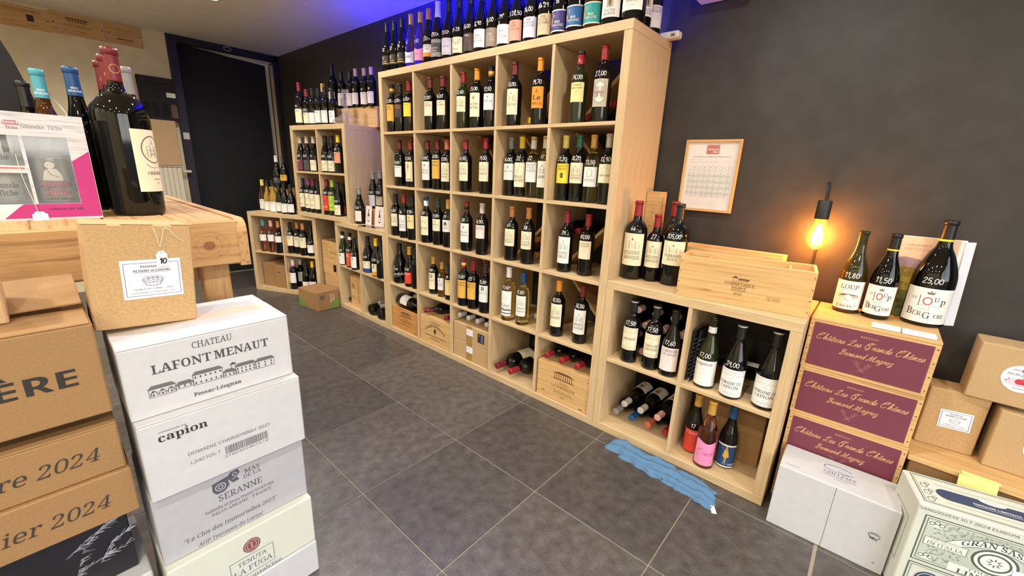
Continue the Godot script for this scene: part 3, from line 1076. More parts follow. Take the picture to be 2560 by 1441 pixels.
func B(label: String, group: String, x: float, y: float, z: float, h: float, r: float, kind: String, glass: String, cap: String, lab: String, l0: float, l1: float, price: String, text: String, style: String, yaw: float, arc := 66.0):
	var t := thing("wine_bottle", label, "bottle", Vector3(x, y, z), yaw, group)
	bottle_parts(t, h, r, kind, glass, cap, lab, l0, l1, price, text, style, arc)

# a bottle lying down: its mouth at tip, its base along dir
func L(label: String, group: String, tip: Vector3, dir: Vector3, h: float, r: float, kind: String, glass: String, cap: String, lab: String, text := "", style := "", spin := 0.0):
	dir = dir.normalized()
	var t := thing("lying_bottle", label, "bottle", tip + dir * h, 0, group)
	var up := -dir
	var fwd := (Vector3.UP - up * up.dot(Vector3.UP)).normalized()
	t.basis = Basis(up.cross(fwd), up, fwd).orthonormalized()
	t.rotate_object_local(Vector3.UP, spin)
	bottle_parts(t, h, r, kind, glass, cap, lab, 0.06 * h / 0.3, 0.15 * h / 0.3, "", text, style)

# ---------------------------------------------------------------- boxes
func frame_at(called: String, label: String, cat: String, x: float, z: float, turn: float, w: float, d: float, y0: float, group := "") -> Node3D:
	var a := deg_to_rad(turn)
	var ex := Vector3(cos(a), 0, -sin(a))
	var ez := Vector3(sin(a), 0, cos(a))
	return thing(called, label, cat, Vector3(x, y0, z) + ex * w / 2 - ez * d / 2, turn, group)

# x, z: the front left bottom corner; the front looks along local +z
func carton(called: String, label: String, x: float, z: float, turn: float, w: float, h: float, d: float, y0: float, mat: String, flaps := "top", group := "") -> Node3D:
	var t := frame_at(called, label, "box", x, z, turn, w, d, y0, group)
	var m: Material = M[mat]
	if flaps == "top":
		part("body", box(w, h - 0.004, d, 0.003), m, t, Vector3(0, (h - 0.004) / 2, 0))
		for s in [-1, 1]:
			part("top_flap", box(w - 0.001, 0.004, d / 2 - 0.0012, 0.001), m, t, Vector3(0, h - 0.002, s * d / 4))
	elif flaps == "front":
		part("body", box(w, h, d - 0.004, 0.003), m, t, Vector3(0, h / 2, -0.002))
		for s in [-1, 1]:
			part("side_flap", box(w / 2 - 0.0014, h - 0.001, 0.004, 0.001), m, t, Vector3(s * w / 4, h / 2, d / 2 - 0.002))
	else:
		part("body", box(w, h, d, 0.003), m, t, Vector3(0, h / 2, 0))
	return t

func print_front(t: Node3D, i: Ink, w: float, d: float, called := "printed_lettering", lift := 0.0007) -> MeshInstance3D:
	return part(called, plane_print(i, Vector3.RIGHT, Vector3.UP, Vector3(-w / 2, 0, d / 2 + lift)), M["ink"], t)

func print_top(t: Node3D, i: Ink, w: float, h: float, d: float, called := "printed_lettering") -> MeshInstance3D:
	return part(called, plane_print(i, Vector3.RIGHT, Vector3.FORWARD, Vector3(-w / 2, h + 0.0007, d / 2)), M["ink"], t)

func print_left(t: Node3D, i: Ink, w: float, d: float, called := "printed_lettering") -> MeshInstance3D:
	return part(called, plane_print(i, Vector3.BACK, Vector3.UP, Vector3(-w / 2 - 0.0007, 0, -d / 2)), M["ink"], t)

# wooden wine crate of six boards; front of one or more planks
func crate(called: String, label: String, x: float, z: float, turn: float, w: float, h: float, d: float, y0: float, lid := true, planks := 1, group := "", front := "pine_x") -> Node3D:
	var t := frame_at(called, label, "crate", x, z, turn, w, d, y0, group)
	var th := 0.010
	var tt := th if lid else 0.0
	part("bottom_board", box(w - 2 * th, th, d - 2 * th, 0.001), M["pine_x"], t, Vector3(0, th / 2, 0))
	var ph := (h - tt) / planks
	for k in planks:
		part("front_board", box(w, ph - 0.0008, th, 0.0012), M[front], t, Vector3(0, ph * (k + 0.5), d / 2 - th / 2))
	part("back_board", box(w, h - tt, th, 0.0012), M["pine_x"], t, Vector3(0, (h - tt) / 2, -d / 2 + th / 2))
	for s in [-1, 1]:
		part("end_board", box(th, h - tt, d - 2 * th - 0.0008, 0.0012), M["pine_z"], t, Vector3(s * (w / 2 - th / 2), (h - tt) / 2, 0))
	if lid:
		part("lid", box(w, th, d, 0.0015), M["pine_x"], t, Vector3(0, h - th / 2, 0))
	var nails := Ink.new(self)
	nails.ink("#4b3826")
	for sx in [0.006, w - 0.006]:
		for k in 4:
			nails.disc(sx, h * (0.12 + 0.25 * k), 0.0022, 0.0022, 8)
	print_front(t, nails, w, d, "nail_heads", 0.0005)
	return t

func barcode(i: Ink, x0: float, y0: float, x1: float, y1: float, n: int, seed_: int):
	var r := RandomNumberGenerator.new()
	r.seed = seed_
	var x := x0
	while x < x1:
		var w := (x1 - x0) / n * r.randf_range(0.3, 1.0)
		i.rect(x, y0, minf(x + w, x1), y1)
		x += w + (x1 - x0) / n * r.randf_range(0.3, 0.9)

func sticker(t: Node3D, w: float, h: float, at: Vector3, rot: Vector3, i: Ink, col := "#eceaf0", called := "sticker") -> MeshInstance3D:
	var s := part(called, box(w, h, 0.0008, 0.0), plain(col, 0.6), t, at, rot)
	if i and i.v.size():
		part("sticker_print", plane_print(i, Vector3.RIGHT, Vector3.UP, Vector3(-w / 2, -h / 2, 0.0008)), M["ink"], s)
	return s

func apple_sticker(t: Node3D, r: float, at: Vector3):
	var s := part("sticker", lathe(PackedVector2Array([Vector2(r, 0), Vector2(r, 0.0008), Vector2(r, 0.0008), Vector2(0, 0.0008)]), 36), plain("#efe9ef", 0.6), t, at, Vector3(PI / 2, 0, 0))
	var i := Ink.new(self)
	i.ink("#e9c9d2").disc(0, -r * 0.28, r * 0.82, r * 0.30, 24)
	i.ink("#c43b44").disc(-r * 0.08, -r * 0.22, r * 0.22, r * 0.21, 18)
	i.disc(r * 0.10, -r * 0.22, r * 0.20, r * 0.20, 18)
	i.ink("#5a6a3a").line(PackedVector2Array([Vector2(0, -r * 0.05), Vector2(r * 0.06, r * 0.10)]), r * 0.04)
	i.ink("#8d3a48").disc(-r * 0.6, -r * 0.1, r * 0.04, r * 0.04, 8)
	i.disc(-r * 0.7, -r * 0.25, r * 0.04, r * 0.04, 8)
	i.disc(r * 0.62, -r * 0.3, r * 0.04, r * 0.04, 8)
	i.ink("#5b4a50").text("Jus de pommes", 0, r * 0.22, r * 0.17, "serif", 0, r * 1.5)
	i.ink("#8c2f3a").ring(0, r * 0.62, r * 0.12, r * 0.12, r * 0.05)
	i.ink("#7d7378").rect(-r * 0.55, r * 0.60, -r * 0.18, r * 0.64)
	i.rect(r * 0.18, r * 0.60, r * 0.6, r * 0.64)
	i.rect(-r * 0.3, -r * 0.74, r * 0.3, -r * 0.71)
	part("sticker_print", plane_print(i, Vector3.RIGHT, Vector3.FORWARD, Vector3(0, 0.0013, 0)), M["ink"], s)

# ---------------------------------------------------------------- left: table, gift boxes and the two stacks of cartons
func left_side():
	# table of thick rough beams
	var tb := thing("beam_table", "rough pine display table of thick beams behind the white cartons", "table", Vector3(0.62, 0, 1.75))
	for k in 7:
		part("top_plank", box(1.03, 0.03, 0.142, 0.003), M["beam_x"], tb, Vector3(-0.0, 1.025, -0.420 + 0.1445 * k))
	part("front_beam", box(0.045, 0.140, 1.0, 0.004), M["beam_z"], tb, Vector3(0.507, 0.966, 0.0))
	var cap := PackedVector2Array([Vector2(-0.56, 0.890), Vector2(0.535, 0.890), Vector2(0.535, 1.0)])
	for k in 5:
		var a := PI / 2 * k / 4.0
		cap.append(Vector2(0.495 + 0.04 * cos(a), 1.002 + 0.04 * sin(a)))
	cap.append(Vector2(-0.56, 1.042))
	part("side_beam", prism(cap, 0.028), M["beam_x"], tb, Vector3(0, 0, -0.508))
	for x in [-0.45, 0.455]:
		for z in [-0.435, 0.435]:
			part("leg", box(0.05, 0.895, 0.075, 0.004), M["beam_y"], tb, Vector3(x, 0.4475, z))
	part("brace", box(0.03, 0.30, 0.05, 0.003), M["beam_y"], tb, Vector3(0.40, 0.80, -0.33), Vector3(-0.8, 0, 0))
	var kn := Ink.new(self)
	for k in 9:
		kn.ink(["#a5733f", "#b98550", "#c79660"][k % 3]).ring(0.075, 0.065, 0.016 + 0.006 * k, 0.014 + 0.0045 * k, 0.0012, 24)
	kn.ink("#8d5c32").disc(0.075, 0.065, 0.017, 0.013, 20)
	for k in 5:
		kn.ink("#7a4e2a").line(kn.ell(0.075, 0.065, 0.014, 0.010, 8, k * 1.25, k * 1.25 + 0.7), 0.0008)
	kn.ink("#6b5136")
	kn.ring(0.052, 0.088, 0.0035, 0.0035, 0.0015, 10)
	kn.ring(0.05, 0.032, 0.0035, 0.0035, 0.0015, 10)
	part("knot", plane_print(kn, Vector3(0, 0, 1), Vector3.UP, Vector3(0.5303, 0.897, -0.49)), M["ink"], tb)

	# big red-capsuled bottles on the table
	for q in [[0.88, 1.447, "large dark wine bottle with red capsule, nearest on the beam table"], [0.735, 1.442, "second large red-capsuled bottle, behind the nearest one on the table"], [0.59, 1.438, "third large red-capsuled bottle, farthest back in the table row"]]:
		var t := thing("large_bottle", q[2], "bottle", Vector3(q[0], 1.0402, q[1]), 141, "large bottles on the beam table")
		bottle_parts(t, 0.489, 0.0665, "bdx", "dark", "seal red", "", 0, 0, "", "", "", 60)
		var p: PackedVector2Array = cache["bdx%.3f,%.4f" % [snappedf(0.489, 0.003), snappedf(0.0665, 0.0005)] + "p"]
		var lb := part("label", arc_patch(p, 0.075, 0.262, 0.86, 0.0006), plain(LABS["cream"], 0.6), t)
		var i := Ink.new(self)
		i.ink("#6d5a48").ring(0, 0.128, 0.036, 0.040, 0.003, 28)
		i.ink("#7d8a74").house(-0.022, 0.105, 0.044, 0.05, 0.0009)
		i.ink("#8a8378").line(i.ell(0, 0.085, 0.028, 0.012, 12, PI, TAU), 0.0015)
		i.ink("#4a423a").text("CHÂTEAU", 0, 0.052, 0.009, "serifb", 0)
		i.text("GRAND CRU", 0, 0.036, 0.004, "serif", 0)
		i.text("2015", 0, 0.024, 0.004, "serif", 0)
		part("label_print", wrap_print(i, p, 0.075, 0.0011), M["ink"], lb)
		var c := Ink.new(self)
		c.ink("#d9a24a").ring(0, 0.0, 0.011, 0.012, 0.0015, 16)
		part("capsule_seal", wrap_print(c, p, 0.43, 0.0015, -0.75), M["ink"], t)
	var gb := thing("large_bottle", "tall dark bottle with grey capsule behind the large red-capsuled ones", "bottle", Vector3(0.40, 1.0402, 1.346), 90, "large bottles on the beam table")
	bottle_parts(gb, 0.51, 0.045, "bur", "dark", "grey", "", 0, 0, "", "", "", 60)
	for q in [[0.715, 1.60, 0.42, 0.044, "amber", "turquoise", "rose bottle with turquoise capsule and string behind the gin box"], [0.66, 1.522, 0.447, 0.046, "dark", "blue", "dark bottle with blue capsule beside the turquoise-capsuled one"], [0.60, 1.632, 0.393, 0.042, "dark", "black", "dark brown-necked bottle left behind the turquoise-capsuled one"]]:
		var t := thing("tall_bottle", q[6], "bottle", Vector3(q[0], 1.0402, q[1]), 90, "tall bottles behind the gin box")
		bottle_parts(t, q[2], q[3], "bur", q[4], q[5], "", 0, 0, "", "", "")
		if q[5] != "black":
			var p: PackedVector2Array = cache["bur%.3f,%.4f" % [snappedf(q[2], 0.003), snappedf(q[3], 0.0005)] + "p"]
			var c := Ink.new(self)
			c.ink("#e6edf0").text("MAS", 0, 0.012, 0.006, "sansb", 0)
			c.text("ORIGINE", 0, 0.003, 0.006, "sansb", 0)
			part("capsule_print", wrap_print(c, p, q[2] * 0.825, 0.0015, 0.0), M["ink"], t)
		if q[5] == "turquoise":
			part("string", tube(curve([Vector3(0.018, 0.36, -0.01), Vector3(0.024, 0.345, -0.03), Vector3(0.04, 0.31, 0.0), Vector3(0.05, 0.27, 0.02)]), 0.0012), plain("#e6ddc4", 0.9), t)

	# black carrier box with a slanted top
	var cb := thing("carrier_box", "tall black speckled gift carton with slanted shoulder at the left edge", "box", Vector3(0.44, 1.0402, 1.85), 90)
	part("body", prism(PackedVector2Array([Vector2(-0.17, 0), Vector2(0.25, 0), Vector2(0.25, 0.31), Vector2(0.212, 0.474), Vector2(0.196, 0.525), Vector2(0.12, 0.545), Vector2(-0.05, 0.53), Vector2(-0.17, 0.30)]), 0.12), plain("#120f0f", 0.75), cb)
	var sp := Ink.new(self)
	var rng := RandomNumberGenerator.new()
	rng.seed = 77
	for k in 130:
		sp.ink("#3f3835").disc(rng.randf_range(-0.1, 0.19), rng.randf_range(0.02, 0.24), 0.0012, 0.0012, 6)
	part("printed_speckles", plane_print(sp, Vector3.RIGHT, Vector3.UP, Vector3(0, 0, 0.0605)), M["ink"], cb)

	gin_box()

	# kraft box of apple juice with a hang tag
	var w := 0.186
	var kb := carton("kraft_box", "kraft bag-in-box with white apple-basket label and hanging tag, on white cartons", 1.456, 1.639, 90, w, 0.236, 0.115, 0.8458, "kraft_light", "none")
	var pin := kb.transform * Vector3(-w / 2, 0, 0.0575)
	kb.rotate_object_local(Vector3.BACK, deg_to_rad(-4.3))
	kb.position += pin - kb.transform * Vector3(-w / 2, 0, 0.0575)
	for s in [[-0.075, 0.042], [-0.005, 0.055], [0.075, 0.04]]:
		part("tuck_flap", box(s[1], 0.0025, 0.010, 0.0008), M["kraft"], kb, Vector3(s[0], 0.2370, 0.0520))
	var i := Ink.new(self)
	i.ink("#4a4a58").frame(0.005, 0.006, 0.104, 0.083, 0.0009)
	i.ink("#3a3a44").text("Pommes de", 0.054, 0.072, 0.0052, "sansb", 0)
	i.text("PETIGNY et COUVIN", 0.054, 0.062, 0.0052, "sansb", 0, 0.065)
	i.rect(0.022, 0.0602, 0.088, 0.0608)
	i.line(i.ell(0.054, 0.040, 0.017, 0.012, 12, PI, TAU), 0.0008)
	i.ring(0.054, 0.042, 0.019, 0.005, 0.0008)
	for k in 4:
		i.ring(0.042 + 0.008 * k, 0.046, 0.006, 0.005, 0.0007, 12)
	for k in 5:
		i.line(PackedVector2Array([Vector2(0.040 + 0.007 * k, 0.040), Vector2(0.042 + 0.006 * k, 0.029)]), 0.0006)
	i.text("Vergers non traités     2025", 0.054, 0.020, 0.0040, "sans", 0, 0.072)
	i.text("Les Groseilles vu Les Bocages 3 litres", 0.054, 0.012, 0.0030, "sans", 0, 0.080)
	sticker(kb, 0.108, 0.090, Vector3(0.055 + 0.052 - w / 2, 0.112, 0.0581), Vector3(0, 0, 0.03), i)
	hang_tag("price_tag", "white paper tag marked 10 hanging by string on the kraft box", Vector3(1.4600, 1.0125, 1.639 - 0.138), 90, "10", 0.021, 0.036, [Vector3(-0.006, 0.056, 0.0), Vector3(-0.002, 0.030, 0.001), Vector3(0.0, 0.011, 0.001), Vector3(0.007, 0.032, 0.001), Vector3(0.013, 0.052, 0.001), Vector3(0.022, 0.048, 0.001), Vector3(0.030, 0.034, 0.001), Vector3(0.045, 0.018, 0.001)])

	# white stack, top to bottom
	var t := carton("wine_carton", "white carton with winery drawing, on top of the white carton stack", 1.570, 1.621, 90, 0.338, 0.171, 0.255, 0.6605, "white_card", "top", "white carton stack")
	i = Ink.new(self)
	i.ink("#4a4648").text("CHATEAU", 0.167, 0.139, 0.0155, "serif", 0, 0.080)
	i.text("LAFONT MENAUT", 0.167, 0.100, 0.0210, "serifb", 0, 0.236)
	i.text("Pessac-Léognan", 0.164, 0.0195, 0.0095, "serifb", 0, 0.098)
	var dk := "#4d494b"
	i.ink(dk)
	var th := 0.0009
	for q in [[0.037, 0.085, 0.046, 0.020, 3], [0.085, 0.118, 0.049, 0.010, 3], [0.118, 0.178, 0.047, 0.026, 6], [0.178, 0.205, 0.046, 0.012, 3], [0.205, 0.250, 0.045, 0.020, 5], [0.250, 0.294, 0.044, 0.020, 3]]:
		i.ink(dk).frame(q[0], q[2], q[1], q[2] + q[3], th)
		var y1: float = q[2] + q[3]
		i.ink("#6a6567").poly(PackedVector2Array([Vector2(q[0] - 0.002, y1), Vector2(q[0] + 0.006, y1 + 0.008), Vector2(q[1] - 0.006, y1 + 0.008), Vector2(q[1] + 0.002, y1)]))
		i.ink(dk)
		for k in int(q[4]):
			var cx := lerpf(q[0], q[1], (k + 0.5) / q[4])
			i.rect(cx - 0.0014, q[2] + 0.003, cx + 0.0014, q[2] + 0.008)
			if q[3] > 0.019:
				i.rect(cx - 0.0014, y1 - 0.009, cx + 0.0014, y1 - 0.004)
	i.frame(0.196, 0.056, 0.206, 0.075, th)
	i.poly(PackedVector2Array([Vector2(0.193, 0.075), Vector2(0.201, 0.081), Vector2(0.209, 0.075)]))
	for k in 3:
		i.line(i.ell(0.046 + 0.015 * k, 0.050, 0.006, 0.011, 8, 0, PI), th * 1.6)
	print_front(t, i, 0.338, 0.255)
	part("packing_tape", box(0.336, 0.0004, 0.05, 0.0), plain("#d8c9b2", 0.35), t, Vector3(0, 0.1713, 0))

	t = carton("wine_carton", "white carton with barcode, second from the top of the white stack", 1.596, 1.619, 90, 0.340, 0.198, 0.26, 0.4620, "white_card", "top", "white carton stack")
	i = Ink.new(self)
	i.ink("#2e2c30").text("capion", 0.078, 0.146, 0.0185, "serifb", 0, 0.092)
	i.text("DOMAINE DE", 0.060, 0.1680, 0.0032, "sans", 0, 0.050)
	i.ink("#6a686e").text("DOMAINE CHARDONNAY 2023", 0.078, 0.086, 0.0085, "sans", -1, 0.176)
	i.text("L242105.1", 0.080, 0.062, 0.0085, "sans", -1, 0.058)
	barcode(i, 0.150, 0.052, 0.246, 0.074, 42, 5)
	i.text("3760302801518", 0.146, 0.043, 0.006, "mono", -1, 0.10)
	print_front(t, i, 0.340, 0.26)

	t = carton("wine_carton", "pale grey carton with lion-head crest, third down the white stack", 1.582, 1.622, 90, 0.338, 0.190, 0.25, 0.2715, "grey_card", "none", "white carton stack")
	i = Ink.new(self)
	i.ink("#55525c").text("MAS", 0.188, 0.163, 0.0120, "serif", -1, 0.036)
	i.text("DE LA", 0.184, 0.149, 0.0110, "serif", -1, 0.042)
	i.text("SERANNE", 0.125, 0.114, 0.0180, "serif", -1, 0.100)
	i.text("Isabelle et Jean-Pierre VENTURE", 0.173, 0.094, 0.0080, "serif", 0, 0.160)
	i.text("34150 ANIANE - FRANCE", 0.175, 0.080, 0.0080, "serif", 0, 0.140)
	i.text("\"Le Clos des Immortelles 2023\"", 0.148, 0.040, 0.0120, "serif", 0, 0.212, 0.15)
	i.text("AOP Terrasses du Larzac", 0.142, 0.013, 0.0105, "serif", 0, 0.148, 0.15)
	i.poly(PackedVector2Array([Vector2(0.116, 0.170), Vector2(0.150, 0.176), Vector2(0.152, 0.150), Vector2(0.140, 0.138), Vector2(0.122, 0.138), Vector2(0.115, 0.150)]))
	i.poly(PackedVector2Array([Vector2(0.148, 0.172), Vector2(0.158, 0.184), Vector2(0.174, 0.186), Vector2(0.178, 0.174), Vector2(0.170, 0.166), Vector2(0.175, 0.154), Vector2(0.160, 0.152)]))
	i.ink("#d8d6da").ring(0.133, 0.155, 0.011, 0.010, 0.0014)
	i.ring(0.133, 0.155, 0.005, 0.005, 0.0012)
	i.ring(0.166, 0.175, 0.005, 0.004, 0.0012)
	i.line(PackedVector2Array([Vector2(0.160, 0.162), Vector2(0.168, 0.166), Vector2(0.172, 0.164)]), 0.0012)
	for k in i.v.size():
		i.v[k].y -= 0.006
	print_front(t, i, 0.338, 0.25)

	t = carton("wine_carton", "cream carton with oval red seal, fourth down the white stack", 1.605, 1.624, 90, 0.340, 0.158, 0.25, 0.1130, "cream_card", "none", "white carton stack")
	i = Ink.new(self)
	i.ink("#7d4a4a").disc(0.176, 0.107, 0.021, 0.021, 26)
	i.ink("#d9c3b8").ring(0.176, 0.107, 0.017, 0.017, 0.0012, 26)
	i.ring(0.171, 0.107, 0.006, 0.011, 0.0010)
	i.ring(0.181, 0.107, 0.006, 0.011, 0.0010)
	i.ink("#5d6480").frame(0.120, 0.020, 0.226, 0.080, 0.0012)
	i.text("TENUTA", 0.173, 0.057, 0.0125, "serif", 0, 0.070)
	i.text("LA FUGA", 0.173, 0.030, 0.0165, "serif", 0, 0.094)
	i.text("di Montalcino", 0.182, 0.003, 0.0105, "serif", 0, 0.120)
	print_front(t, i, 0.340, 0.25)
	carton("wine_carton", "plain white carton at the floor, lowest of the white stack", 1.610, 1.626, 90, 0.342, 0.1122, 0.25, 0.0002, "white_card", "none", "white carton stack")

	# brown stack
	t = carton("brown_carton", "brown carton with open flaps and bold black capitals, upper left stack", 1.552, 1.985, 90, 0.342, 0.199, 0.26, 0.694, "kraft_dark", "none", "brown carton stack")
	i = Ink.new(self)
	i.ink("#2b2826").text("RIVIÈRE", 0.303, 0.078, 0.036, "sansb", 1, 0.245)
	print_front(t, i, 0.342, 0.26)
	part("top_flap", box(0.335, 0.004, 0.125, 0.001), M["kraft_dark"], t, Vector3(0, 0.2015, 0.066))
	part("top_flap", box(0.335, 0.005, 0.150, 0.001), M["kraft_dark"], t, Vector3(0.0, 0.232, -0.058), Vector3(0.24, 0, 0.02), "raised brown flap with a corrugated edge")
	t = carton("brown_carton", "brown carton printed 2024, second in the left brown stack", 1.556, 1.986, 90, 0.343, 0.112, 0.26, 0.5575, "kraft_dark", "top", "brown carton stack")
	i = Ink.new(self)
	i.ink("#3a342e").text("Rivière 2024", 0.305, 0.038, 0.029, "serif", 1, 0.24, 0.25)
	print_front(t, i, 0.343, 0.26)
	t = carton("brown_carton", "brown carton printed 2024, third in the left brown stack", 1.566, 1.983, 90, 0.345, 0.112, 0.26, 0.4450, "kraft_dark", "none", "brown carton stack")
	i = Ink.new(self)
	i.ink("#3a342e").text("Jonquier 2024", 0.300, 0.038, 0.029, "serif", 1, 0.27, 0.25)
	print_front(t, i, 0.345, 0.26)
	t = carton("black_carton", "black carton with white brush drawing under the brown cartons", 1.503, 1.985, 90, 0.324, 0.195, 0.22, 0.2495, "kraft_dark", "none", "brown carton stack")
	t.get_child(0).material_override = plain("#1c1b20", 0.4)
	i = Ink.new(self)
	rng.seed = 5
	for path in [[[0.200, 0.02], [0.235, 0.06], [0.315, 0.075]], [[0.225, 0.05], [0.245, 0.115], [0.300, 0.165]], [[0.215, 0.105], [0.26, 0.135], [0.31, 0.16]], [[0.26, 0.05], [0.29, 0.10], [0.318, 0.11]]]:
		for k in 46:
			var u := rng.randf()
			var sgm := 0 if u < 0.5 else 1
			var f := (u - 0.5 * sgm) * 2.0
			var px0 := lerpf(path[sgm][0], path[sgm + 1][0], f)
			var py0 := lerpf(path[sgm][1], path[sgm + 1][1], f)
			var a := rng.randf_range(-0.5, 0.9)
			var l := rng.randf_range(0.006, 0.020)
			i.ink("#b9bcc0").line(PackedVector2Array([Vector2(px0, py0), Vector2(px0 + cos(a) * l, py0 + sin(a) * l)]), 0.0008)
	print_front(t, i, 0.324, 0.22)
	carton("white_carton", "white carton under the black one at the left, near the floor", 1.545, 1.986, 90, 0.343, 0.249, 0.25, 0.0002, "white_card", "none", "brown carton stack")
	carton("kraft_box", "plain kraft box at the extreme left edge, on the brown cartons", 1.47, 1.955, 90, 0.205, 0.238, 0.10, 0.8985, "kraft", "none")

func hang_tag(called: String, label: String, at: Vector3, turn: float, txt: String, w: float, h: float, cord: Array):
	var t := thing(called, label, "tag", at, turn)
	part("card", prism(PackedVector2Array([Vector2(-w / 2, -h), Vector2(w / 2, -h), Vector2(w / 2, -h * 0.22), Vector2(w * 0.34, -h * 0.12), Vector2(w * 0.25, 0), Vector2(-w * 0.25, 0), Vector2(-w * 0.34, -h * 0.12), Vector2(-w / 2, -h * 0.22)]), 0.0010), plain("#efedf2", 0.6), t)
	var i := Ink.new(self)
	i.ink("#8a8478").ring(0, -h * 0.12, 0.0018, 0.0018, 0.0008, 10)
	if txt != "":
		i.ink("#1f1d22").hand(txt, 0, -h * 0.82, 0.013, 0.0026, 0, 0.2)
	part("tag_print", plane_print(i, Vector3.RIGHT, Vector3.UP, Vector3(0, 0, 0.0008)), M["ink"], t)
	part("string", tube(curve(cord), 0.0007), plain("#e8dfc6", 0.9), t)

func gin_box():
	var w := 0.26
	var h := 0.281
	var d := 0.098
	var t := frame_at("gin_gift_box", "white wood-print gin gift box with pink corner and clear windows", "box", 0.951, 1.803, 90, w, d, 1.0402)
	var m: Material = M["white_wood"]
	part("back_panel", box(w, h, 0.003, 0.0005), m, t, Vector3(0, h / 2, -d / 2 + 0.0015))
	part("bottom_panel", box(w - 0.001, 0.003, d - 0.006, 0.0005), m, t, Vector3(0, 0.0015, 0))
	part("top_panel", box(w - 0.001, 0.003, d - 0.006, 0.0005), m, t, Vector3(0, h - 0.0015, 0))
	for s in [-1, 1]:
		part("side_panel", box(0.003, h - 0.007, d - 0.006, 0.0005), m, t, Vector3(s * (w / 2 - 0.0015), h / 2, 0))
	# front with three windows; x measured from the left edge (63 mm hidden off the frame)
	var zf := d / 2 - 0.0015
	var o := 0.063
	var strips := [[0.0, 0.0, w, 0.044], [0.0, 0.222, w, h], [0.157 + o, 0.044, w, 0.222], [0.068 + o, 0.044, 0.0745 + o, 0.222], [0.0, 0.044, 0.010, 0.222], [0.010, 0.126, 0.068 + o, 0.145]]
	for s in strips:
		part("front_strip", box(s[2] - s[0], s[3] - s[1], 0.003, 0.0), m, t, Vector3((s[0] + s[2]) / 2 - w / 2, (s[1] + s[3]) / 2, zf))
	part("window_pane", box(w - 0.02, 0.18, 0.0006, 0.0), M["pane"], t, Vector3(0, 0.133, zf - 0.0022))
	part("inner_wall", box(0.003, 0.18, d - 0.02, 0.0), m, t, Vector3(0.0715 + o - w / 2, 0.133, -0.003))
	part("inner_shelf", box(0.125, 0.003, d - 0.02, 0.0), m, t, Vector3(0.072 - w / 2, 0.135, -0.003))
	var i := Ink.new(self)
	i.ink("#b52f76")
	i.rect(0.004 + o - 0.01, 0.006, 0.198 + o - 0.002, 0.0436)
	i.poly(PackedVector2Array([Vector2(0.1575 + o, 0.0436), Vector2(0.196 + o, 0.0436), Vector2(0.196 + o, 0.189), Vector2(0.1575 + o, 0.160)]))
	i.ink("#dcdcdc").poly(PackedVector2Array([Vector2(0.053, 0.0437), Vector2(0.053, 0.006), Vector2(0.070, 0.006), Vector2(0.101, 0.0365), Vector2(0.110, 0.0437)]))
	print_front(t, i, w, d, "pink_print", 0.0002)
	i = Ink.new(self)
	i.ink("#3b2340").text("LONDON DRY GIN", 0.125 + o, 0.026, 0.0062, "sansb", 0, 0.068)
	i.ink("#75757a").text("Ginneke  Tiche", 0.115 + o, 0.242, 0.0095, "serif", 0, 0.075)
	i.ink("#a54a5c").text("Ginneke", 0.061 + o, 0.248, 0.0070, "serifb", 0, 0.030)
	i.text("Tiche", 0.061 + o, 0.238, 0.0070, "serifb", 0, 0.022)
	i.rect(0.050 + o, 0.257, 0.072 + o, 0.2590)
	i.ink("#cf3a4e").rect(0.015, 0.1375, 0.066 + o, 0.1400)
	print_front(t, i, w, d, "printed_lettering", 0.0003)
	# gin bottle inside
	var prof := PackedVector2Array([Vector2(0, 0.002), Vector2(0.034, 0.0), Vector2(0.037, 0.004), Vector2(0.037, 0.122), Vector2(0.036, 0.130), Vector2(0.031, 0.137), Vector2(0.018, 0.144), Vector2(0.0135, 0.150), Vector2(0.013, 0.168), Vector2(0.016, 0.169), Vector2(0.016, 0.176), Vector2(0, 0.176)])
	var gl := thing("gin_bottle", "squat clear gin bottle with pink blackletter seen inside the gift box window", "bottle", t.position + t.basis * Vector3(0.117 + o - w / 2, 0.0440, -0.006), 90)
	part("glass", lathe(prof, 32), M["clear"], gl)
	part("backing_print", arc_patch(prof, 0.004, 0.121, 2.6, -0.002), plain("#8f8c84", 0.5), gl, Vector3.ZERO, Vector3(0, PI, 0))
	part("stopper", cached_lathe("stopper", PackedVector2Array([Vector2(0, 0.1766), Vector2(0.012, 0.1766), Vector2(0.012, 0.177), Vector2(0, 0.1772)])), plain("#55504a", 0.6), gl)
	var g := Ink.new(self)
	g.ink("#d8d4ca").disc(-0.004, 0.105, 0.009, 0.010)
	g.poly(PackedVector2Array([Vector2(-0.022, 0.062), Vector2(-0.016, 0.088), Vector2(-0.006, 0.095), Vector2(0.006, 0.094), Vector2(0.014, 0.080), Vector2(0.016, 0.062)]))
	g.ink("#6b665e").line(PackedVector2Array([Vector2(-0.010, 0.090), Vector2(-0.004, 0.078), Vector2(0.008, 0.072)]), 0.0015)
	g.line(g.ell(-0.004, 0.108, 0.008, 0.007, 10, 0.3, 3.0), 0.002)
	g.disc(-0.007, 0.104, 0.0012, 0.001, 6)
	g.ink("#2a1a24").text("Ginneke", 0.0005, 0.0435, 0.0185, "serifb", 0, 0.066)
	g.text("Tiche", 0.0005, 0.0205, 0.0185, "serifb", 0, 0.052)
	g.ink("#b5406f").text("Ginneke", 0, 0.045, 0.0165, "serifb", 0, 0.064)
	g.text("Tiche", 0, 0.022, 0.0165, "serifb", 0, 0.050)
	g.ink("#1f1d1c").text("LONDON DRY GIN", 0, 0.009, 0.0055, "sansb", 0, 0.056)
	part("glass_lettering", wrap_print(g, prof, 0.0, 0.0009), M["ink"], gl)
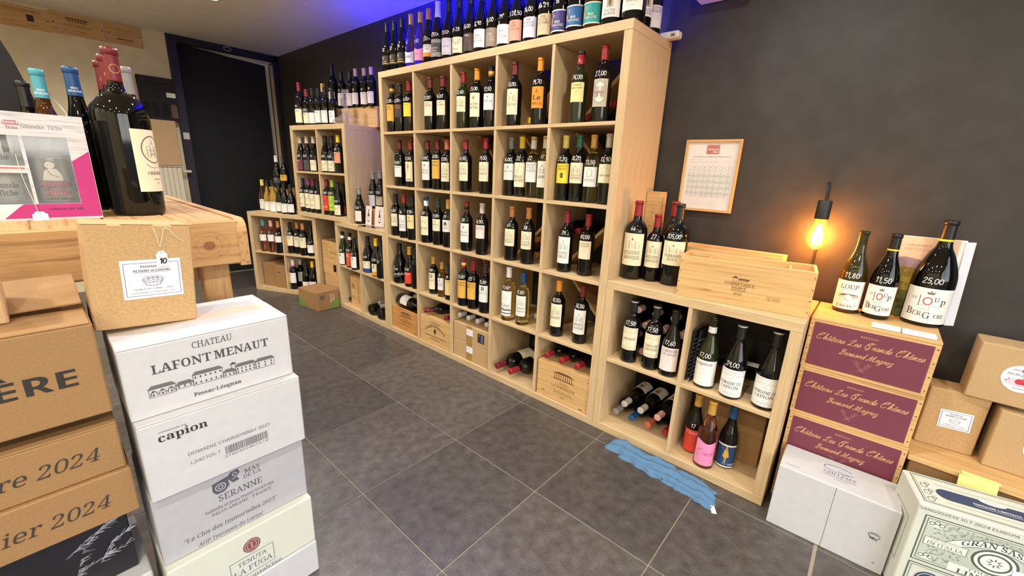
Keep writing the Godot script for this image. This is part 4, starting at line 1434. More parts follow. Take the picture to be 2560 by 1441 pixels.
	# two tumblers in the left windows
	for k in 2:
		var gt := thing("gin_glass", "clear printed tumbler in the %s left window of the gin box" % ["lower", "upper"][k], "glass", t.position + t.basis * Vector3(0.088 - w / 2, [0.0440, 0.1370][k], -0.004), 90)
		part("glass", cached_lathe("tumbler", PackedVector2Array([Vector2(0, 0.004), Vector2(0.026, 0.001), Vector2(0.028, 0.004), Vector2(0.033, 0.072), Vector2(0.033, 0.072), Vector2(0.031, 0.072), Vector2(0.031, 0.072), Vector2(0.0262, 0.008), Vector2(0, 0.008)])), M["clear"], gt)
		var q := Ink.new(self)
		q.ink("#4a4648").text("Ginneke", 0, 0.038, 0.014, "serifb", 0, 0.05)
		q.text("Tiche", 0, 0.018, 0.014, "serifb", 0, 0.04)
		part("glass_lettering", wrap_print(q, PackedVector2Array([Vector2(0.028, 0.004), Vector2(0.033, 0.072)]), 0.004, 0.0012), M["ink"], gt)
	hang_tag("price_tag", "blank white paper tag hanging in front of the gin box", Vector3(0.9545, 1.0640, 1.6685), 90, "", 0.030, 0.034, [Vector3(-0.002, -0.004, 0.001), Vector3(-0.006, 0.03, 0.001), Vector3(-0.014, 0.09, 0.0015), Vector3(-0.016, 0.15, 0.001)])

# ---------------------------------------------------------------- right: crates, cartons, poster and wall lamp
func right_side():
	var i: Ink
	var ord := ["top", "second", "third", "lowest"]
	for k in 4:
		var q = [[2.588, -0.112, 0.0, 0.5736], [2.590, -0.112, 1.2, 0.3824], [2.593, -0.112, 1.4, 0.1912], [2.595, -0.113, 1.0, 0.0002]][k]
		var t := crate("burgundy_crate", "wooden crate with burgundy front and gold script, %s of the right stack" % ord[k], q[0], q[1], q[2], 0.34, 0.1908, 0.265, q[3], true, 1, "burgundy fronted crates")
		part("painted_panel", box(0.312, 0.162, 0.0012, 0.0), plain("#743445", 0.6), t, Vector3(0, 0.0935, 0.1331))
		i = Ink.new(self)
		i.ink("#d9a878").text("MÉDOC", 0.170, 0.152, 0.0058, "serif", 0, 0.048)
		i.hand("Château Les Grands Chênes", 0.168, 0.116, 0.0222, 0.0017, 0, 0.42)
		i.hand("Bernard Magrez", 0.171, 0.078, 0.0198, 0.0016, 0, 0.42)
		i.ink("#b07a68")
		for s in [-1, 1]:
			for j in 3:
				i.ring(0.170 + s * (0.012 + 0.004 * j), 0.056 + 0.003 * j, 0.0045, 0.0045, 0.0008, 12)
			i.line(PackedVector2Array([Vector2(0.170 + s * 0.012, 0.052), Vector2(0.170 - s * 0.010, 0.031)]), 0.0012)
			i.line(PackedVector2Array([Vector2(0.170 + s * 0.016, 0.050), Vector2(0.170 - s * 0.006, 0.029)]), 0.0012)
		print_front(t, i, 0.34, 0.265, "printed_lettering", 0.0018)
	# white carton on its side in front of them
	var t := carton("white_carton", "white carton lying on its side on the floor before the burgundy crates", 2.612, 0.200, 1.0, 0.332, 0.246, 0.171, 0.0002, "white_card", "front")
	t.position += Vector3(0, 0, -0.134)
	i = Ink.new(self)
	i.ink("#3f64a8").line(i.ell(0.165, 0.113, 0.042, 0.020, 20, 0.5, 5.6), 0.0022)
	i.line(i.ell(0.185, 0.108, 0.022, 0.008, 12, 3.4, 6.2), 0.0018)
	i.ink("#55607a").text("CAILLETET", 0.170, 0.072, 0.013, "serif", 0, 0.092)
	i.text("CREMANT DE BOURGOGNE", 0.170, 0.058, 0.0055, "sans", 0, 0.090)
	i.text("BLANC DE BLANCS", 0.175, 0.045, 0.004, "sans", 0, 0.04)
	i.rect(0.015, 0.028, 0.06, 0.0290)
	print_top(t, i, 0.332, 0.246, 0.171)
	i = Ink.new(self)
	i.ink("#2b2b2d").ring(0.287, 0.131, 0.0145, 0.0105, 0.0014, 24)
	i.line(i.ell(0.287, 0.131, 0.010, 0.006, 8, 0.5, 2.8), 0.0022)
	i.line(i.ell(0.283, 0.127, 0.006, 0.005, 8, 3.4, 6), 0.0020)
	for k in 4:
		i.disc(0.280 + 0.005 * k, 0.119 - 0.001 * (k % 2), 0.0018, 0.0024, 8)
	i.ink("#9a9ca4").poly(PackedVector2Array([Vector2(0.300, 0.034), Vector2(0.305, 0.039), Vector2(0.310, 0.034), Vector2(0.305, 0.029)]))
	print_front(t, i, 0.332, 0.171)

	# green and cream wine carton, near right corner
	t = carton("ornate_carton", "cream carton with dark green banknote-style print in the near right corner", 2.961, 0.111, 12.0, 0.36, 0.335, 0.172, 0.0002, "cream_card", "none")
	ornate(t)
	# wooden board on a kraft carton
	t = carton("kraft_carton", "brown kraft carton on the floor under the wooden board, right corner", 2.946, -0.145, -1.5, 0.42, 0.338, 0.235, 0.0002, "kraft_dark", "none")
	var bd := thing("wooden_board", "pale wooden crate lid lying on the kraft carton in the right corner", "board", Vector3(3.155, 0.3385, -0.252), -1.5)
	part("lid_board", box(0.43, 0.018, 0.255, 0.002), M["pine_x"], bd, Vector3(0, 0.009, 0))
	var nt := thing("sticky_note", "yellow sticky note hanging off the edge of the wooden board", "note", Vector3(3.105, 0.3575, -0.1195), -1.5)
	part("paper", box(0.085, 0.0006, 0.022, 0.0), plain("#e9e08a", 0.8), nt, Vector3(0, 0.0004, -0.012))
	part("paper_fold", box(0.085, 0.045, 0.0006, 0.0), plain("#e9e08a", 0.8), nt, Vector3(-0.004, -0.021, 0.0032), Vector3(-0.12, 0, 0.05))
	# apple juice boxes
	t = carton("kraft_box", "kraft bag-in-box with square white label beside the burgundy crates", 2.952, -0.255, 6.0, 0.147, 0.214, 0.10, 0.3573, "kraft_light", "none", "kraft juice boxes")
	i = Ink.new(self)
	i.ink("#5b7fc0").frame(0.004, 0.004, 0.076, 0.061, 0.0012)
	i.ink("#55566a").text("Pommes de", 0.040, 0.052, 0.004, "sansb", 0)
	i.text("PETIGNY et COUVIN", 0.040, 0.044, 0.004, "sansb", 0, 0.05)
	i.line(i.ell(0.040, 0.030, 0.012, 0.009, 10, PI, TAU), 0.0008)
	i.ring(0.040, 0.032, 0.013, 0.004, 0.0008)
	i.text("Vergers non traités", 0.040, 0.013, 0.003, "sans", 0, 0.05)
	i.text("Les Bocages 3 litres", 0.040, 0.008, 0.0025, "sans", 0, 0.06)
	sticker(t, 0.080, 0.066, Vector3(0.008, 0.112, 0.0506), Vector3(0, 0, 0.05), i)
	t = carton("kraft_box", "kraft bag-in-box with round apple sticker, on top of two others", 3.028, -0.250, 0.0, 0.150, 0.189, 0.11, 0.5722, "kraft", "none", "kraft juice boxes")
	apple_sticker(t, 0.044, Vector3(0.030, 0.095, 0.0553))
	part("tuck_flap", box(0.05, 0.003, 0.012, 0.0008), M["kraft"], t, Vector3(-0.03, 0.1895, 0.047))
	t = carton("kraft_box", "kraft bag-in-box with round sticker, lower right at the frame edge", 3.115, -0.235, 0.0, 0.150, 0.200, 0.11, 0.3573, "kraft", "none", "kraft juice boxes")
	apple_sticker(t, 0.044, Vector3(0.038, 0.100, 0.0553))

	# brochure and cards on the crates
	var br := thing("brochure", "open booklet with vineyard landscape standing behind the dark bottles", "brochure", Vector3(2.845, 0.7662, -0.365))
	part("page", box(0.185, 0.295, 0.0016, 0.0), plain("#f1ece6", 0.5), br, Vector3(0, 0.148, 0.008), Vector3(-0.06, 0.05, 0))
	i = Ink.new(self)
	i.ink("#edc8a4").rect(-0.09, 0.18, 0.078, 0.293)
	i.ink("#a58b8e").poly(PackedVector2Array([Vector2(-0.09, 0.18), Vector2(-0.09, 0.210), Vector2(-0.05, 0.222), Vector2(0.0, 0.214), Vector2(0.04, 0.206), Vector2(0.078, 0.198), Vector2(0.078, 0.18)]))
	i.ink("#8d7a34").rect(-0.09, 0.150, 0.078, 0.186)
	i.ink("#a89436").rect(-0.09, 0.10, 0.078, 0.152)
	i.ink("#6d7430").rect(-0.09, 0.003, 0.078, 0.102)
	rnd_blobs(i, -0.085, 0.004, 0.074, 0.10, 60, ["#55642a", "#7d8434", "#454f22"], 0.008)
	rnd_blobs(i, -0.085, 0.12, 0.074, 0.18, 50, ["#b59a3c", "#7c6a2c", "#94802e"], 0.007)
	i.ink("#c99a86").text("UN JARDIN", -0.02, 0.262, 0.007, "sans", 0, 0.06)
	i.text("UNE CULTURE", -0.02, 0.248, 0.007, "sans", 0, 0.07)
	part("page_print", plane_print(i, Vector3.RIGHT, Vector3.UP, Vector3(0, -0.148, 0.0014)), M["ink"], br.get_child(0))
	part("back_page", box(0.03, 0.29, 0.0016, 0.0), plain("#e6e6ea", 0.5), br, Vector3(0.106, 0.146, -0.002), Vector3(-0.06, 0.6, 0))
	for q in [[2.790, -0.150, 0.052, "stack of shop cards left, on the top burgundy crate edge"], [2.872, -0.147, 0.06, "stack of shop cards right, below the largest bottle on the crates"]]:
		var c := thing("business_cards", q[3], "cards", Vector3(q[0], 0.7660, q[1]), 0, "cards on the burgundy crates")
		part("card_stack", box(q[2] + 0.022, 0.008, 0.046, 0.0005), plain("#efecea", 0.6), c, Vector3(0, 0.004, 0))
		i = Ink.new(self)
		i.ink("#8c2f36").ring(-0.018, 0.006, 0.006, 0.005, 0.0014)
		i.ink("#c98a86").rect(-0.005, 0.003, 0.028, 0.0045)
		i.rect(0.0, -0.005, 0.028, -0.004)
		part("card_print", plane_print(i, Vector3.RIGHT, Vector3.FORWARD, Vector3(0, 0.0085, 0)), M["ink"], c)

	# long open crate on the low unit and the one behind it
	t = crate("long_crate", "long open wooden crate with printed front on the low right unit", 2.133, -0.006, 8.2, 0.452, 0.168, 0.165, 0.7622, false, 1, "open crates on the low right unit")
	for x in [-0.13, 0.145]:
		part("inner_divider", box(0.008, 0.145, 0.143, 0.001), M["pine_z"], t, Vector3(x, 0.085, 0))
	part("packing_card", box(0.26, 0.004, 0.138, 0.001), M["pine_x"], t, Vector3(0.0, 0.128, 0))
	i = Ink.new(self)
	i.ink("#5d3d26").text("CONNÉTABLE", 0.222, 0.078, 0.0120, "serif", 0, 0.100)
	i.text("TALBOT", 0.221, 0.066, 0.0085, "serifb", 0, 0.050)
	i.text("SAINT-JULIEN", 0.221, 0.058, 0.0048, "serifb", 0, 0.050)
	i.text("2020", 0.221, 0.043, 0.0090, "serif", 0, 0.028)
	i.text("1 x 300 cl", 0.108, 0.039, 0.0080, "serif", 0, 0.040)
	i.frame(0.196, 0.094, 0.212, 0.108, 0.0009)
	i.poly(PackedVector2Array([Vector2(0.193, 0.108), Vector2(0.204, 0.115), Vector2(0.215, 0.108)]))
	i.rect(0.216, 0.103, 0.252, 0.107)
	for k in 7:
		i.rect(0.217 + 0.005 * k, 0.097, 0.219 + 0.005 * k, 0.103)
	i.frame(0.318, 0.041, 0.358, 0.054, 0.0008)
	i.rect(0.325, 0.041, 0.3262, 0.054)
	i.rect(0.333, 0.0465, 0.352, 0.048)
	print_front(t, i, 0.452, 0.165)
	t = crate("long_crate", "second long wooden crate behind the printed one, against the dark wall", 2.045, -0.245, 1.5, 0.40, 0.172, 0.12, 0.7622, false, 1, "open crates on the low right unit")
	t = crate("upright_box", "slim wooden single-bottle box standing upright beside the tall rack", 1.822, -0.315, 0, 0.072, 0.395, 0.07, 0.7622, true)
	i = Ink.new(self)
	i.ink("#c0976a").text("CHÂTEAU CLINET", 0, -0.007, 0.014, "serif", -1, 0.25)
	part("printed_lettering", plane_print(i, Vector3.DOWN, Vector3.RIGHT, Vector3(0, 0.34, 0.0358)), M["ink"], t)

	# framed poster
	var po := thing("framed_poster", "white vintage chart in a thin pale wooden frame on the dark wall", "poster", Vector3(2.072, 1.081, -0.393))
	part("backing", box(0.225, 0.305, 0.006, 0.0), plain("#eee6df", 0.7), po, Vector3(0, 0.158, 0))
	for s in [-1, 1]:
		part("frame_side", box(0.011, 0.316, 0.016, 0.001), M["pine_y"], po, Vector3(s * 0.113, 0.158, 0.006))
		part("frame_rail", box(0.2146, 0.011, 0.016, 0.001), M["pine_x"], po, Vector3(0, 0.158 + s * 0.1525, 0.006))
	i = Ink.new(self)
	i.ink("#c03a35").rect(-0.026, 0.254, 0.028, 0.293)
	i.ink("#f0e6e0").text("HACHETTE", 0.002, 0.270, 0.0075, "sansb", 0, 0.044)
	i.text("VINS", 0.012, 0.260, 0.0065, "sansb", 0, 0.022)
	i.ink("#5a5654").text("Les meilleurs millésimes depuis 2014", 0.0, 0.240, 0.0058, "sans", 0, 0.160)
	i.ink("#c08a84").text("Classement par régions viticoles", -0.094, 0.229, 0.0022, "sans", -1, 0.06)
	i.text("Excellente note 18 à 20 - Très bonne 15 à 17 - Bonne 12 à 14 - Moyenne", -0.094, 0.221, 0.0024, "sans", -1, 0.175)
	i.text("19-20 exceptionnelle - 20 millésime", -0.094, 0.216, 0.0024, "sans", -1, 0.12)
	var col := [-0.096, -0.078, -0.060, -0.035, -0.012, 0.012, 0.037, 0.066, 0.094]
	for r in 12:
		var y := 0.202 - 0.0125 * r
		i.ink("#9a9592").rect(-0.096, y, 0.094, y + 0.0005)
		if r < 11:
			if r in [3, 5, 7, 9]:
				i.ink("#d3d2cd").rect(-0.096, y - 0.0121, 0.094, y - 0.0002)
			for c in 8:
				if r == 0 and c < 1:
					continue
				i.ink("#6d6866").rect((col[c] + col[c + 1]) / 2 - 0.004, y - 0.0075, (col[c] + col[c + 1]) / 2 + 0.004, y - 0.0055)
	for c in col:
		i.ink("#9a9592").rect(c, 0.202 - 0.0125 * 11, c + 0.0004, 0.202)
	part("chart_print", plane_print(i, Vector3.RIGHT, Vector3.UP, Vector3(0, 0, 0.0035)), M["ink"], po)
	part("glass_pane", box(0.214, 0.294, 0.0015, 0.0), M["pane"], po, Vector3(0, 0.158, 0.0075))

	# filament lamp hung on a wall hook
	var la := thing("wall_lamp", "glowing amber filament bulb in a black socket hung on the dark wall", "lamp", Vector3(2.529, 1.02, -0.335))
	part("socket", lathe(PackedVector2Array([Vector2(0, 0.075), Vector2(0.0235, 0.075), Vector2(0.0235, 0.075), Vector2(0.0235, 0.142), Vector2(0.0215, 0.145), Vector2(0.0215, 0.145), Vector2(0, 0.145)]), 28), M["black_metal"], la)
	part("cable", tube(curve([Vector3(0, 0.144, 0), Vector3(-0.001, 0.180, -0.004), Vector3(-0.003, 0.205, -0.018), Vector3(-0.005, 0.210, -0.038), Vector3(-0.005, 0.200, -0.054), Vector3(-0.002, 0.12, -0.060), Vector3(0.0, 0.0, -0.060), Vector3(0.0, -0.13, -0.060), Vector3(0.003, -0.25, -0.058)]), 0.0038, 10), M["black_metal"], la)
	var hk := part("hook", tube([Vector3(-0.005, 0.212, -0.064), Vector3(-0.005, 0.203, -0.040), Vector3(-0.005, 0.200, -0.030), Vector3(-0.005, 0.208, -0.022)], 0.003, 8), M["black_metal"], la)
	var bm := StandardMaterial3D.new()
	bm.transparency = BaseMaterial3D.TRANSPARENCY_ALPHA
	bm.albedo_color = Color(1.0, 0.72, 0.25, 0.30)
	bm.roughness = 0.02
	bm.emission_enabled = true
	bm.emission = Color(1.0, 0.66, 0.30)
	bm.emission_energy_multiplier = 1.3
	part("bulb", lathe(smooth(PackedVector2Array([Vector2(0.0, -0.045), Vector2(0.006, -0.044), Vector2(0.020, -0.034), Vector2(0.031, -0.014), Vector2(0.0325, 0.004), Vector2(0.028, 0.026), Vector2(0.021, 0.050), Vector2(0.0175, 0.075)]), 3), 32), bm, la)
	var fm := StandardMaterial3D.new()
	fm.albedo_color = Color(1, 0.8, 0.4)
	fm.emission_enabled = true
	fm.emission = Color(1.0, 0.84, 0.52)
	fm.emission_energy_multiplier = 70.0
	for k in 6:
		var a := TAU * k / 6
		part("filament", tube([Vector3(cos(a) * 0.006, 0.050, sin(a) * 0.006), Vector3(cos(a + 0.3) * 0.015, -0.022, sin(a + 0.3) * 0.015)], 0.0016, 6), fm, la)
	var l := OmniLight3D.new()
	l.name = "bulb_light"
	l.light_color = Color(1.0, 0.60, 0.20)
	l.light_energy = 0.5
	l.light_size = 0.025
	l.omni_range = 8.0
	l.omni_attenuation = 2.0
	l.shadow_enabled = true
	la.add_child(l)

	# blue cloth on the floor
	cloth()
	# fixture at the top edge of the photo
	var ac := thing("wall_unit", "white fixture on the dark wall at the top edge above the rack", "fixture", Vector3(2.03, 1.945, -0.355))
	part("body", box(0.22, 0.11, 0.09, 0.006), plain("#d9d2c2", 0.5), ac, Vector3(0, 0.062, 0))

func rnd_blobs(i: Ink, x0: float, y0: float, x1: float, y1: float, n: int, cols: Array, r: float):
	var g := RandomNumberGenerator.new()
	g.seed = n + int(y0 * 1000)
	for k in n:
		i.ink(cols[k % cols.size()]).disc(g.randf_range(x0, x1), g.randf_range(y0, y1), r * g.randf_range(0.4, 1.0), r * g.randf_range(0.3, 0.7), 9)

func ornate(t: Node3D):
	var w := 0.36
	var h := 0.335
	var d := 0.172
	var gcol := "#4c5a52"
	var i := Ink.new(self)
	# top face: dark blue pill
	i.ink(gcol).frame(0.015, 0.018, w - 0.012, d - 0.010, 0.0022)
	i.frame(0.021, 0.024, w - 0.018, d - 0.016, 0.0010)
	i.ink("#36435e").rect(0.085, 0.060, 0.300, 0.112)
	i.disc(0.085, 0.086, 0.026, 0.026, 20)
	i.disc(0.300, 0.086, 0.026, 0.026, 20)
	i.ink("#efeede").disc(0.190, 0.112, 0.030, 0.014, 16)
	i.ink(gcol)
	for k in 3:
		i.line(PackedVector2Array([Vector2(0.178, 0.116 - 0.005 * k), Vector2(0.202, 0.116 - 0.005 * k)]), 0.0012)
	for k in 3:
		i.ring(0.036, 0.040 + 0.034 * k, 0.008, 0.010, 0.0016, 14)
		i.ring(0.046, 0.052 + 0.034 * k, 0.005, 0.006, 0.0014, 12)
	i.ink("#f2f1e6").text("EDIZIONE LIMITATA", 0.190, 0.078, 0.0085, "serifb", 0, 0.10)
	i.rect(0.14, 0.071, 0.245, 0.0722)
	i.ink("#8a8f86").rect(0.07, 0.128, 0.30, 0.1290)
	i.rect(0.07, 0.044, 0.30, 0.0450)
	print_top(t, i, w, h, d)
	i = Ink.new(self)
	i.ink("#6d706a").text("SANGIOVESE IGT 2024 EUROPA", 0.004, 0.288, 0.0085, "sans", -1, 0.205)
	i.text("L.251", 0.275, 0.283, 0.0085, "sans", -1, 0.035)
	i.ink(gcol).frame(0.020, 0.115, w - 0.012, 0.275, 0.0030)
	i.frame(0.028, 0.123, w - 0.020, 0.267, 0.0012)
	var rng := RandomNumberGenerator.new()
	rng.seed = 9
	i.ink("#bec6b4").rect(0.0295, 0.1245, w - 0.0215, 0.2655)
	i.ink("#8d988c")
	for k in 26:
		i.ring(0.185, 0.190, 0.055 + 0.0045 * k if k < 16 else 0.127, 0.046 + 0.0017 * k if k < 16 else 0.071, 0.0006, 34)
	# fine engraved texture
	for k in 520:
		var x := rng.randf_range(0.045, w - 0.04)
		var y := rng.randf_range(0.128, 0.262)
		if absf(x - 0.18) < 0.062 and absf(y - 0.19) < 0.050:
			continue
		i.ink("#5f6b65").ring(x, y, 0.0022, 0.0016, 0.0009, 6)
	# corner scrolls
	for sx in [0, 1]:
		for sy in [0, 1]:
			var ox: float = 0.050 if sx == 0 else w - 0.042
			var oy: float = 0.252 if sy == 0 else 0.138
			i.ink("#e8e8d6").disc(ox, oy, 0.020, 0.011, 14)
			i.ink(gcol)
			for k in 3:
				i.ring(ox + (k - 1) * 0.011, oy + (k % 2) * 0.005, 0.006, 0.005, 0.0022, 12)
	# banner
	var top := i.ell(0.185, 0.10, 0.150, 0.150, 20, PI * 0.80, PI * 0.20)
	var bot := i.ell(0.185, 0.10, 0.128, 0.128, 20, PI * 0.80, PI * 0.20)
	var ban := PackedVector2Array()
	ban.append_array(top)
	for k in bot.size():
		ban.append(bot[bot.size() - 1 - k])
	i.ink("#e9e9d8").poly(ban)
	i.ink(gcol).line(top, 0.0018)
	i.line(bot, 0.0018)
	i.ink("#3f4b46")
	i.text("GRAN SASSO", 0.185, 0.2325, 0.0165, "serifb", 0, 0.150, 0.0, 0.022)
	i.ink(gcol).disc(0.185, 0.188, 0.048, 0.040, 30)
	i.ink("#e9e9d8").disc(0.185, 0.188, 0.042, 0.035, 30)
	i.ink(gcol).ring(0.185, 0.188, 0.032, 0.026, 0.0050, 28)
	i.ink("#3f4b46")
	for k in 8:
		var a := TAU * k / 8
		i.poly(PackedVector2Array([Vector2(0.185 + cos(a) * 0.020, 0.188 + sin(a) * 0.016), Vector2(0.185 + cos(a + 0.3) * 0.008, 0.188 + sin(a + 0.3) * 0.007), Vector2(0.185 + cos(a - 0.3) * 0.008, 0.188 + sin(a - 0.3) * 0.007)]))
	i.ink("#e9e9d8").rect(0.034, 0.178, 0.128, 0.206)
	i.ink(gcol).frame(0.034, 0.178, 0.128, 0.206, 0.0014)
	i.ink("#6d706a").text("VINO PRODOTTO", 0.081, 0.197, 0.0050, "serif", 0, 0.07)
	i.ink("#3f4b46").text("IN ITALIA", 0.081, 0.183, 0.0105, "serif", 0, 0.078)
	i.ink("#e9e9d8").rect(0.10, 0.118, 0.275, 0.146)
	i.ink("#3f4b46").text("EDIZIONE", 0.185, 0.138, 0.0075, "serif", 0, 0.085)
	i.text("LIMITATA", 0.185, 0.119, 0.0150, "serifb", 0, 0.13)
	# lower panel
	i.ink(gcol).frame(0.020, 0.006, w - 0.012, 0.106, 0.0030)
	i.frame(0.028, 0.014, w - 0.020, 0.098, 0.0012)
	i.ink("#36435e").rect(0.075, 0.028, 0.300, 0.074)
	i.disc(0.075, 0.056, 0.032, 0.030, 22)
	i.ink("#e9e9d8").ring(0.075, 0.056, 0.026, 0.024, 0.0016, 24)
	for k in i.v.size():
		i.v[k].y += 0.030
	print_front(t, i, w, d)
	i = Ink.new(self)
	i.ink("#3a3640").text("FAMILIA SANGIOVESE", 0.055, 0.052, 0.0045, "sansb", 0, 0.06)
	i.text("ITALIA SELEZIONE 2024", 0.055, 0.046, 0.0030, "sans", 0, 0.05)
	barcode(i, 0.018, 0.012, 0.095, 0.040, 34, 8)
	sticker(t, 0.115, 0.062, Vector3(0.10, 0.188, d / 2 + 0.0022), Vector3(0, 0, 0.03), i, "#e3e1ea")
	i = Ink.new(self)
	i.ink("#6d7a70").frame(0.03, 0.10, 0.14, 0.26, 0.0016)
	for k in 5:
		i.ring(0.085, 0.13 + 0.027 * k, 0.022, 0.010, 0.0014, 16)
	print_left(t, i, w, d)

func cloth():
	var t := thing("blue_cloth", "crumpled blue microfibre cloth on the floor before the low right unit", "cloth", Vector3(2.20, 0, 0.055), 0)
	var f := FastNoiseLite.new()
	f.seed = 3
	f.frequency = 9.0
	for q in [[0.235, 0.052, 0.022, 0.02, 0.0], [0.200, 0.034, 0.012, 0.055, 0.045]]:
		var vs := PackedVector3Array()
		var st := SurfaceTool.new()
		st.begin(Mesh.PRIMITIVE_TRIANGLES)
		var n := 36
		var m := 16
		for j in m + 1:
			for i in n + 1:
				var u := lerpf(-1, 1, float(i) / n)
				var v := lerpf(-1, 1, float(j) / m)
				var x: float = u * q[0] + q[4] + 0.012 * f.get_noise_2d(v * 0.2, 3.0 + u * 0.05) * 2.0
				var z: float = v * q[1] + q[3] + u * 0.018 + 0.016 * f.get_noise_2d(u * 0.35, 0.5)
				var e := (1.0 - pow(absf(v), 6.0)) * (1.0 - pow(absf(u), 16.0))
				var y: float = 0.001 + e * (q[2] + 0.012 * f.get_noise_2d(u * 0.30, v * 0.16 + 2.0) + 0.006 * sin(v * 7.0 + u * 3.0 + 3.0 * f.get_noise_2d(u * 0.2, 0)))
				st.add_vertex(Vector3(x, maxf(y, 0.001), z))
		for j in m:
			for i in n:
				var p := j * (n + 1) + i
				for k in [p, p + 1, p + n + 1, p + 1, p + n + 2, p + n + 1]:
					st.add_index(k)
		st.generate_normals()
		part("fold", st.commit(), M["cloth"], t)
	part("care_label", box(0.018, 0.0008, 0.040, 0.0), plain("#e9e4ea", 0.7), t, Vector3(0.250, 0.0030, 0.100), Vector3(0, 0.5, 0))

# ---------------------------------------------------------------- other goods on the shelves
func shelf_goods():
	var i: Ink
	# tall rack, bottom row
	var t := crate("wine_crate", "open wooden wine crate, bottom row, first column of rack", 0.050, -0.012, 0, 0.320, 0.172, 0.27, 0.0382, false, 3, "wooden crates in the tall rack", "red_pine_x")
	dominique(t, 0.320, 0.172, 0.27)
	t = crate("wine_crate", "closed wooden wine crate with arched lettering, bottom row of rack", 0.398, -0.008, 0, 0.325, 0.192, 0.30, 0.0382, true, 3, "wooden crates in the tall rack")
	i = Ink.new(self)
	i.ink("#4d3420").text("CHATEAU", 0.170, 0.155, 0.0120, "serif", 0, 0.10)
	i.text("CARBONNIEUX", 0.165, 0.130, 0.0190, "serifb", 0, 0.215, 0.0, 0.045)
	i.poly(PackedVector2Array([Vector2(0.150, 0.105), Vector2(0.165, 0.122), Vector2(0.180, 0.108), Vector2(0.170, 0.092), Vector2(0.176, 0.080), Vector2(0.156, 0.082)]))
	i.text("Grand Cru Classé de GRAVES", 0.165, 0.056, 0.0125, "serif", 0, 0.225)
	i.rect(0.112, 0.040, 0.218, 0.0435)
	print_front(t, i, 0.325, 0.30)
	for k in 2:
		t = carton("kraft_carton", "kraft carton with white sticker, %s of two in third column of rack" % ["lower", "upper"][k], 0.750, -0.014, 0, 0.318, 0.118, 0.30, 0.0382 + 0.1184 * k, "kraft", "none", "kraft cartons in the rack")
		i = Ink.new(self)
		i.ink("#8a8680").rect(0.010, 0.030, 0.030, 0.0312)
		i.rect(0.008, 0.024, 0.034, 0.0252)
		i.rect(0.018, 0.016, 0.032, 0.0172)
		part("packing_tape", box(0.052, 0.117, 0.0006, 0.0), plain("#a57f4a", 0.3), t, Vector3(-0.01, 0.059, 0.1504))
		sticker(t, 0.056, 0.042, Vector3(-0.005, 0.075, 0.1512), Vector3.ZERO, i)
		if k == 1:
			i = Ink.new(self)
			i.ink("#3a3a42").rect(0, 0, 0.0, 0.0)
			i.ink("#a9a9b0")
			for r in 8:
				i.rect(0.030, 0.008 + 0.006 * r, 0.052 - 0.003 * (r % 3), 0.010 + 0.006 * r)
			i.ring(0.013, 0.048, 0.006, 0.006, 0.0015)
			sticker(t, 0.058, 0.060, Vector3(0.095, 0.062, 0.1506), Vector3.ZERO, i, "#2c2c33", "dark_sticker")
	t = crate("wine_crate", "closed wooden wine crate with temple drawing, bottom row, fifth column", 1.456, -0.008, 0, 0.322, 0.206, 0.30, 0.0382, true, 3, "wooden crates in the tall rack")
	dominique(t, 0.322, 0.206, 0.30)

	var lie := "lying bottles in the rack"
	L("large bottle lying in the open crate, its base leftward, bottom row of rack", lie, Vector3(0.350, 0.236, -0.078), Vector3(-1, 0.0, -0.05), 0.31, 0.048, "bdx", "dark", "black", "white", "Domaine", "", 0.6)
	L("large bottle lying behind another in the open crate, bottom row of rack", lie, Vector3(0.360, 0.236, -0.180), Vector3(-1, 0.0, -0.05), 0.31, 0.045, "bdx", "dark", "black", "cream", "Cru", "", 0.6)
	L("dark red capsuled bottle lying on the arched-letter crate, left one", lie, Vector3(0.450, 0.267, -0.006), Vector3(0.42, 0, -0.9), 0.30, 0.0365, "bdx", "dark", "dark red", "", "")
	L("dark red capsuled bottle lying on the arched-letter crate, right one", lie, Vector3(0.675, 0.267, -0.006), Vector3(0.02, 0, -1), 0.30, 0.0365, "bdx", "dark", "dark red", "", "")
	for k in 4:
		L("silver-capped bottle, %s of four lying on the kraft cartons" % ["leftmost", "second", "third", "rightmost"][k], lie, Vector3(0.783 + 0.082 * k, 0.314, -0.03), Vector3(0, 0, -1), 0.295, 0.0385, "bdx", "dark", "silver", "")
	L("large dark red capsuled bottle lying in bottom fourth column, left", lie, Vector3(1.145, 0.0875, -0.010), Vector3(0.15, 0, -1), 0.345, 0.048, "bdx", "dark", "dark red", "cream", "CHATEAU", "house", 0.0)
	L("large red capsuled bottle lying in bottom fourth column, right", lie, Vector3(1.250, 0.0875, -0.012), Vector3(0.15, 0, -1), 0.345, 0.048, "bdx", "dark", "red", "cream", "CHATEAU", "", 0.0)
	for k in 3:
		L("red-capped bottle, %s of three lying on the temple-drawing crate" % ["left", "middle", "right"][k], lie, Vector3(1.510 + 0.095 * k, 0.282, -0.004), Vector3(0.05, 0, -1), 0.297, 0.0375, "bdx", "dark", "red", "")
	var bk := "bottles lying at the back of the rack"
	for q in [[1.689, 1.535, "red", "right bottle lying at the back, top row, fifth column"], [1.566, 1.484, "red", "left bottle lying at the back, top row, fifth column"], [1.208, 1.484, "yellow", "yellow-capped bottle lying at the back, top row, fourth column"], [0.857, 1.387, "red", "red-capped bottle lying high at the back, second row, third column"], [1.562, 0.945, "red", "right bottle lying at the back, third row, fifth column"], [1.486, 0.950, "red", "left bottle lying at the back, third row, fifth column"], [1.301, 0.867, "copper", "upper copper-capped bottle lying at the back, third row, fourth column"], [1.299, 0.781, "copper", "lower copper-capped bottle lying at the back, third row, fourth column"]]:
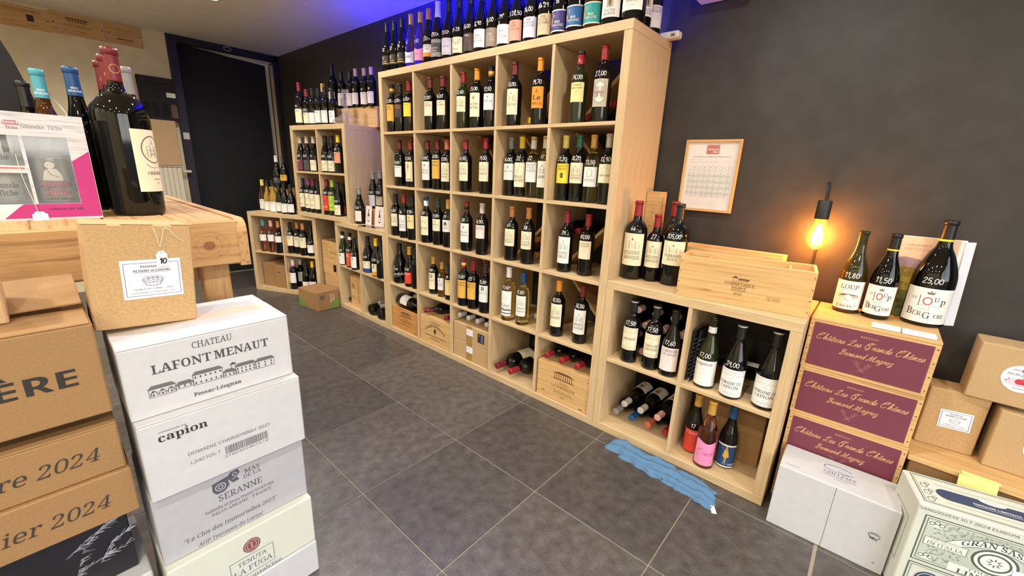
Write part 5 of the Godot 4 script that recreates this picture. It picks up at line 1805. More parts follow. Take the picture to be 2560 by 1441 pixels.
		L(q[3], bk, Vector3(q[0], q[1], -0.128), Vector3(0, 0, -1), 0.262, 0.0365, "bdx", "dark", q[2], "")
	L("clear white-wine bottle lying at the back, fourth row, fourth column", bk, Vector3(1.330, 0.427, -0.128), Vector3(0, 0, -1), 0.262, 0.0365, "bdx", "wine", "silver", "white")

	# crumpled tissue in the top row
	for q in [[0.470, 1.50, -0.15, 0.045, "crumpled white tissue behind bottles, top row, second column of rack"], [1.178, 1.475, -0.175, 0.028, "crumpled white tissue at the back, top row, fourth column of rack"], [1.480, 1.475, -0.14, 0.026, "crumpled pale paper at the back, top row, fifth column of rack"]]:
		var o := thing("tissue", q[4], "tissue", Vector3(q[0], 1.4462, q[2]))
		part("paper", crumple(q[3], int(q[0] * 100)), plain("#e6dfd2", 0.8), o, Vector3(0, q[3] * 0.62, 0))
	# black card beside the big dark bottle
	var bc := thing("gift_card", "black card with white script behind the big dark bottle, fourth row", "card", Vector3(0.075, 0.3902, -0.155), 4)
	part("card", box(0.066, 0.135, 0.004, 0.0005), plain("#1a1a1b", 0.5), bc, Vector3(0.0, 0.0675, 0))
	i = Ink.new(self)
	i.ink("#cfcac2").hand("les", -0.025, 0.10, 0.024, 0.0014)
	i.hand("Cand", -0.028, 0.04, 0.030, 0.0014)
	part("card_print", plane_print(i, Vector3.RIGHT, Vector3.UP, Vector3(0, 0, 0.0026)), M["ink"], bc)

	# low right unit: lying bottles
	var lr := "lying bottles in the low right unit"
	for k in 4:
		L("%s of four floor-level bottles lying in lower left cell, low right unit" % ["leftmost", "second", "third", "rightmost"][k], lr, Vector3(1.897 + 0.0845 * k, 0.0755, -0.090), Vector3(0.06, 0, -1), 0.292, 0.0375, "bdx", "dark", ["grey", "blue", "salmon", "red"][k], "white" if k < 2 else "cream", "Mas", "pic2", 0.0)
	for k in 3:
		L("%s of three upper bottles lying in lower left cell, low right unit" % ["leftmost", "middle", "rightmost"][k], lr, Vector3(1.939 + 0.0845 * k, 0.1375, -0.085), Vector3(0.06, 0, -1), 0.292, 0.0375, "bdx", "dark", ["silver", "silver", "pink"][k], "white", "Mas", "pic2", 0.0)
	for r in 4:
		for k in (4 if r % 2 == 0 else 3):
			L("bottle lying in the pile, %s layer, %s, upper left cell, low right unit" % [["floor", "second", "third", "top"][r], ["leftmost", "second", "third", "rightmost"][k]], "pile of bottles behind the standing ones", Vector3(1.898 + 0.0845 * k + (0.0423 if r % 2 else 0.0), 0.4272 + 0.0655 * r, -0.108), Vector3(0, 0, -1), 0.279, 0.0372, "bdx", "dark", "pink", "")
	L("dark bottle lying crosswise with pale label, upper right cell, low right unit", lr, Vector3(2.232, 0.4270, -0.27), Vector3(1, 0, 0), 0.29, 0.0375, "bur", "dark", "black", "white", "", "", 0.5)
	for k in 2:
		carton("kraft_carton", "brown carton behind the pink-label bottle, %s of two in low right unit" % ["lower", "upper"][k], 2.236, -0.175, 0, 0.285, 0.135, 0.19, 0.0382 + 0.1354 * k, "kraft_dark", "none", "brown cartons in the low right unit")
	for k in 2:
		var c := thing("leaflet", "dark printed leaflet leaning at the left of upper right cell, %s one" % ["outer", "inner"][k], "leaflet", Vector3(2.222 + 0.018 * k, 0.3897, -0.115), 0, "leaflets in the low right unit")
		part("sheet", box(0.0014, 0.235, 0.15, 0.0), plain("#2c2b30", 0.4), c, Vector3(0.006, 0.1175, 0), Vector3(0, -0.12, -0.05))
		i = Ink.new(self)
		i.ink("#cfd0d4")
		for r in 9:
			i.rect(-0.065, -0.09 + 0.02 * r, -0.065 + 0.10 - 0.012 * (r % 4), -0.086 + 0.02 * r)
		part("sheet_print", plane_print(i, Vector3.FORWARD, Vector3.UP, Vector3(0.0010, 0, 0)), M["ink"], c.get_child(0))

	# low left unit
	var wb := crate("small_crate", "small pale wooden crate under the two dark bottles by the rack", -0.525, -0.135, 0, 0.235, 0.119, 0.16, 0.7622, true)
	for q in [[-0.388, -0.100, 0.072, 0.15, "pale pink card standing behind the pink-label bottle"], [-0.245, -0.110, 0.105, 0.155, "pale card with bottle drawing leaning against the small crate"]]:
		var c := thing("display_card", q[4], "card", Vector3(q[0], 0.7622, q[1]), 8, "display cards by the rack")
		part("card", box(q[2], q[3], 0.002, 0.0), plain("#e6d6cf", 0.6), c, Vector3(0, q[3] / 2, -0.006), Vector3(-0.10, 0, 0))
		i = Ink.new(self)
		i.ink("#4a4442").poly(PackedVector2Array([Vector2(-0.012, -0.05), Vector2(0.012, -0.05), Vector2(0.012, 0.0), Vector2(0.004, 0.022), Vector2(0.004, 0.05), Vector2(-0.004, 0.05), Vector2(-0.004, 0.022), Vector2(-0.012, 0.0)]))
		i.ink("#e6d6cf").rect(-0.009, -0.042, 0.009, -0.008)
		part("card_print", plane_print(i, Vector3.RIGHT, Vector3.UP, Vector3(0, 0, 0.0016)), M["ink"], c.get_child(0))
	var sl := thing("dark_leaflet", "glossy dark leaflet lying flat on the low left unit", "leaflet", Vector3(-0.27, 0.7622, -0.048), 6)
	part("sheet", box(0.21, 0.002, 0.085, 0.0), plain("#2b2a30", 0.15), sl, Vector3(0, 0.001, 0))
	t = crate("upright_crate", "wooden crate standing on end with dark seal, low left unit", -0.640, -0.045, 0, 0.178, 0.262, 0.30, 0.0382, true, 1)
	i = Ink.new(self)
	i.ink("#6b4a2c").ring(0.045, 0.18, 0.020, 0.022, 0.004)
	i.disc(0.045, 0.18, 0.010, 0.012)
	i.ring(0.045, 0.08, 0.008, 0.008, 0.003)
	print_front(t, i, 0.178, 0.30)
	i = Ink.new(self)
	i.ink("#6b4a2c").text("CHATEAU MAUCAILLOU", 0, -0.008, 0.016, "serif", -1, 0.19)
	part("printed_lettering", plane_print(i, Vector3.UP, Vector3.LEFT, Vector3(0.040, 0.04, 0.1507)), M["ink"], t)
	var ll := "lying bottles in the low left unit"
	L("dark bottle neck poking out left of the upright crate, low left unit", ll, Vector3(-0.684, 0.0755, -0.05), Vector3(0, 0, -1), 0.29, 0.0375, "bdx", "dark", "black", "")
	L("left dark bottle lying base outward, lower right cell, low left unit", ll, Vector3(-0.265, 0.0840, -0.345), Vector3(-0.05, 0, 1), 0.33, 0.0455, "bdx", "dark", "black", "white", "Domaine", "", 0.4)
	L("right dark bottle lying base outward, lower right cell, low left unit", ll, Vector3(-0.130, 0.0840, -0.345), Vector3(-0.03, 0, 1), 0.335, 0.0455, "bdx", "dark", "black", "white", "Domaine", "", 0.4)
	L("dark bottle neck above two lying ones, lower right cell, low left unit", ll, Vector3(-0.195, 0.156, -0.045), Vector3(0.02, 0, -1), 0.29, 0.0375, "bdx", "dark", "grey", "")

	# crates in the gap
	var gc := "crates between the far units"
	t = crate("wine_crate", "open-topped printed wooden crate, top of the pile beside the low left unit", -1.092, -0.030, 2.0, 0.310, 0.180, 0.26, 0.3755, false, 1, gc)
	i = Ink.new(self)
	i.ink("#7d5a34").text("Phélan Ségur", 0.20, 0.070, 0.020, "serif", 0, 0.15)
	i.ring(0.07, 0.085, 0.028, 0.028, 0.0020)
	i.ring(0.07, 0.085, 0.018, 0.018, 0.0016)
	i.rect(0.12, 0.030, 0.20, 0.033)
	print_front(t, i, 0.31, 0.26)
	part("loose_board", box(0.16, 0.012, 0.09, 0.001), M["red_pine_x"], t, Vector3(0.06, 0.182, -0.04), Vector3(0, 0, 0.42))
	t = frame_at("wine_crate", "wooden crate with square hand hole, middle of the pile", "crate", -1.094, -0.028, 1.0, 0.310, 0.26, 0.2450, gc)
	for q in [[-0.0675, 0.065, 0.175, 0.13], [0.119, 0.065, 0.072, 0.13], [0.0515, 0.018, 0.063, 0.036], [0.0515, 0.1175, 0.063, 0.025]]:
		part("front_board", box(q[2] - 0.0005, q[3], 0.010, 0.001), M["pine_x"], t, Vector3(q[0], q[1], 0.125))
	part("back_board", box(0.31, 0.13, 0.010, 0.001), M["pine_x"], t, Vector3(0, 0.065, -0.125))
	part("bottom_board", box(0.29, 0.010, 0.238, 0.001), M["pine_x"], t, Vector3(0, 0.005, 0))
	for s in [-1, 1]:
		part("end_board", box(0.010, 0.13, 0.239, 0.001), M["pine_z"], t, Vector3(s * 0.150, 0.065, 0))
	crate("wine_crate", "plain wooden crate at the floor, bottom of the pile", -1.090, -0.032, 0.0, 0.310, 0.2445, 0.26, 0.0002, true, 2, gc)

	# carton with green print on the floor
	t = carton("green_print_carton", "brown carton with green landscape print on the floor by the far units", -1.033, 0.241, 5.7, 0.297, 0.159, 0.205, 0.0002, "kraft_dark", "none")
	part("top_flap", box(0.297, 0.003, 0.101, 0.0008), M["kraft_dark"], t, Vector3(0, 0.1608, 0.050))
	part("top_flap", box(0.297, 0.003, 0.101, 0.0008), M["kraft_dark"], t, Vector3(0, 0.1608, -0.052))
	i = Ink.new(self)
	i.ink("#6f8a35").poly(PackedVector2Array([Vector2(0, 0.01), Vector2(0, 0.075), Vector2(0.03, 0.082), Vector2(0.07, 0.05), Vector2(0.12, 0.035), Vector2(0.16, 0.012)]))
	i.ink("#d9d2bf").text("Domaine", 0.0, -0.006, 0.012, "serif", -1, 0.0)
	print_front(t, i, 0.297, 0.205)
	i = Ink.new(self)
	i.ink("#6f8a35").poly(PackedVector2Array([Vector2(0.203, 0.012), Vector2(0.203, 0.080), Vector2(0.16, 0.075), Vector2(0.12, 0.04), Vector2(0.10, 0.012)]))
	i.ink("#5d4a3a").rect(0.025, 0.095, 0.070, 0.135)
	i.ink("#8a7560")
	for k in 4:
		i.rect(0.028 + 0.011 * k, 0.098, 0.032 + 0.011 * k, 0.132)
	i.ink("#8a6a44").rect(0.03, 0.03, 0.08, 0.032)
	i.rect(0.03, 0.024, 0.09, 0.026)
	part("printed_lettering", plane_print(i, Vector3.FORWARD, Vector3.UP, Vector3(0.1492, 0, 0.1025)), M["ink"], t)
	i = Ink.new(self)
	i.ink("#e3dccb").text("Grande", 0, 0, 0.016, "sansb", -1, 0.075)
	i.text("Terre", 0.01, -0.024, 0.016, "sansb", -1, 0.055)
	part("printed_lettering", plane_print(i, Vector3.UP, Vector3.BACK, Vector3(0.1495, 0.060, -0.032)), M["ink"], t)

	# far corner unit, lower left cell
	for k in 2:
		var q = [[0.060, 0.155, 0.238], [0.218, 0.135, 0.225]][k]
		var a := deg_to_rad(25.46)
		var ex := Vector3(cos(a), 0, -sin(a))
		var ez := Vector3(sin(a), 0, cos(a))
		var at: Vector3 = Vector3(-1.785, 0.0382, 0.34) + ex * q[0] - ez * (0.05 - 0.02 * k)
		t = carton("kraft_carton", "brown carton, %s of two in lower left cell, far corner unit" % ["left", "right"][k], at.x, at.z, 25.46, q[1], q[2], 0.26, 0.0382, "kraft_dark", "none", "brown cartons in the far corner unit")
		if k == 1:
			i = Ink.new(self)
			i.ink("#3a2f26").rect(0.03, 0.150, 0.065, 0.156)
			print_front(t, i, q[1], 0.26)
	var rb := thing("pink_ribbon", "pink ribbon around the neck of a bottle in the far corner unit", "ribbon", Vector3(-1.444, 0.262, 0.108), 40)
	part("loop", tube(ring_pts2(0.022, 0.0), 0.006, 8), plain("#c24fb0", 0.6), rb)
	part("tail", box(0.018, 0.06, 0.002, 0.0005), plain("#c24fb0", 0.6), rb, Vector3(-0.032, -0.018, 0.008), Vector3(0, 0, -0.35))
	crate("small_crate", "low wooden crate raising two bottles behind the front row, far unit", -1.945, 0.080, 25.46, 0.30, 0.2139, 0.105, 0.7622, true)

	# on the upper cube
	crate("small_crate", "wooden crate holding the pink-capped bottles on the upper cube", -1.235, -0.212, 7.44, 0.72, 0.160, 0.175, 1.5242, true)
	var de := thing("decanter", "wide-based clear glass decanter on the right corner of the upper cube", "decanter", Vector3(-0.650, 1.5245, -0.110))
	var pr := smooth(PackedVector2Array([Vector2(0.0, 0.004), Vector2(0.06, 0.002), Vector2(0.100, 0.010), Vector2(0.108, 0.022), Vector2(0.085, 0.046), Vector2(0.045, 0.075), Vector2(0.022, 0.110), Vector2(0.0155, 0.160), Vector2(0.019, 0.200), Vector2(0.030, 0.225), Vector2(0.028, 0.250), Vector2(0.024, 0.262)]), 4)
	var full := pr.duplicate()
	for k in range(pr.size() - 1, 0, -1):
		full.append(Vector2(maxf(pr[k].x - 0.0018, 0.0), pr[k].y + (0.0018 if k < 8 else 0.0)))
	var dg := StandardMaterial3D.new()
	dg.transparency = BaseMaterial3D.TRANSPARENCY_ALPHA
	dg.albedo_color = Color(0.95, 0.9, 0.85, 0.05)
	dg.roughness = 0.02
	part("glass", lathe(full, 40), dg, de)

func ring_pts2(r: float, y: float) -> Array:
	var o := []
	for i in 19:
		var a := TAU * i / 18
		o.append(Vector3(cos(a) * r, y + sin(a * 2) * 0.003, sin(a) * r))
	return o

func dominique(t: Node3D, w: float, h: float, d: float):
	var i := Ink.new(self)
	var c := w / 2 + 0.01
	i.ink("#6b4628")
	i.text("CHÂTEAU", c, h * 0.52, 0.0095, "serif", 0, 0.060)
	i.text("LA DOMINIQUE", c, h * 0.40, 0.0150, "serif", 0, 0.150)
	i.text("GRAND CRU CLASSÉ", c, h * 0.30, 0.0055, "serif", 0, 0.118)
	i.rect(c - 0.06, h * 0.255, c + 0.065, h * 0.265)
	i.text("2022", c, h * 0.14, 0.0085, "serif", 0, 0.03)
	for k in 9:
		i.rect(c - 0.058 + 0.0135 * k, h * 0.66, c - 0.054 + 0.0135 * k, h * 0.79)
	i.rect(c - 0.066, h * 0.64, c + 0.066, h * 0.66)
	i.poly(PackedVector2Array([Vector2(c - 0.070, h * 0.80), Vector2(c - 0.030, h * 0.86), Vector2(c + 0.030, h * 0.86), Vector2(c + 0.070, h * 0.80)]))
	i.rect(w * 0.10, h * 0.18, w * 0.17, h * 0.20)
	i.rect(w * 0.85, h * 0.06, w * 0.92, h * 0.085)
	print_front(t, i, w, d)

func crumple(r: float, seed_: int) -> ArrayMesh:
	var sp := SphereMesh.new()
	sp.radius = r
	sp.height = r * 1.3
	sp.radial_segments = 22
	sp.rings = 14
	var a := sp.get_mesh_arrays()
	var f := FastNoiseLite.new()
	f.seed = seed_
	f.noise_type = FastNoiseLite.TYPE_CELLULAR
	f.frequency = 1.6 / r * 0.5
	var st := SurfaceTool.new()
	st.begin(Mesh.PRIMITIVE_TRIANGLES)
	st.set_smooth_group(-1)
	for ix in a[Mesh.ARRAY_INDEX]:
		var p: Vector3 = a[Mesh.ARRAY_VERTEX][ix]
		var q := p * (1.0 + 0.35 * f.get_noise_3dv(p))
		q.y = maxf(q.y, -r * 0.6)
		st.add_vertex(q)
	st.generate_normals()
	return st.commit()

# ---------------------------------------------------------------- things on the back wall
func back_wall_goods():
	var i: Ink
	for q in [[1.455, 0.300, 0.150, 2.228, "left wooden plaque", "LES HAUTS DE SMITH"], [1.148, 0.320, 0.158, 2.240, "middle wooden plaque", "LA DOMINIQUE"], [0.862, 0.232, 0.160, 2.241, "right wooden plaque", "LE PETIT DUCRU"]]:
		var t := thing("wall_plaque", "printed %s high on the beige back wall" % q[4], "plaque", Vector3(-2.644, q[3], q[0]), 90, "wooden crate-end plaques")
		part("board", box(q[1], q[2], 0.010, 0.0012), M["pine_x"], t)
		i = Ink.new(self)
		i.ink("#6b4a2c")
		if q[4].begins_with("left"):
			i.text(q[5], 0.0, 0.042, 0.014, "serif", 0, 0.20)
			i.ink("#3a2f26").rect(0.02, -0.022, 0.058, 0.024)
			i.ink("#6b4a2c").text("2017", -0.06, -0.045, 0.009, "serif", 0)
			i.text("Martillac", 0.05, -0.052, 0.010, "serif", 0)
		elif q[4].begins_with("middle"):
			for k in 8:
				i.rect(-0.06 + 0.015 * k, 0.020, -0.053 + 0.015 * k, 0.042)
			i.rect(-0.07, 0.043, 0.07, 0.050)
			i.text(q[5], 0, -0.016, 0.016, "serif", 0, 0.17)
			i.text("SAINT-EMILION", 0, -0.045, 0.008, "serif", 0)
		else:
			i.ink("#a5825a").house(-0.06, 0.012, 0.12, 0.045, 0.0015)
			i.ink("#6b4a2c").text(q[5], 0, -0.018, 0.013, "serif", 0, 0.14)
			i.rect(-0.055, -0.042, 0.055, -0.034)
			i.text("SAINT-JULIEN", 0, -0.062, 0.008, "serif", 0)
		for s in [-1, 1]:
			i.ink("#2b241e").disc(s * (q[1] / 2 - 0.016), 0.0, 0.005, 0.005, 10)
		part("printed_lettering", plane_print(i, Vector3.RIGHT, Vector3.UP, Vector3(0, 0, 0.0057)), M["ink"], t)
	# white radiator carrying a kraft carton and a black carrier
	var ra := thing("radiator", "cream panel radiator on the back wall beside the door frame", "radiator", Vector3(-2.595, 0, 0.86))
	for k in 13:
		part("panel_rib", box(0.05, 0.66, 0.036, 0.006), plain("#d6cdb2", 0.45), ra, Vector3(0, 0.80, -0.222 + 0.037 * k))
	part("top_grille", box(0.07, 0.012, 0.49, 0.003), plain("#d6cdb2", 0.45), ra, Vector3(0, 1.137, 0))
	part("bottom_pipe", tube([Vector3(0, 0.0, -0.20), Vector3(0, 0.48, -0.20)], 0.009, 10), plain("#d6cdb2", 0.45), ra)
	part("valve", tube([Vector3(0.01, 1.09, -0.248), Vector3(0.01, 1.09, -0.315)], 0.014, 12), plain("#cfc6ac", 0.4), ra)
	var t := carton("kraft_carton", "plain kraft carton on the radiator below the black carrier box", -2.552, 0.86, 90, 0.245, 0.412, 0.06, 1.1434, "kraft", "none")
	var cb := thing("arched_carrier", "black carton carrier with arched cut-outs on the kraft carton", "box", Vector3(-2.58, 1.5558, 0.705), 90)
	var pts := PackedVector2Array([Vector2(-0.14, 0.0), Vector2(0.135, 0.0), Vector2(0.135, 0.37), Vector2(-0.14, 0.37)])
	part("front_panel", prism(pts, 0.05), plain("#191616", 0.85), cb)
	for k in 4:
		var ar := PackedVector2Array([Vector2(-0.024, 0.0), Vector2(0.024, 0.0), Vector2(0.024, 0.10)])
		for j in 7:
			ar.append(Vector2(0.024 * cos(PI * j / 6.0), 0.10 + 0.024 * sin(PI * j / 6.0)))
		ar.append(Vector2(-0.024, 0.10))
		part("arched_opening", prism(ar, 0.004), plain("#070606", 0.9) if k < 3 else plain("#5d4a34", 0.8), cb, Vector3(-0.105 + 0.068 * k, 0.025, 0.0245))
	part("top_bar", box(0.275, 0.05, 0.06, 0.003), plain("#1f1c1c", 0.85), cb, Vector3(-0.0025, 0.345, 0))
	i = Ink.new(self)
	i.ink("#8c2f36").ring(0.012, 0.018, 0.006, 0.008, 0.002)
	i.ink("#c9a9a6").rect(0.026, 0.016, 0.060, 0.019)
	sticker(cb, 0.068, 0.040, Vector3(0.090, 0.225, 0.0256), Vector3.ZERO, i, "#e8e2d8")
	var ds := thing("wall_sticker", "small white notice stuck on the black door frame", "notice", Vector3(-2.6185, 1.43, 0.530), 90)
	part("paper", box(0.050, 0.062, 0.001, 0.0), plain("#cfc9bc", 0.7), ds)

# ---------------------------------------------------------------- every standing bottle of the photograph
func bottles():
	B("Dark bottle, black capsule, gold-on-black label, leftmost, on top of the tall rack", "bottles on top of the tall rack", 0.0286, 1.8202, -0.0620, 0.2986, 0.0360, "bur", "dark", "black", "black/gold", 0.0445, 0.1004, "12", "Cuvee", "goldband", 12, 58)
	B("Dark bottle, black capsule, gold-on-black label, second from left, on top of the tall rack", "bottles on top of the tall rack", 0.1139, 1.8202, -0.0620, 0.2974, 0.0360, "bur", "dark", "black", "black/gold", 0.0401, 0.0976, "12", "Cuvee", "goldband", 12, 58)
	B("Dark bottle, black capsule, gold-on-black label, third from left, on top of the tall rack", "bottles on top of the tall rack", 0.1981, 1.8202, -0.0620, 0.2985, 0.0360, "bur", "dark", "black", "black/gold", 0.0355, 0.0972, "16", "Candide", "goldband", 12, 58)
	B("Rose bottle, gold capsule, lilac label, fourth from left, on top of the tall rack", "bottles on top of the tall rack", 0.2930, 1.8202, -0.0620, 0.2996, 0.0405, "bur", "rose", "gold", "lilac", 0.0259, 0.0940, "9", "Candide", "wave", 12, 58)
	B("Rose bottle, gold capsule, pink label, fifth from left, on top of the tall rack", "bottles on top of the tall rack", 0.3875, 1.8202, -0.0620, 0.2950, 0.0405, "bur", "rose", "gold", "pink", 0.0275, 0.0989, "9,40", "Rose", "wave", 12, 58)
	B("Dark bottle, copper capsule, white-orange label, sixth from left, on top of the tall rack", "bottles on top of the tall rack", 0.4662, 1.8202, -0.0620, 0.2976, 0.0360, "bur", "dark", "copper", "white/orange", 0.0390, 0.1039, "7,00", "SPIRIT|ROUGE", "", 12, 58)
	B("Dark bottle, white wax capsule, charcoal label, seventh from left, on top of the tall rack", "bottles on top of the tall rack", 0.5505, 1.8202, -0.0620, 0.3173, 0.0405, "bur", "dark", "white wax", "charcoal", 0.0272, 0.1174, "40,00", "Serre|Dieu", "band", 12, 58)
	B("Dark bottle, black capsule, lilac label, eighth from left, on top of the tall rack", "bottles on top of the tall rack", 0.6454, 1.8202, -0.0620, 0.3100, 0.0405, "bur", "dark", "black", "lilac", 0.0247, 0.1102, "39,00", "CAPION", "vine", 12, 58)
	B("Dark bottle, black capsule, cream label, ninth from left, on top of the tall rack", "bottles on top of the tall rack", 0.7367, 1.8202, -0.0620, 0.3100, 0.0405, "bur", "dark", "black", "cream", 0.0222, 0.1010, "1,6 28", "Blanc", "eye", 12, 58)
	B("Dark bottle, black capsule, dark brown label, tenth from left, on top of the tall rack", "bottles on top of the tall rack", 0.8275, 1.8202, -0.0620, 0.3100, 0.0405, "bur", "dark", "black", "brown/red", 0.0193, 0.1050, "12,00", "Mas", "", 12, 58)
	B("Dark bottle, blue capsule, white label, eleventh from left, on top of the tall rack", "bottles on top of the tall rack", 0.9096, 1.8202, -0.0620, 0.3100, 0.0405, "bur", "dark", "blue", "white", 0.0260, 0.1117, "12,90", "MAS|DE LA|SERANNE", "step", 12, 58)
	B("Dark bottle, black capsule, taupe label, twelfth from left, on top of the tall rack", "bottles on top of the tall rack", 0.9983, 1.8202, -0.0620, 0.3100, 0.0405, "bur", "dark", "black", "taupe", 0.0172, 0.1027, "14,00", "MAS|DE LA|SERANNE", "step", 12, 58)
	B("Dark bottle, black capsule, white label, thirteenth from left, on top of the tall rack", "bottles on top of the tall rack", 1.0803, 1.8202, -0.0620, 0.3100, 0.0405, "bur", "dark", "black", "white", 0.0194, 0.1049, "19", "MAS|DE LA|SERANNE", "step", 12, 58)
	B("Dark bottle, black capsule, salmon label, fourteenth from left, on top of the tall rack", "bottles on top of the tall rack", 1.1623, 1.8202, -0.0620, 0.3100, 0.0405, "bur", "dark", "black", "salmon", 0.0202, 0.1095, "23 28,50", "ANA|SUR|EGARADE", "", 12, 58)
	B("Dark bottle, black capsule, lilac label, fifteenth from left, on top of the tall rack", "bottles on top of the tall rack", 1.2535, 1.8202, -0.0620, 0.3100, 0.0405, "bur", "dark", "black", "lilac", 0.0201, 0.1067, "14,00", "ANA|PROMESSE|DES PAVOTS", "", 12, 58)
	B("Dark bottle, black capsule, beige label, sixteenth from left, on top of the tall rack", "bottles on top of the tall rack", 1.3402, 1.8202, -0.0620, 0.3100, 0.0405, "bur", "dark", "black", "beige", 0.0182, 0.1042, "bla 29", "ANA|FLEUR|DE TEMPS", "", 12, 58)
	B("Dark bottle, black capsule, purple label, seventeenth from left, on top of the tall rack", "bottles on top of the tall rack", 1.4222, 1.8202, -0.0620, 0.3100, 0.0405, "bur", "dark", "black", "purple", 0.0187, 0.1059, "18", "MAS|ORIGINE", "pic", 12, 58)
	B("Dark bottle, black capsule, blue label, eighteenth from left, on top of the tall rack", "bottles on top of the tall rack", 1.5077, 1.8202, -0.0620, 0.3100, 0.0440, "bur", "dark", "black", "blue", 0.0241, 0.1065, "", "MAS|ORIGINE", "pic", 12, 58)
	B("Amber bottle, black capsule, teal label, nineteenth from left, on top of the tall rack", "bottles on top of the tall rack", 1.5967, 1.8202, -0.0620, 0.3100, 0.0440, "bur", "amber", "black", "teal", 0.0199, 0.1014, "", "MAS|ORIGINE", "pic", 12, 58)
	B("Dark bottle, black capsule, white label, twentieth from left, on top of the tall rack", "bottles on top of the tall rack", 1.6857, 1.8202, -0.0619, 0.3100, 0.0440, "bdx", "dark", "black", "white", 0.0284, 0.1089, "", "WALTER|MARTIN", "pic2", 12, 58)
	B("Dark bottle, black capsule, white label, twenty-first from left, on top of the tall rack", "bottles on top of the tall rack", 1.7773, 1.8202, -0.0701, 0.3400, 0.0470, "bdx", "dark", "black", "white", 0.0388, 0.0905, "", "WALTER|MARTIN", "", 12, 58)
	B("Dark bottle, black capsule, white label, twenty-second from left, on top of the tall rack", "bottles on top of the tall rack", 1.7570, 1.8202, -0.1850, 0.3100, 0.0400, "bdx", "dark", "black", "white", 0.0518, 0.1307, "", "WALTER|MARTIN", "pic2", 57, 58)
	B("Dark bottle, black capsule, white label, twenty-third from left, on top of the tall rack", "bottles on top of the tall rack", 1.7570, 1.8202, -0.2850, 0.3100, 0.0400, "bdx", "dark", "black", "white", 0.0346, 0.1211, "", "CLOS DE|MARTIN", "", 57, 58)
	B("Dark bottle, black capsule, gold label, leftmost, top row, first column of rack", "standing bottles in the tall rack", 0.0764, 1.4462, -0.0520, 0.2994, 0.0374, "bdx", "dark", "black/gold", "gold", 0.0699, 0.1726, "12,50", "MAS|BRUN", "", 15, 52)
	B("Dark bottle, black capsule, brown label, second from left, top row, first column of rack", "standing bottles in the tall rack", 0.1676, 1.4462, -0.0520, 0.2966, 0.0371, "bdx", "dark", "black", "brown/orange", 0.0892, 0.1695, "12,00", "Chateau|Leoube", "", 15, 52)
	B("Dark bottle, red capsule, yellow label, rightmost, top row, first column of rack", "standing bottles in the tall rack", 0.2682, 1.4462, -0.0520, 0.3027, 0.0378, "bdx", "dark", "red", "yellow", 0.0901, 0.1712, "16,00", "Seve", "", 15, 52)
	B("Dark bottle, dark red capsule, cream label, leftmost, top row, second column of rack", "standing bottles in the tall rack", 0.4849, 1.4462, -0.0520, 0.3014, 0.0377, "bdx", "dark", "dark red", "cream", 0.0824, 0.1647, "12,00", "HAUT|COURBIAN", "", 15, 52)
	B("Dark bottle, dark red capsule, cream label, right one, top row, second column of rack", "standing bottles in the tall rack", 0.6049, 1.4462, -0.0520, 0.2981, 0.0373, "bdx", "dark", "dark red", "cream", 0.0818, 0.1632, "14,00", "Joff|Lascange", "", 15, 52)
	B("Green bottle, red capsule, cream label, leftmost, top row, third column of rack", "standing bottles in the tall rack", 0.7806, 1.4462, -0.0520, 0.3009, 0.0376, "bdx", "green", "red", "cream", 0.0903, 0.1712, "32,40", "Clos du Marquis", "house", 15, 52)
	B("Dark bottle, orange capsule, cream label, second from left, top row, third column of rack", "standing bottles in the tall rack", 0.8939, 1.4462, -0.0520, 0.3073, 0.0384, "bdx", "dark", "orange", "cream", 0.0585, 0.1799, "25,00", "Les Ormes|Saint Julien", "emblem", 15, 52)
	B("Dark bottle, black capsule, white label, rightmost, top row, third column of rack", "standing bottles in the tall rack", 1.0008, 1.4462, -0.0520, 0.3066, 0.0383, "bdx", "dark", "black/gold", "white", 0.0876, 0.1682, "21,50", "DU PALAIS", "emblem", 15, 52)
	B("Dark bottle, dark red capsule, cream label, leftmost, top row, fourth column of rack", "standing bottles in the tall rack", 1.1682, 1.4462, -0.0520, 0.3024, 0.0378, "bdx", "dark", "dark red", "cream", 0.0558, 0.1767, "73,00", "Clos Leo", "house", 15, 52)
	B("Dark bottle, orange capsule, orange label, right one, top row, fourth column of rack", "standing bottles in the tall rack", 1.3306, 1.4462, -0.0520, 0.3033, 0.0379, "bdx", "dark", "orange", "orange", 0.0772, 0.1730, "39,70", "Le|CONSEILLER", "emblem", 15, 52)
	B("Green bottle, black-red capsule, pale yellow label, leftmost, top row, fifth column of rack", "standing bottles in the tall rack", 1.5566, 1.4462, -0.0520, 0.3013, 0.0377, "bdx", "green", "black/red", "light yellow", 0.0892, 0.1702, "74,00", "Grand|Doisy Daene", "", 15, 52)
	B("Dark bottle, red capsule, grey label, right one, top row, fifth column of rack", "standing bottles in the tall rack", 1.6749, 1.4462, -0.0520, 0.3089, 0.0386, "bdx", "dark", "red", "grey", 0.0623, 0.1728, "27,00", "DULUC|BRANAIRE", "circle", 15, 52)
	B("Dark bottle, dark red capsule, white label, leftmost, second row, first column of rack", "standing bottles in the tall rack", 0.1455, 1.0942, -0.0520, 0.3020, 0.0378, "bdx", "dark", "dark red", "white", 0.0617, 0.1343, "29,00", "Pagodes", "", 15, 52)
	B("Dark bottle, red capsule, red and cream label, right one, second row, first column of rack", "standing bottles in the tall rack", 0.2718, 1.0942, -0.0520, 0.2961, 0.0370, "bdx", "dark", "red", "red/cream", 0.0373, 0.1628, "35,50", "NONE", "face", 15, 52)
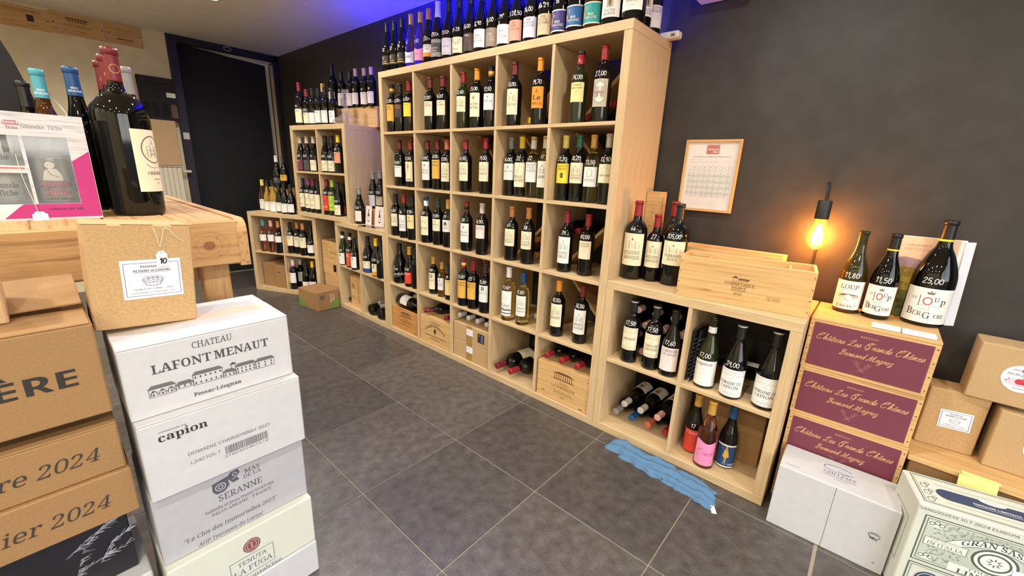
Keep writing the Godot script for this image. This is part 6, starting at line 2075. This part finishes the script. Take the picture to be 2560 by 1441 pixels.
	B("Dark bottle, dark red capsule, white label, leftmost, second row, second column of rack", "standing bottles in the tall rack", 0.4512, 1.0942, -0.0520, 0.2976, 0.0372, "bdx", "dark", "dark red", "white", 0.0542, 0.1669, "19,00", "Haut|BAGES", "emblem", 15, 52)
	B("Dark bottle, dark red capsule, gold label, second from left, second row, second column of rack", "standing bottles in the tall rack", 0.5522, 1.0942, -0.0520, 0.2962, 0.0370, "bdx", "dark", "dark red", "gold", 0.0660, 0.1785, "30,00", "CANTIC|Brown", "", 15, 52)
	B("Dark bottle, salmon capsule, cream label, rightmost, second row, second column of rack", "standing bottles in the tall rack", 0.6414, 1.0942, -0.0520, 0.2976, 0.0372, "bdx", "dark", "salmon", "cream", 0.0530, 0.1634, "15,00", "Le Bien|Haut", "house", 15, 52)
	B("Dark bottle, red capsule, cream label, leftmost, second row, third column of rack", "standing bottles in the tall rack", 0.8081, 1.0942, -0.0520, 0.2976, 0.0372, "bdx", "dark", "red", "cream", 0.0643, 0.1690, "40,50", "LA GARDE RUBI", "house", 15, 52)
	B("Dark bottle, red capsule, cream label, right one, second row, third column of rack", "standing bottles in the tall rack", 0.9748, 1.0942, -0.0520, 0.2999, 0.0375, "bdx", "dark", "red", "cream", 0.0691, 0.1728, "39,00", "LA GARDE RUBI", "house", 15, 52)
	B("Dark bottle, grey green capsule, white label, leftmost, second row, fourth column of rack", "standing bottles in the tall rack", 1.1329, 1.0942, -0.0850, 0.3029, 0.0379, "bdx", "dark", "grey green", "white", 0.0841, 0.1690, "16,00", "Secret", "emblem", 15, 52)
	B("Dark bottle, yellow capsule, cream label, second from left, second row, fourth column of rack", "standing bottles in the tall rack", 1.2099, 1.0942, -0.0850, 0.3061, 0.0383, "bdx", "dark", "yellow", "cream", 0.0510, 0.1753, "22", "PESSAC|LEOGNAN", "tick", 15, 52)
	B("Clear bottle, white-gold capsule, white label, third from left, second row, fourth column of rack", "standing bottles in the tall rack", 1.2871, 1.0942, -0.0850, 0.3044, 0.0381, "bdx", "wine", "white/gold", "white", 0.0796, 0.1782, "22", "CHATEAU|TOUR|LEOGNAN", "", 15, 52)
	B("Clear bottle, white-gold capsule, white label, rightmost, second row, fourth column of rack", "standing bottles in the tall rack", 1.3643, 1.0942, -0.0850, 0.3051, 0.0381, "bdx", "wine", "white/gold", "white", 0.0567, 0.1854, "17", "CARBONNIEUX", "house", 15, 52)
	B("Dark bottle, pale yellow capsule, yellow label, leftmost, second row, fifth column of rack", "standing bottles in the tall rack", 1.4854, 1.0942, -0.0850, 0.3073, 0.0384, "bdx", "dark", "pale yellow", "yellow", 0.0837, 0.1757, "31,20", "LES HAUTS DE|SMITH", "stamp", 15, 52)
	B("Dark bottle, green capsule, cream label, second from left, second row, fifth column of rack", "standing bottles in the tall rack", 1.5632, 1.0942, -0.0850, 0.3074, 0.0384, "bdx", "dark", "green", "cream", 0.0870, 0.1809, "18,20", "CHATEAU|LAFONT MENAUT", "house", 15, 52)
	B("Clear bottle, gold capsule, white label, third from left, second row, fifth column of rack", "standing bottles in the tall rack", 1.6408, 1.0942, -0.0850, 0.3057, 0.0382, "bdx", "wine", "gold", "white", 0.0750, 0.1636, "13,50", "D|JAUZAC", "ring", 15, 52)
	B("Dark bottle, silver capsule, cream label, rightmost, second row, fifth column of rack", "standing bottles in the tall rack", 1.7188, 1.0942, -0.0850, 0.3100, 0.0388, "bdx", "dark", "silver", "cream", 0.0956, 0.1775, "13,90", "GRAND BATEAU", "boat", 15, 52)
	B("Dark bottle, black capsule, cream label, leftmost, third row, first column of rack", "standing bottles in the tall rack", 0.0809, 0.7422, -0.0509, 0.2937, 0.0367, "bdx", "dark", "black", "cream", 0.0698, 0.1582, "30,00", "Moulin", "house", 15, 52)
	B("Dark bottle, red capsule, white label, second from left, third row, first column of rack", "standing bottles in the tall rack", 0.2000, 0.7422, -0.0371, 0.2983, 0.0373, "bdx", "dark", "red", "white", 0.0496, 0.1604, "36", "Chateau|GUIBON", "house", 15, 52)
	B("Dark bottle, black capsule, pale yellow label, rightmost, third row, first column of rack", "standing bottles in the tall rack", 0.2967, 0.7422, -0.0356, 0.3000, 0.0375, "bdx", "dark", "black", "light yellow", 0.0776, 0.1699, "22,50", "BARBE", "emblem", 15, 52)
	B("Dark bottle, blue-white capsule, cream label, leftmost, third row, second column of rack", "standing bottles in the tall rack", 0.4414, 0.7422, -0.0434, 0.2958, 0.0370, "bdx", "dark", "blue/white", "cream", 0.0516, 0.1755, "20", "MILLION", "flag", 15, 52)
	B("Dark bottle, dark green capsule, cream label, second from left, third row, second column of rack", "standing bottles in the tall rack", 0.5557, 0.7422, -0.0499, 0.2977, 0.0372, "bdx", "dark", "dark green", "cream", 0.0919, 0.1673, "29,00", "CHASSE", "emblem", 15, 52)
	B("Dark bottle, gold capsule, white label, rightmost, third row, second column of rack", "standing bottles in the tall rack", 0.6584, 0.7422, -0.0473, 0.2963, 0.0370, "bdx", "dark", "gold", "white", 0.0987, 0.1722, "51", "POEMA", "emblem2", 15, 52)
	B("Dark bottle, red-black capsule, white label, leftmost, third row, third column of rack", "standing bottles in the tall rack", 0.8202, 0.7422, -0.0538, 0.2969, 0.0371, "bdx", "dark", "red/black", "white", 0.0551, 0.1691, "26", "Mondot|Bellevue", "emblem", 15, 52)
	B("Dark bottle, silver capsule, pale pink label, right one, third row, third column of rack", "standing bottles in the tall rack", 0.9605, 0.7422, -0.0463, 0.2970, 0.0371, "bdx", "dark", "silver", "pale pink", 0.0975, 0.1741, "16,50", "Chateau|ROYALLEY", "", 15, 52)
	B("Dark bottle, copper capsule, cream label, leftmost, third row, fourth column of rack", "standing bottles in the tall rack", 1.1744, 0.7422, -0.0656, 0.2981, 0.0373, "bdx", "dark", "copper", "cream", 0.0825, 0.1765, "61", "LA VILLE|DES MERLES", "house", 15, 52)
	B("Dark bottle, copper capsule, cream label, right one, third row, fourth column of rack", "standing bottles in the tall rack", 1.2952, 0.7422, -0.0634, 0.3009, 0.0376, "bdx", "dark", "copper", "cream", 0.0825, 0.1770, "58", "LA VILLE|DES MERLES", "house", 15, 52)
	B("Dark bottle, red capsule, white label, leftmost, third row, fifth column of rack", "standing bottles in the tall rack", 1.5328, 0.7422, -0.0725, 0.3022, 0.0378, "bdx", "dark", "red", "white", 0.0460, 0.1787, "39", "Le Rey|POMEROL", "house", 15, 52)
	B("Dark bottle, red capsule, cream label, right one, third row, fifth column of rack", "standing bottles in the tall rack", 1.6483, 0.7422, -0.0837, 0.3011, 0.0376, "bdx", "dark", "red", "cream", 0.0847, 0.1723, "80,00", "Chateau|LATANOY", "", 15, 50)
	B("Dark bottle, black capsule, leftmost, fourth row, first column of rack", "standing bottles in the tall rack", 0.0920, 0.3902, -0.0600, 0.2901, 0.0480, "bur", "dark", "black", "", 0.0000, 0.0000, "", "", "script", 15, 52)
	B("Dark bottle, gold capsule, red label, second from left, fourth row, first column of rack", "standing bottles in the tall rack", 0.2310, 0.3902, -0.0500, 0.2883, 0.0380, "bur", "dark", "gold", "red", 0.0260, 0.1082, "11,50", "Malice", "", 15, 52)
	B("Dark bottle, black capsule, third from left, fourth row, first column of rack", "standing bottles in the tall rack", 0.3062, 0.3902, -0.0531, 0.2900, 0.0362, "bdx", "dark", "black", "", 0.0000, 0.0000, "", "", "", 15, 52)
	B("Dark bottle, black capsule, rightmost, fourth row, first column of rack", "standing bottles in the tall rack", 0.2050, 0.3902, -0.1900, 0.3200, 0.0429, "bur", "dark", "black", "", 0.0000, 0.0000, "", "", "", 15, 52)
	B("Dark bottle, gold capsule, cream label, leftmost, fourth row, second column of rack", "standing bottles in the tall rack", 0.4816, 0.3902, -0.0653, 0.2544, 0.0318, "bdx", "dark", "gold", "cream", 0.0340, 0.1484, "8,80", "D|MONT", "", 15, 52)
	B("Amber bottle, gold capsule, white label, second from left, fourth row, second column of rack", "standing bottles in the tall rack", 0.5776, 0.3902, -0.0616, 0.2336, 0.0300, "bdx", "sauternes", "gold", "white", 0.0485, 0.1313, "12", "Clos des|Cordes", "emblem", 15, 52)
	B("Dark bottle, black capsule, pale yellow label, rightmost, fourth row, second column of rack", "standing bottles in the tall rack", 0.6625, 0.3902, -0.0534, 0.2350, 0.0300, "bdx", "dark", "black", "light yellow", 0.0333, 0.1357, "15", "Fief", "", 15, 52)
	B("Dark bottle, red-cream capsule, gold label, leftmost, fourth row, third column of rack", "standing bottles in the tall rack", 0.8114, 0.3902, -0.0428, 0.2991, 0.0374, "bdx", "dark", "red/cream", "gold", 0.0530, 0.1695, "20,00", "Cotes|MONTPEZ", "", 15, 52)
	B("Dark bottle, red capsule, gold label, second from left, fourth row, third column of rack", "standing bottles in the tall rack", 0.8960, 0.3902, -0.0456, 0.2982, 0.0373, "bdx", "dark", "red", "gold", 0.0630, 0.1713, "23", "CHATEAU|MALLAT", "", 15, 52)
	B("Dark bottle, dark purple capsule, white label, rightmost, fourth row, third column of rack", "standing bottles in the tall rack", 1.0019, 0.3902, -0.0443, 0.3021, 0.0378, "bdx", "dark", "dark purple", "white", 0.0706, 0.1733, "15,00", "B|BOCCI", "", 15, 52)
	B("Clear bottle, white capsule, white label, leftmost, fourth row, fourth column of rack", "standing bottles in the tall rack", 1.1810, 0.3902, -0.0527, 0.3111, 0.0389, "bdx", "wine", "white", "white", 0.0312, 0.1779, "11,40", "Lise|Mirabel", "stripes", 15, 52)
	B("Clear bottle, blue capsule, white label, right one, fourth row, fourth column of rack", "standing bottles in the tall rack", 1.2884, 0.3902, -0.0529, 0.2975, 0.0372, "bdx", "wine", "blue", "white", 0.0554, 0.1724, "11,80", "Chateau|Fermette", "house", 15, 52)
	B("Dark bottle, orange capsule, cream label, leftmost, fourth row, fifth column of rack", "standing bottles in the tall rack", 1.5211, 0.3902, -0.0642, 0.2996, 0.0374, "bdx", "dark", "orange", "cream", 0.0559, 0.1800, "18,00", "MARCHAND", "house", 15, 52)
	B("Dark bottle, dark red capsule, white label, right one, fourth row, fifth column of rack", "standing bottles in the tall rack", 1.6609, 0.3902, -0.0707, 0.3028, 0.0378, "bdx", "dark", "dark red", "white", 0.0530, 0.1804, "36,00", "PRINCE|ROHAN", "house", 15, 52)
	B("Dark bottle, red capsule, cream label, leftmost, on top of low right unit", "bottles on the low right unit", 1.8688, 0.7622, -0.1427, 0.3568, 0.0500, "bdx", "dark", "red", "cream", 0.0664, 0.2138, "44", "CHATEAU DUTRUCH|GRAND POUJEAUX", "house", 11, 60)
	B("Dark bottle, red capsule, cream label, second from left, on top of low right unit", "bottles on the low right unit", 1.9536, 0.7622, -0.1693, 0.3033, 0.0379, "bdx", "dark", "red", "cream", 0.0659, 0.1848, "27", "CHATEAU DUTRUCH|GRAND POUJEAUX", "house", 11, 60)
	B("Dark bottle, red capsule, cream label, third from left, on top of low right unit", "bottles on the low right unit", 1.9650, 0.7622, -0.3300, 0.3570, 0.0500, "bdx", "dark", "red", "cream", 0.0763, 0.1961, "50", "Chateau", "", 11, 60)
	B("Dark bottle, black capsule, cream label, rightmost, on top of low right unit", "bottles on the low right unit", 2.0447, 0.7622, -0.1734, 0.3574, 0.0500, "bdx", "dark", "black", "cream", 0.0929, 0.1986, "105,00", "FERRAND|2013", "house", 11, 60)
	B("Dark bottle, silver-rimmed capsule, cream label, leftmost, upper left cell, low right unit", "bottles in the low right unit", 1.9439, 0.3892, -0.0561, 0.2982, 0.0373, "bdx", "dark", "black/silver", "cream", 0.0638, 0.1720, "17,50", "GARENSEN", "vine", 11, 60)
	B("Dark bottle, silver-rimmed capsule, cream label, second from left, upper left cell, low right unit", "bottles in the low right unit", 2.0483, 0.3892, -0.0574, 0.2976, 0.0372, "bdx", "dark", "black/silver", "cream", 0.0604, 0.1696, "17,50", "CAPION|GARENSEN", "vine", 11, 60)
	B("Dark bottle, black capsule, pale pink label, rightmost, upper left cell, low right unit", "bottles in the low right unit", 2.1335, 0.3892, -0.0523, 0.2984, 0.0400, "bur", "dark", "black", "pale pink", 0.0279, 0.1351, "17,60", "CAPION|LE JUGE", "", 11, 60)
	B("Green bottle, white neck band, white label, leftmost, upper right cell, low right unit", "bottles in the low right unit", 2.2834, 0.3892, -0.0608, 0.2970, 0.0398, "bur", "green", "white neck", "white", 0.0135, 0.1244, "17,00", "capion", "", 0, 80)
	B("Dark bottle, silver-rimmed capsule, white label, second from left, upper right cell, low right unit", "bottles in the low right unit", 2.3898, 0.3892, -0.0494, 0.3069, 0.0411, "bur", "dark", "black/silver", "white", 0.0113, 0.1255, "39,00", "DOMAINE DE|CAPION", "vine", 0, 80)
	B("Dark bottle, silver-rimmed capsule, white label, rightmost, upper right cell, low right unit", "bottles in the low right unit", 2.5080, 0.3892, -0.0538, 0.3108, 0.0417, "bur", "dark", "black/silver", "white", 0.0148, 0.1318, "", "DOMAINE DE|CAPION", "vine", 0, 80)
	B("Dark bottle, gold capsule, red label, leftmost, lower right cell, low right unit", "bottles in the low right unit", 2.2667, 0.0382, -0.1144, 0.2772, 0.0371, "bur", "dark", "gold", "red", 0.0019, 0.1155, "17", "Chaos", "", 11, 60)
	B("Rose bottle, gold capsule, pink label, second from left, lower right cell, low right unit", "bottles in the low right unit", 2.3409, 0.0382, -0.0469, 0.3021, 0.0405, "bur", "rose", "gold", "pink", 0.0166, 0.1333, "", "Les Candides", "wave", 11, 60)
	B("Dark bottle, blue capsule, dark blue label, rightmost, lower right cell, low right unit", "bottles in the low right unit", 2.4094, 0.0382, -0.1121, 0.2815, 0.0377, "bur", "dark", "blue", "dark blue", 0.0064, 0.1156, "", "MAS|ORIGINE", "dancer", 11, 60)
	B("Olive bottle, bare neck, white label, leftmost, on the burgundy crates", "bottles on the burgundy crates", 2.6696, 0.7662, -0.2957, 0.3041, 0.0408, "bur", "olive", "none", "white", 0.0137, 0.1208, "11,80", "LOUP||y es-tu ?", "wolf", 0, 72)
	B("Dark bottle, black capsule, white label, second from left, on the burgundy crates", "bottles on the burgundy crates", 2.7574, 0.7662, -0.2865, 0.3033, 0.0406, "bur", "dark", "black/yellow", "white", 0.0154, 0.1216, "11,50", "LE LOUP|DANS LA|BERGERIE", "crown", 0, 72)
	B("Dark bottle, black capsule, white label, rightmost, on the burgundy crates", "bottles on the burgundy crates", 2.8824, 0.7662, -0.3316, 0.3600, 0.0580, "bur", "dark", "black/yellow", "white", 0.0129, 0.1342, "25,00", "LE LOUP|DANS LA|BERGERIE", "crown", 0, 72)
	B("Dark bottle, grey capsule, pale pink label, leftmost, on top of low left unit", "bottles on the low left unit", -0.4783, 0.7622, -0.0826, 0.2897, 0.0388, "bur", "dark", "grey", "pale pink", 0.0232, 0.1062, "21,50", "", "", 18, 54)
	B("Dark bottle, grey capsule, lilac label, second from left, on top of low left unit", "bottles on the low left unit", -0.4680, 0.8816, -0.2050, 0.2925, 0.0392, "bur", "dark", "grey", "lilac", 0.0232, 0.1100, "17,60", "", "", 18, 54)
	B("Dark bottle, grey capsule, grey label, rightmost, on top of low left unit", "bottles on the low left unit", -0.3580, 0.8816, -0.2050, 0.3023, 0.0405, "bur", "dark", "grey", "grey", 0.0357, 0.1044, "17,00", "G60", "", 18, 54)
	B("Green bottle, white neck band, white label, leftmost, upper left cell, low left unit", "bottles in the low left unit", -0.7074, 0.3892, -0.0349, 0.2853, 0.0382, "bur", "green", "white neck", "white", 0.0091, 0.1060, "11,50", "K", "", 18, 54)
	B("Dark bottle, white neck band, orange-red label, second from left, upper left cell, low left unit", "bottles in the low left unit", -0.5837, 0.3892, -0.0346, 0.2866, 0.0384, "bur", "dark", "white neck", "orange red", 0.0118, 0.1255, "11,50", "A", "", 18, 54)
	B("Dark bottle, black capsule, white label, rightmost, upper left cell, low left unit", "bottles in the low left unit", -0.4826, 0.3892, -0.0191, 0.2597, 0.0348, "bur", "dark", "black", "white", 0.0173, 0.1103, "12", "O", "", 18, 54)
	B("Dark bottle, black capsule, cream and blue label, leftmost, upper right cell, low left unit", "bottles in the low left unit", -0.3357, 0.3892, -0.0543, 0.2894, 0.0450, "bur", "dark", "black", "cream/blue", 0.0028, 0.0959, "14,00", "/", "", 18, 54)
	B("Dark bottle, yellow capsule, picture label, second from left, upper right cell, low left unit", "bottles in the low left unit", -0.1839, 0.3892, -0.0362, 0.2938, 0.0394, "bur", "dark", "yellow", "cream/orange", 0.0085, 0.0997, "12,00", "J", "", 18, 54)
	B("Dark bottle, black capsule, rightmost, upper right cell, low left unit", "bottles in the low left unit", -0.1048, 0.3892, -0.0286, 0.2918, 0.0391, "bur", "dark", "black", "", 0.0000, 0.0000, "12", "", "", 18, 54)
	B("Rose bottle, turquoise capsule, white label, leftmost, upper left cell, far corner unit", "bottles in the far corner unit", -1.6917, 0.3892, 0.2450, 0.2973, 0.0372, "bdx", "rose", "turquoise", "white", 0.1019, 0.1624, "12", "", "", 39, 56)
	B("Rose bottle, pink capsule, white label, second from left, upper left cell, far corner unit", "bottles in the far corner unit", -1.6073, 0.3892, 0.2059, 0.2955, 0.0369, "bdx", "rose", "pink", "white", 0.1045, 0.1677, "12", "", "", 39, 56)
	B("Dark bottle, copper capsule, white label, rightmost, upper left cell, far corner unit", "bottles in the far corner unit", -1.5163, 0.3892, 0.1751, 0.2961, 0.0370, "bdx", "dark", "copper", "white", 0.1036, 0.1612, "12", "", "", 39, 56)
	B("Dark bottle, black capsule, cream label, leftmost, upper right cell, far corner unit", "bottles in the far corner unit", -1.4463, 0.3892, 0.0981, 0.2887, 0.0361, "bdx", "dark", "black", "cream", 0.0742, 0.1689, "14,00", "Mas|Rey", "", 39, 56)
	B("Dark bottle, copper capsule, cream label, second from left, upper right cell, far corner unit", "bottles in the far corner unit", -1.3830, 0.3892, 0.0603, 0.2931, 0.0366, "bdx", "dark", "copper", "cream", 0.0688, 0.1654, "14", "Mas|Rey", "", 39, 56)
	B("Dark bottle, copper capsule, cream label, third from left, upper right cell, far corner unit", "bottles in the far corner unit", -1.2803, 0.3892, 0.0523, 0.2938, 0.0367, "bdx", "dark", "copper", "cream", 0.0731, 0.1682, "14", "Mas|Rey", "", 39, 56)
	B("Dark bottle, black capsule, white label, rightmost, upper right cell, far corner unit", "bottles in the far corner unit", -1.2178, 0.3892, 0.0111, 0.2773, 0.0372, "bur", "dark", "black", "white", 0.0307, 0.1034, "11", "/", "", 39, 56)
	B("Dark bottle, white capsule, white label, leftmost, lower right cell, far corner unit", "bottles in the far corner unit", -1.4389, 0.0382, 0.1088, 0.2868, 0.0359, "bdx", "dark", "white", "white", 0.0650, 0.1640, "", "", "heart", 39, 56)
	B("Dark bottle, white capsule, white label, second from left, lower right cell, far corner unit", "bottles in the far corner unit", -1.4783, 0.0382, 0.0278, 0.2753, 0.0344, "bdx", "dark", "white", "white", 0.0594, 0.1549, "", "Mas", "", 39, 56)
	B("Dark bottle, black capsule, white label, third from left, lower right cell, far corner unit", "bottles in the far corner unit", -1.3441, 0.0382, 0.0304, 0.2900, 0.0389, "bur", "dark", "black", "white", 0.0219, 0.0829, "", "", "", 39, 56)
	B("Dark bottle, yellow capsule, white label, rightmost, lower right cell, far corner unit", "bottles in the far corner unit", -1.2371, 0.0382, 0.0127, 0.2900, 0.0389, "bur", "dark", "yellow", "white", 0.0417, 0.1018, "", "", "", 39, 56)
	B("Clear bottle, pale yellow capsule, white label, leftmost, on top of far corner unit", "bottles on the far corner unit", -1.8933, 0.7622, 0.1441, 0.2839, 0.0380, "bur", "wine", "pale yellow", "white", 0.0051, 0.1014, "", "Fleur", "", 39, 56)
	B("Clear bottle, black capsule, white label, second from left, on top of far corner unit", "bottles on the far corner unit", -1.7224, 0.7622, 0.1593, 0.2860, 0.0383, "bur", "wine", "black", "white", 0.0102, 0.0914, "", "Fleur", "", 39, 56)
	B("Clear bottle, black capsule, white label, third from left, on top of far corner unit", "bottles on the far corner unit", -1.6080, 0.7622, 0.1530, 0.2931, 0.0393, "bur", "wine", "black", "white", 0.0050, 0.0971, "", "Fleur", "", 39, 56)
	B("Dark bottle, white capsule, charcoal label, fourth from left, on top of far corner unit", "bottles on the far corner unit", -1.8030, 0.9763, 0.0274, 0.3000, 0.0402, "bur", "dark", "white", "charcoal", 0.0442, 0.0938, "", "Noir", "", 39, 56)
	B("Dark bottle, black capsule, white label, fifth from left, on top of far corner unit", "bottles on the far corner unit", -1.5374, 0.7622, 0.1274, 0.2596, 0.0348, "bur", "dark", "black", "white", 0.0147, 0.0961, "", "Fleur", "", 39, 56)
	B("Dark bottle, black capsule, gold label, sixth from left, on top of far corner unit", "bottles on the far corner unit", -1.6997, 0.9721, 0.0003, 0.3000, 0.0402, "bur", "dark", "black", "gold", 0.0761, 0.1299, "", "Or", "", 39, 56)
	B("Dark bottle, black capsule, white label, seventh from left, on top of far corner unit", "bottles on the far corner unit", -1.4295, 0.7622, 0.1234, 0.2650, 0.0355, "bur", "dark", "black", "white", 0.0145, 0.0946, "", "Fleur", "", 39, 56)
	B("Dark bottle, black capsule, white label, rightmost, on top of far corner unit", "bottles on the far corner unit", -1.3626, 0.7622, 0.0943, 0.2636, 0.0353, "bur", "dark", "black", "white", 0.0194, 0.0941, "8", "Fleur", "", 39, 56)
	B("Dark bottle, silver capsule, plum label, leftmost, upper left cell, upper cube", "bottles in the upper cube", -1.2437, 1.1492, 0.0205, 0.2919, 0.0391, "bur", "dark", "silver", "plum", 0.0132, 0.1009, "12,00", "Roc", "", 21, 56)
	B("Dark bottle, silver capsule, charcoal label, second from left, upper left cell, upper cube", "bottles in the upper cube", -1.1415, 1.1492, 0.0072, 0.2910, 0.0390, "bur", "dark", "silver", "charcoal", 0.0129, 0.0973, "12,00", "", "", 21, 56)
	B("Dark bottle, silver capsule, cream label, rightmost, upper left cell, upper cube", "bottles in the upper cube", -1.0418, 1.1492, -0.0058, 0.2901, 0.0389, "bur", "dark", "silver", "cream", 0.0127, 0.0979, "14", "", "eye", 21, 56)
	B("Dark bottle, black capsule, cream label, leftmost, upper right cell, upper cube", "bottles in the upper cube", -0.8723, 1.1492, -0.0229, 0.2927, 0.0392, "bur", "dark", "black", "cream", 0.0148, 0.0978, "14,00", "Blanc", "eye", 21, 56)
	B("Dark bottle, black capsule, cream label, second from left, upper right cell, upper cube", "bottles in the upper cube", -0.7807, 1.1492, -0.0349, 0.2906, 0.0389, "bur", "dark", "black", "cream", 0.0146, 0.0977, "14,00", "Rouge", "eye", 21, 56)
	B("Dark bottle, yellow capsule, salmon label, rightmost, upper right cell, upper cube", "bottles in the upper cube", -0.6945, 1.1492, -0.0461, 0.2961, 0.0370, "bdx", "dark", "yellow", "salmon", 0.0821, 0.1652, "17", "", "emblem", 21, 56)
	B("Dark bottle, navy capsule, cream label, leftmost, lower left cell, upper cube", "bottles in the upper cube", -1.2469, 0.7982, 0.0310, 0.2917, 0.0365, "bdx", "dark", "navy", "cream", 0.0424, 0.1633, "11,00", "Les", "eye", 21, 56)
	B("Dark bottle, purple capsule, cream label, second from left, lower left cell, upper cube", "bottles in the upper cube", -1.1557, 0.7982, 0.0191, 0.2934, 0.0367, "bdx", "dark", "purple", "cream", 0.0388, 0.1654, "12,00", "Les", "eye", 21, 56)
	B("Dark bottle, dark red capsule, cream label, third from left, lower left cell, upper cube", "bottles in the upper cube", -1.0822, 0.7982, 0.0095, 0.2918, 0.0365, "bdx", "dark", "dark red", "cream", 0.0378, 0.1630, "12,00", "Les", "eye", 21, 56)
	B("Dark bottle, black capsule, cream label, rightmost, lower left cell, upper cube", "bottles in the upper cube", -1.0107, 0.7982, 0.0002, 0.2771, 0.0346, "bdx", "dark", "black", "cream", 0.0391, 0.1634, "12", "", "", 21, 56)
	B("Dark bottle, red capsule, red label, leftmost, lower right cell, upper cube", "bottles in the upper cube", -0.8875, 0.7982, -0.0159, 0.2967, 0.0371, "bdx", "dark", "red", "red", 0.0394, 0.1648, "12,00", "Fruit", "eye", 21, 56)
	B("Green bottle, lime capsule, lime label, second from left, lower right cell, upper cube", "bottles in the upper cube", -0.8076, 0.7982, -0.0263, 0.2936, 0.0367, "bdx", "green", "lime", "lime", 0.0429, 0.1667, "12,00", "Fruit", "eye", 21, 56)
	B("Dark bottle, black capsule, cream label, third from left, lower right cell, upper cube", "bottles in the upper cube", -0.7326, 0.7982, -0.0361, 0.2834, 0.0380, "bur", "dark", "black", "cream", 0.0144, 0.0967, "12,00", "Vert", "eye", 21, 56)
	B("Dark bottle, black capsule, red label, rightmost, lower right cell, upper cube", "bottles in the upper cube", -0.7691, 0.7982, -0.1020, 0.2688, 0.0360, "bur", "dark", "black", "red", 0.0148, 0.0849, "12", "", "", 21, 56)
	B("Dark bottle, red capsule, cream label, leftmost, standing on the upper cube", "bottles on the upper cube", -1.2613, 1.5222, -0.0175, 0.3551, 0.0444, "bdx", "dark", "red", "cream", 0.0321, 0.1420, "10", "Mas", "", 21, 56)
	B("Dark bottle, red capsule, cream label, second from left, standing on the upper cube", "bottles on the upper cube", -1.1579, 1.5222, -0.0310, 0.2949, 0.0369, "bdx", "dark", "red", "cream", 0.0259, 0.1095, "12,00", "Mas", "", 21, 56)
	B("Dark bottle, black capsule, white label, third from left, standing on the upper cube", "bottles on the upper cube", -1.0728, 1.5222, -0.0421, 0.2936, 0.0367, "bdx", "dark", "black", "white", 0.0238, 0.1063, "", "~", "", 21, 56)
	B("Dark bottle, black capsule, white label, fourth from left, standing on the upper cube", "bottles on the upper cube", -0.9892, 1.5222, -0.0530, 0.2922, 0.0365, "bdx", "dark", "black", "white", 0.0258, 0.1194, "", "Val", "", 21, 56)
	B("Dark bottle, gold capsule, white label, fifth from left, standing on the upper cube", "bottles on the upper cube", -1.0538, 1.5222, -0.1253, 0.3457, 0.0432, "bdx", "dark", "gold", "white", 0.0354, 0.1313, "", "Val", "", 21, 56)
	B("Dark bottle, black capsule, white label, sixth from left, standing on the upper cube", "bottles on the upper cube", -0.8980, 1.5222, -0.0649, 0.2980, 0.0373, "bdx", "dark", "black", "white", 0.0235, 0.1173, "", "Val", "", 21, 56)
	B("Dark bottle, black capsule, white label, rightmost, standing on the upper cube", "bottles on the upper cube", -0.8004, 1.5222, -0.0777, 0.2723, 0.0340, "bdx", "dark", "black", "white", 0.0212, 0.1122, "", "Val", "emblem", 21, 56)
	B("Dark bottle, black capsule, cream label, leftmost, on the crate atop upper cube", "bottles on the upper cube", -1.2751, 1.6852, -0.3300, 0.3966, 0.0400, "bdx", "dark", "black", "cream", 0.0686, 0.1654, "16", "Cru", "", 21, 56)
	B("Dark bottle, black capsule, pale pink label, second from left, on the crate atop upper cube", "bottles on the upper cube", -1.0577, 1.6852, -0.3000, 0.3118, 0.0370, "bdx", "dark", "black", "pale pink", 0.0293, 0.1309, "16", "Cru", "", 21, 56)
	B("Dark bottle, black capsule, pale pink label, third from left, on the crate atop upper cube", "bottles on the upper cube", -0.9126, 1.6852, -0.3000, 0.2977, 0.0370, "bdx", "dark", "black", "pale pink", 0.0203, 0.1194, "16", "Cru", "", 21, 56)
	B("Dark bottle, pink capsule, pale pink label, fourth from left, on the crate atop upper cube", "bottles on the upper cube", -0.8168, 1.6852, -0.3000, 0.3016, 0.0370, "bdx", "dark", "pink", "pale pink", 0.0266, 0.1158, "16", "Cru", "", 21, 56)
	B("Dark bottle, pink capsule, pale pink label, fifth from left, on the crate atop upper cube", "bottles on the upper cube", -0.6830, 1.6852, -0.3000, 0.2906, 0.0370, "bdx", "dark", "pink", "pale pink", 0.0179, 0.1090, "16", "Cru", "", 21, 56)
	B("Dark bottle, pink capsule, pale pink label, rightmost, on the crate atop upper cube", "bottles on the upper cube", -0.5786, 1.6852, -0.3000, 0.2881, 0.0370, "bdx", "dark", "pink", "pale pink", 0.0190, 0.1068, "16", "Cru", "", 21, 56)
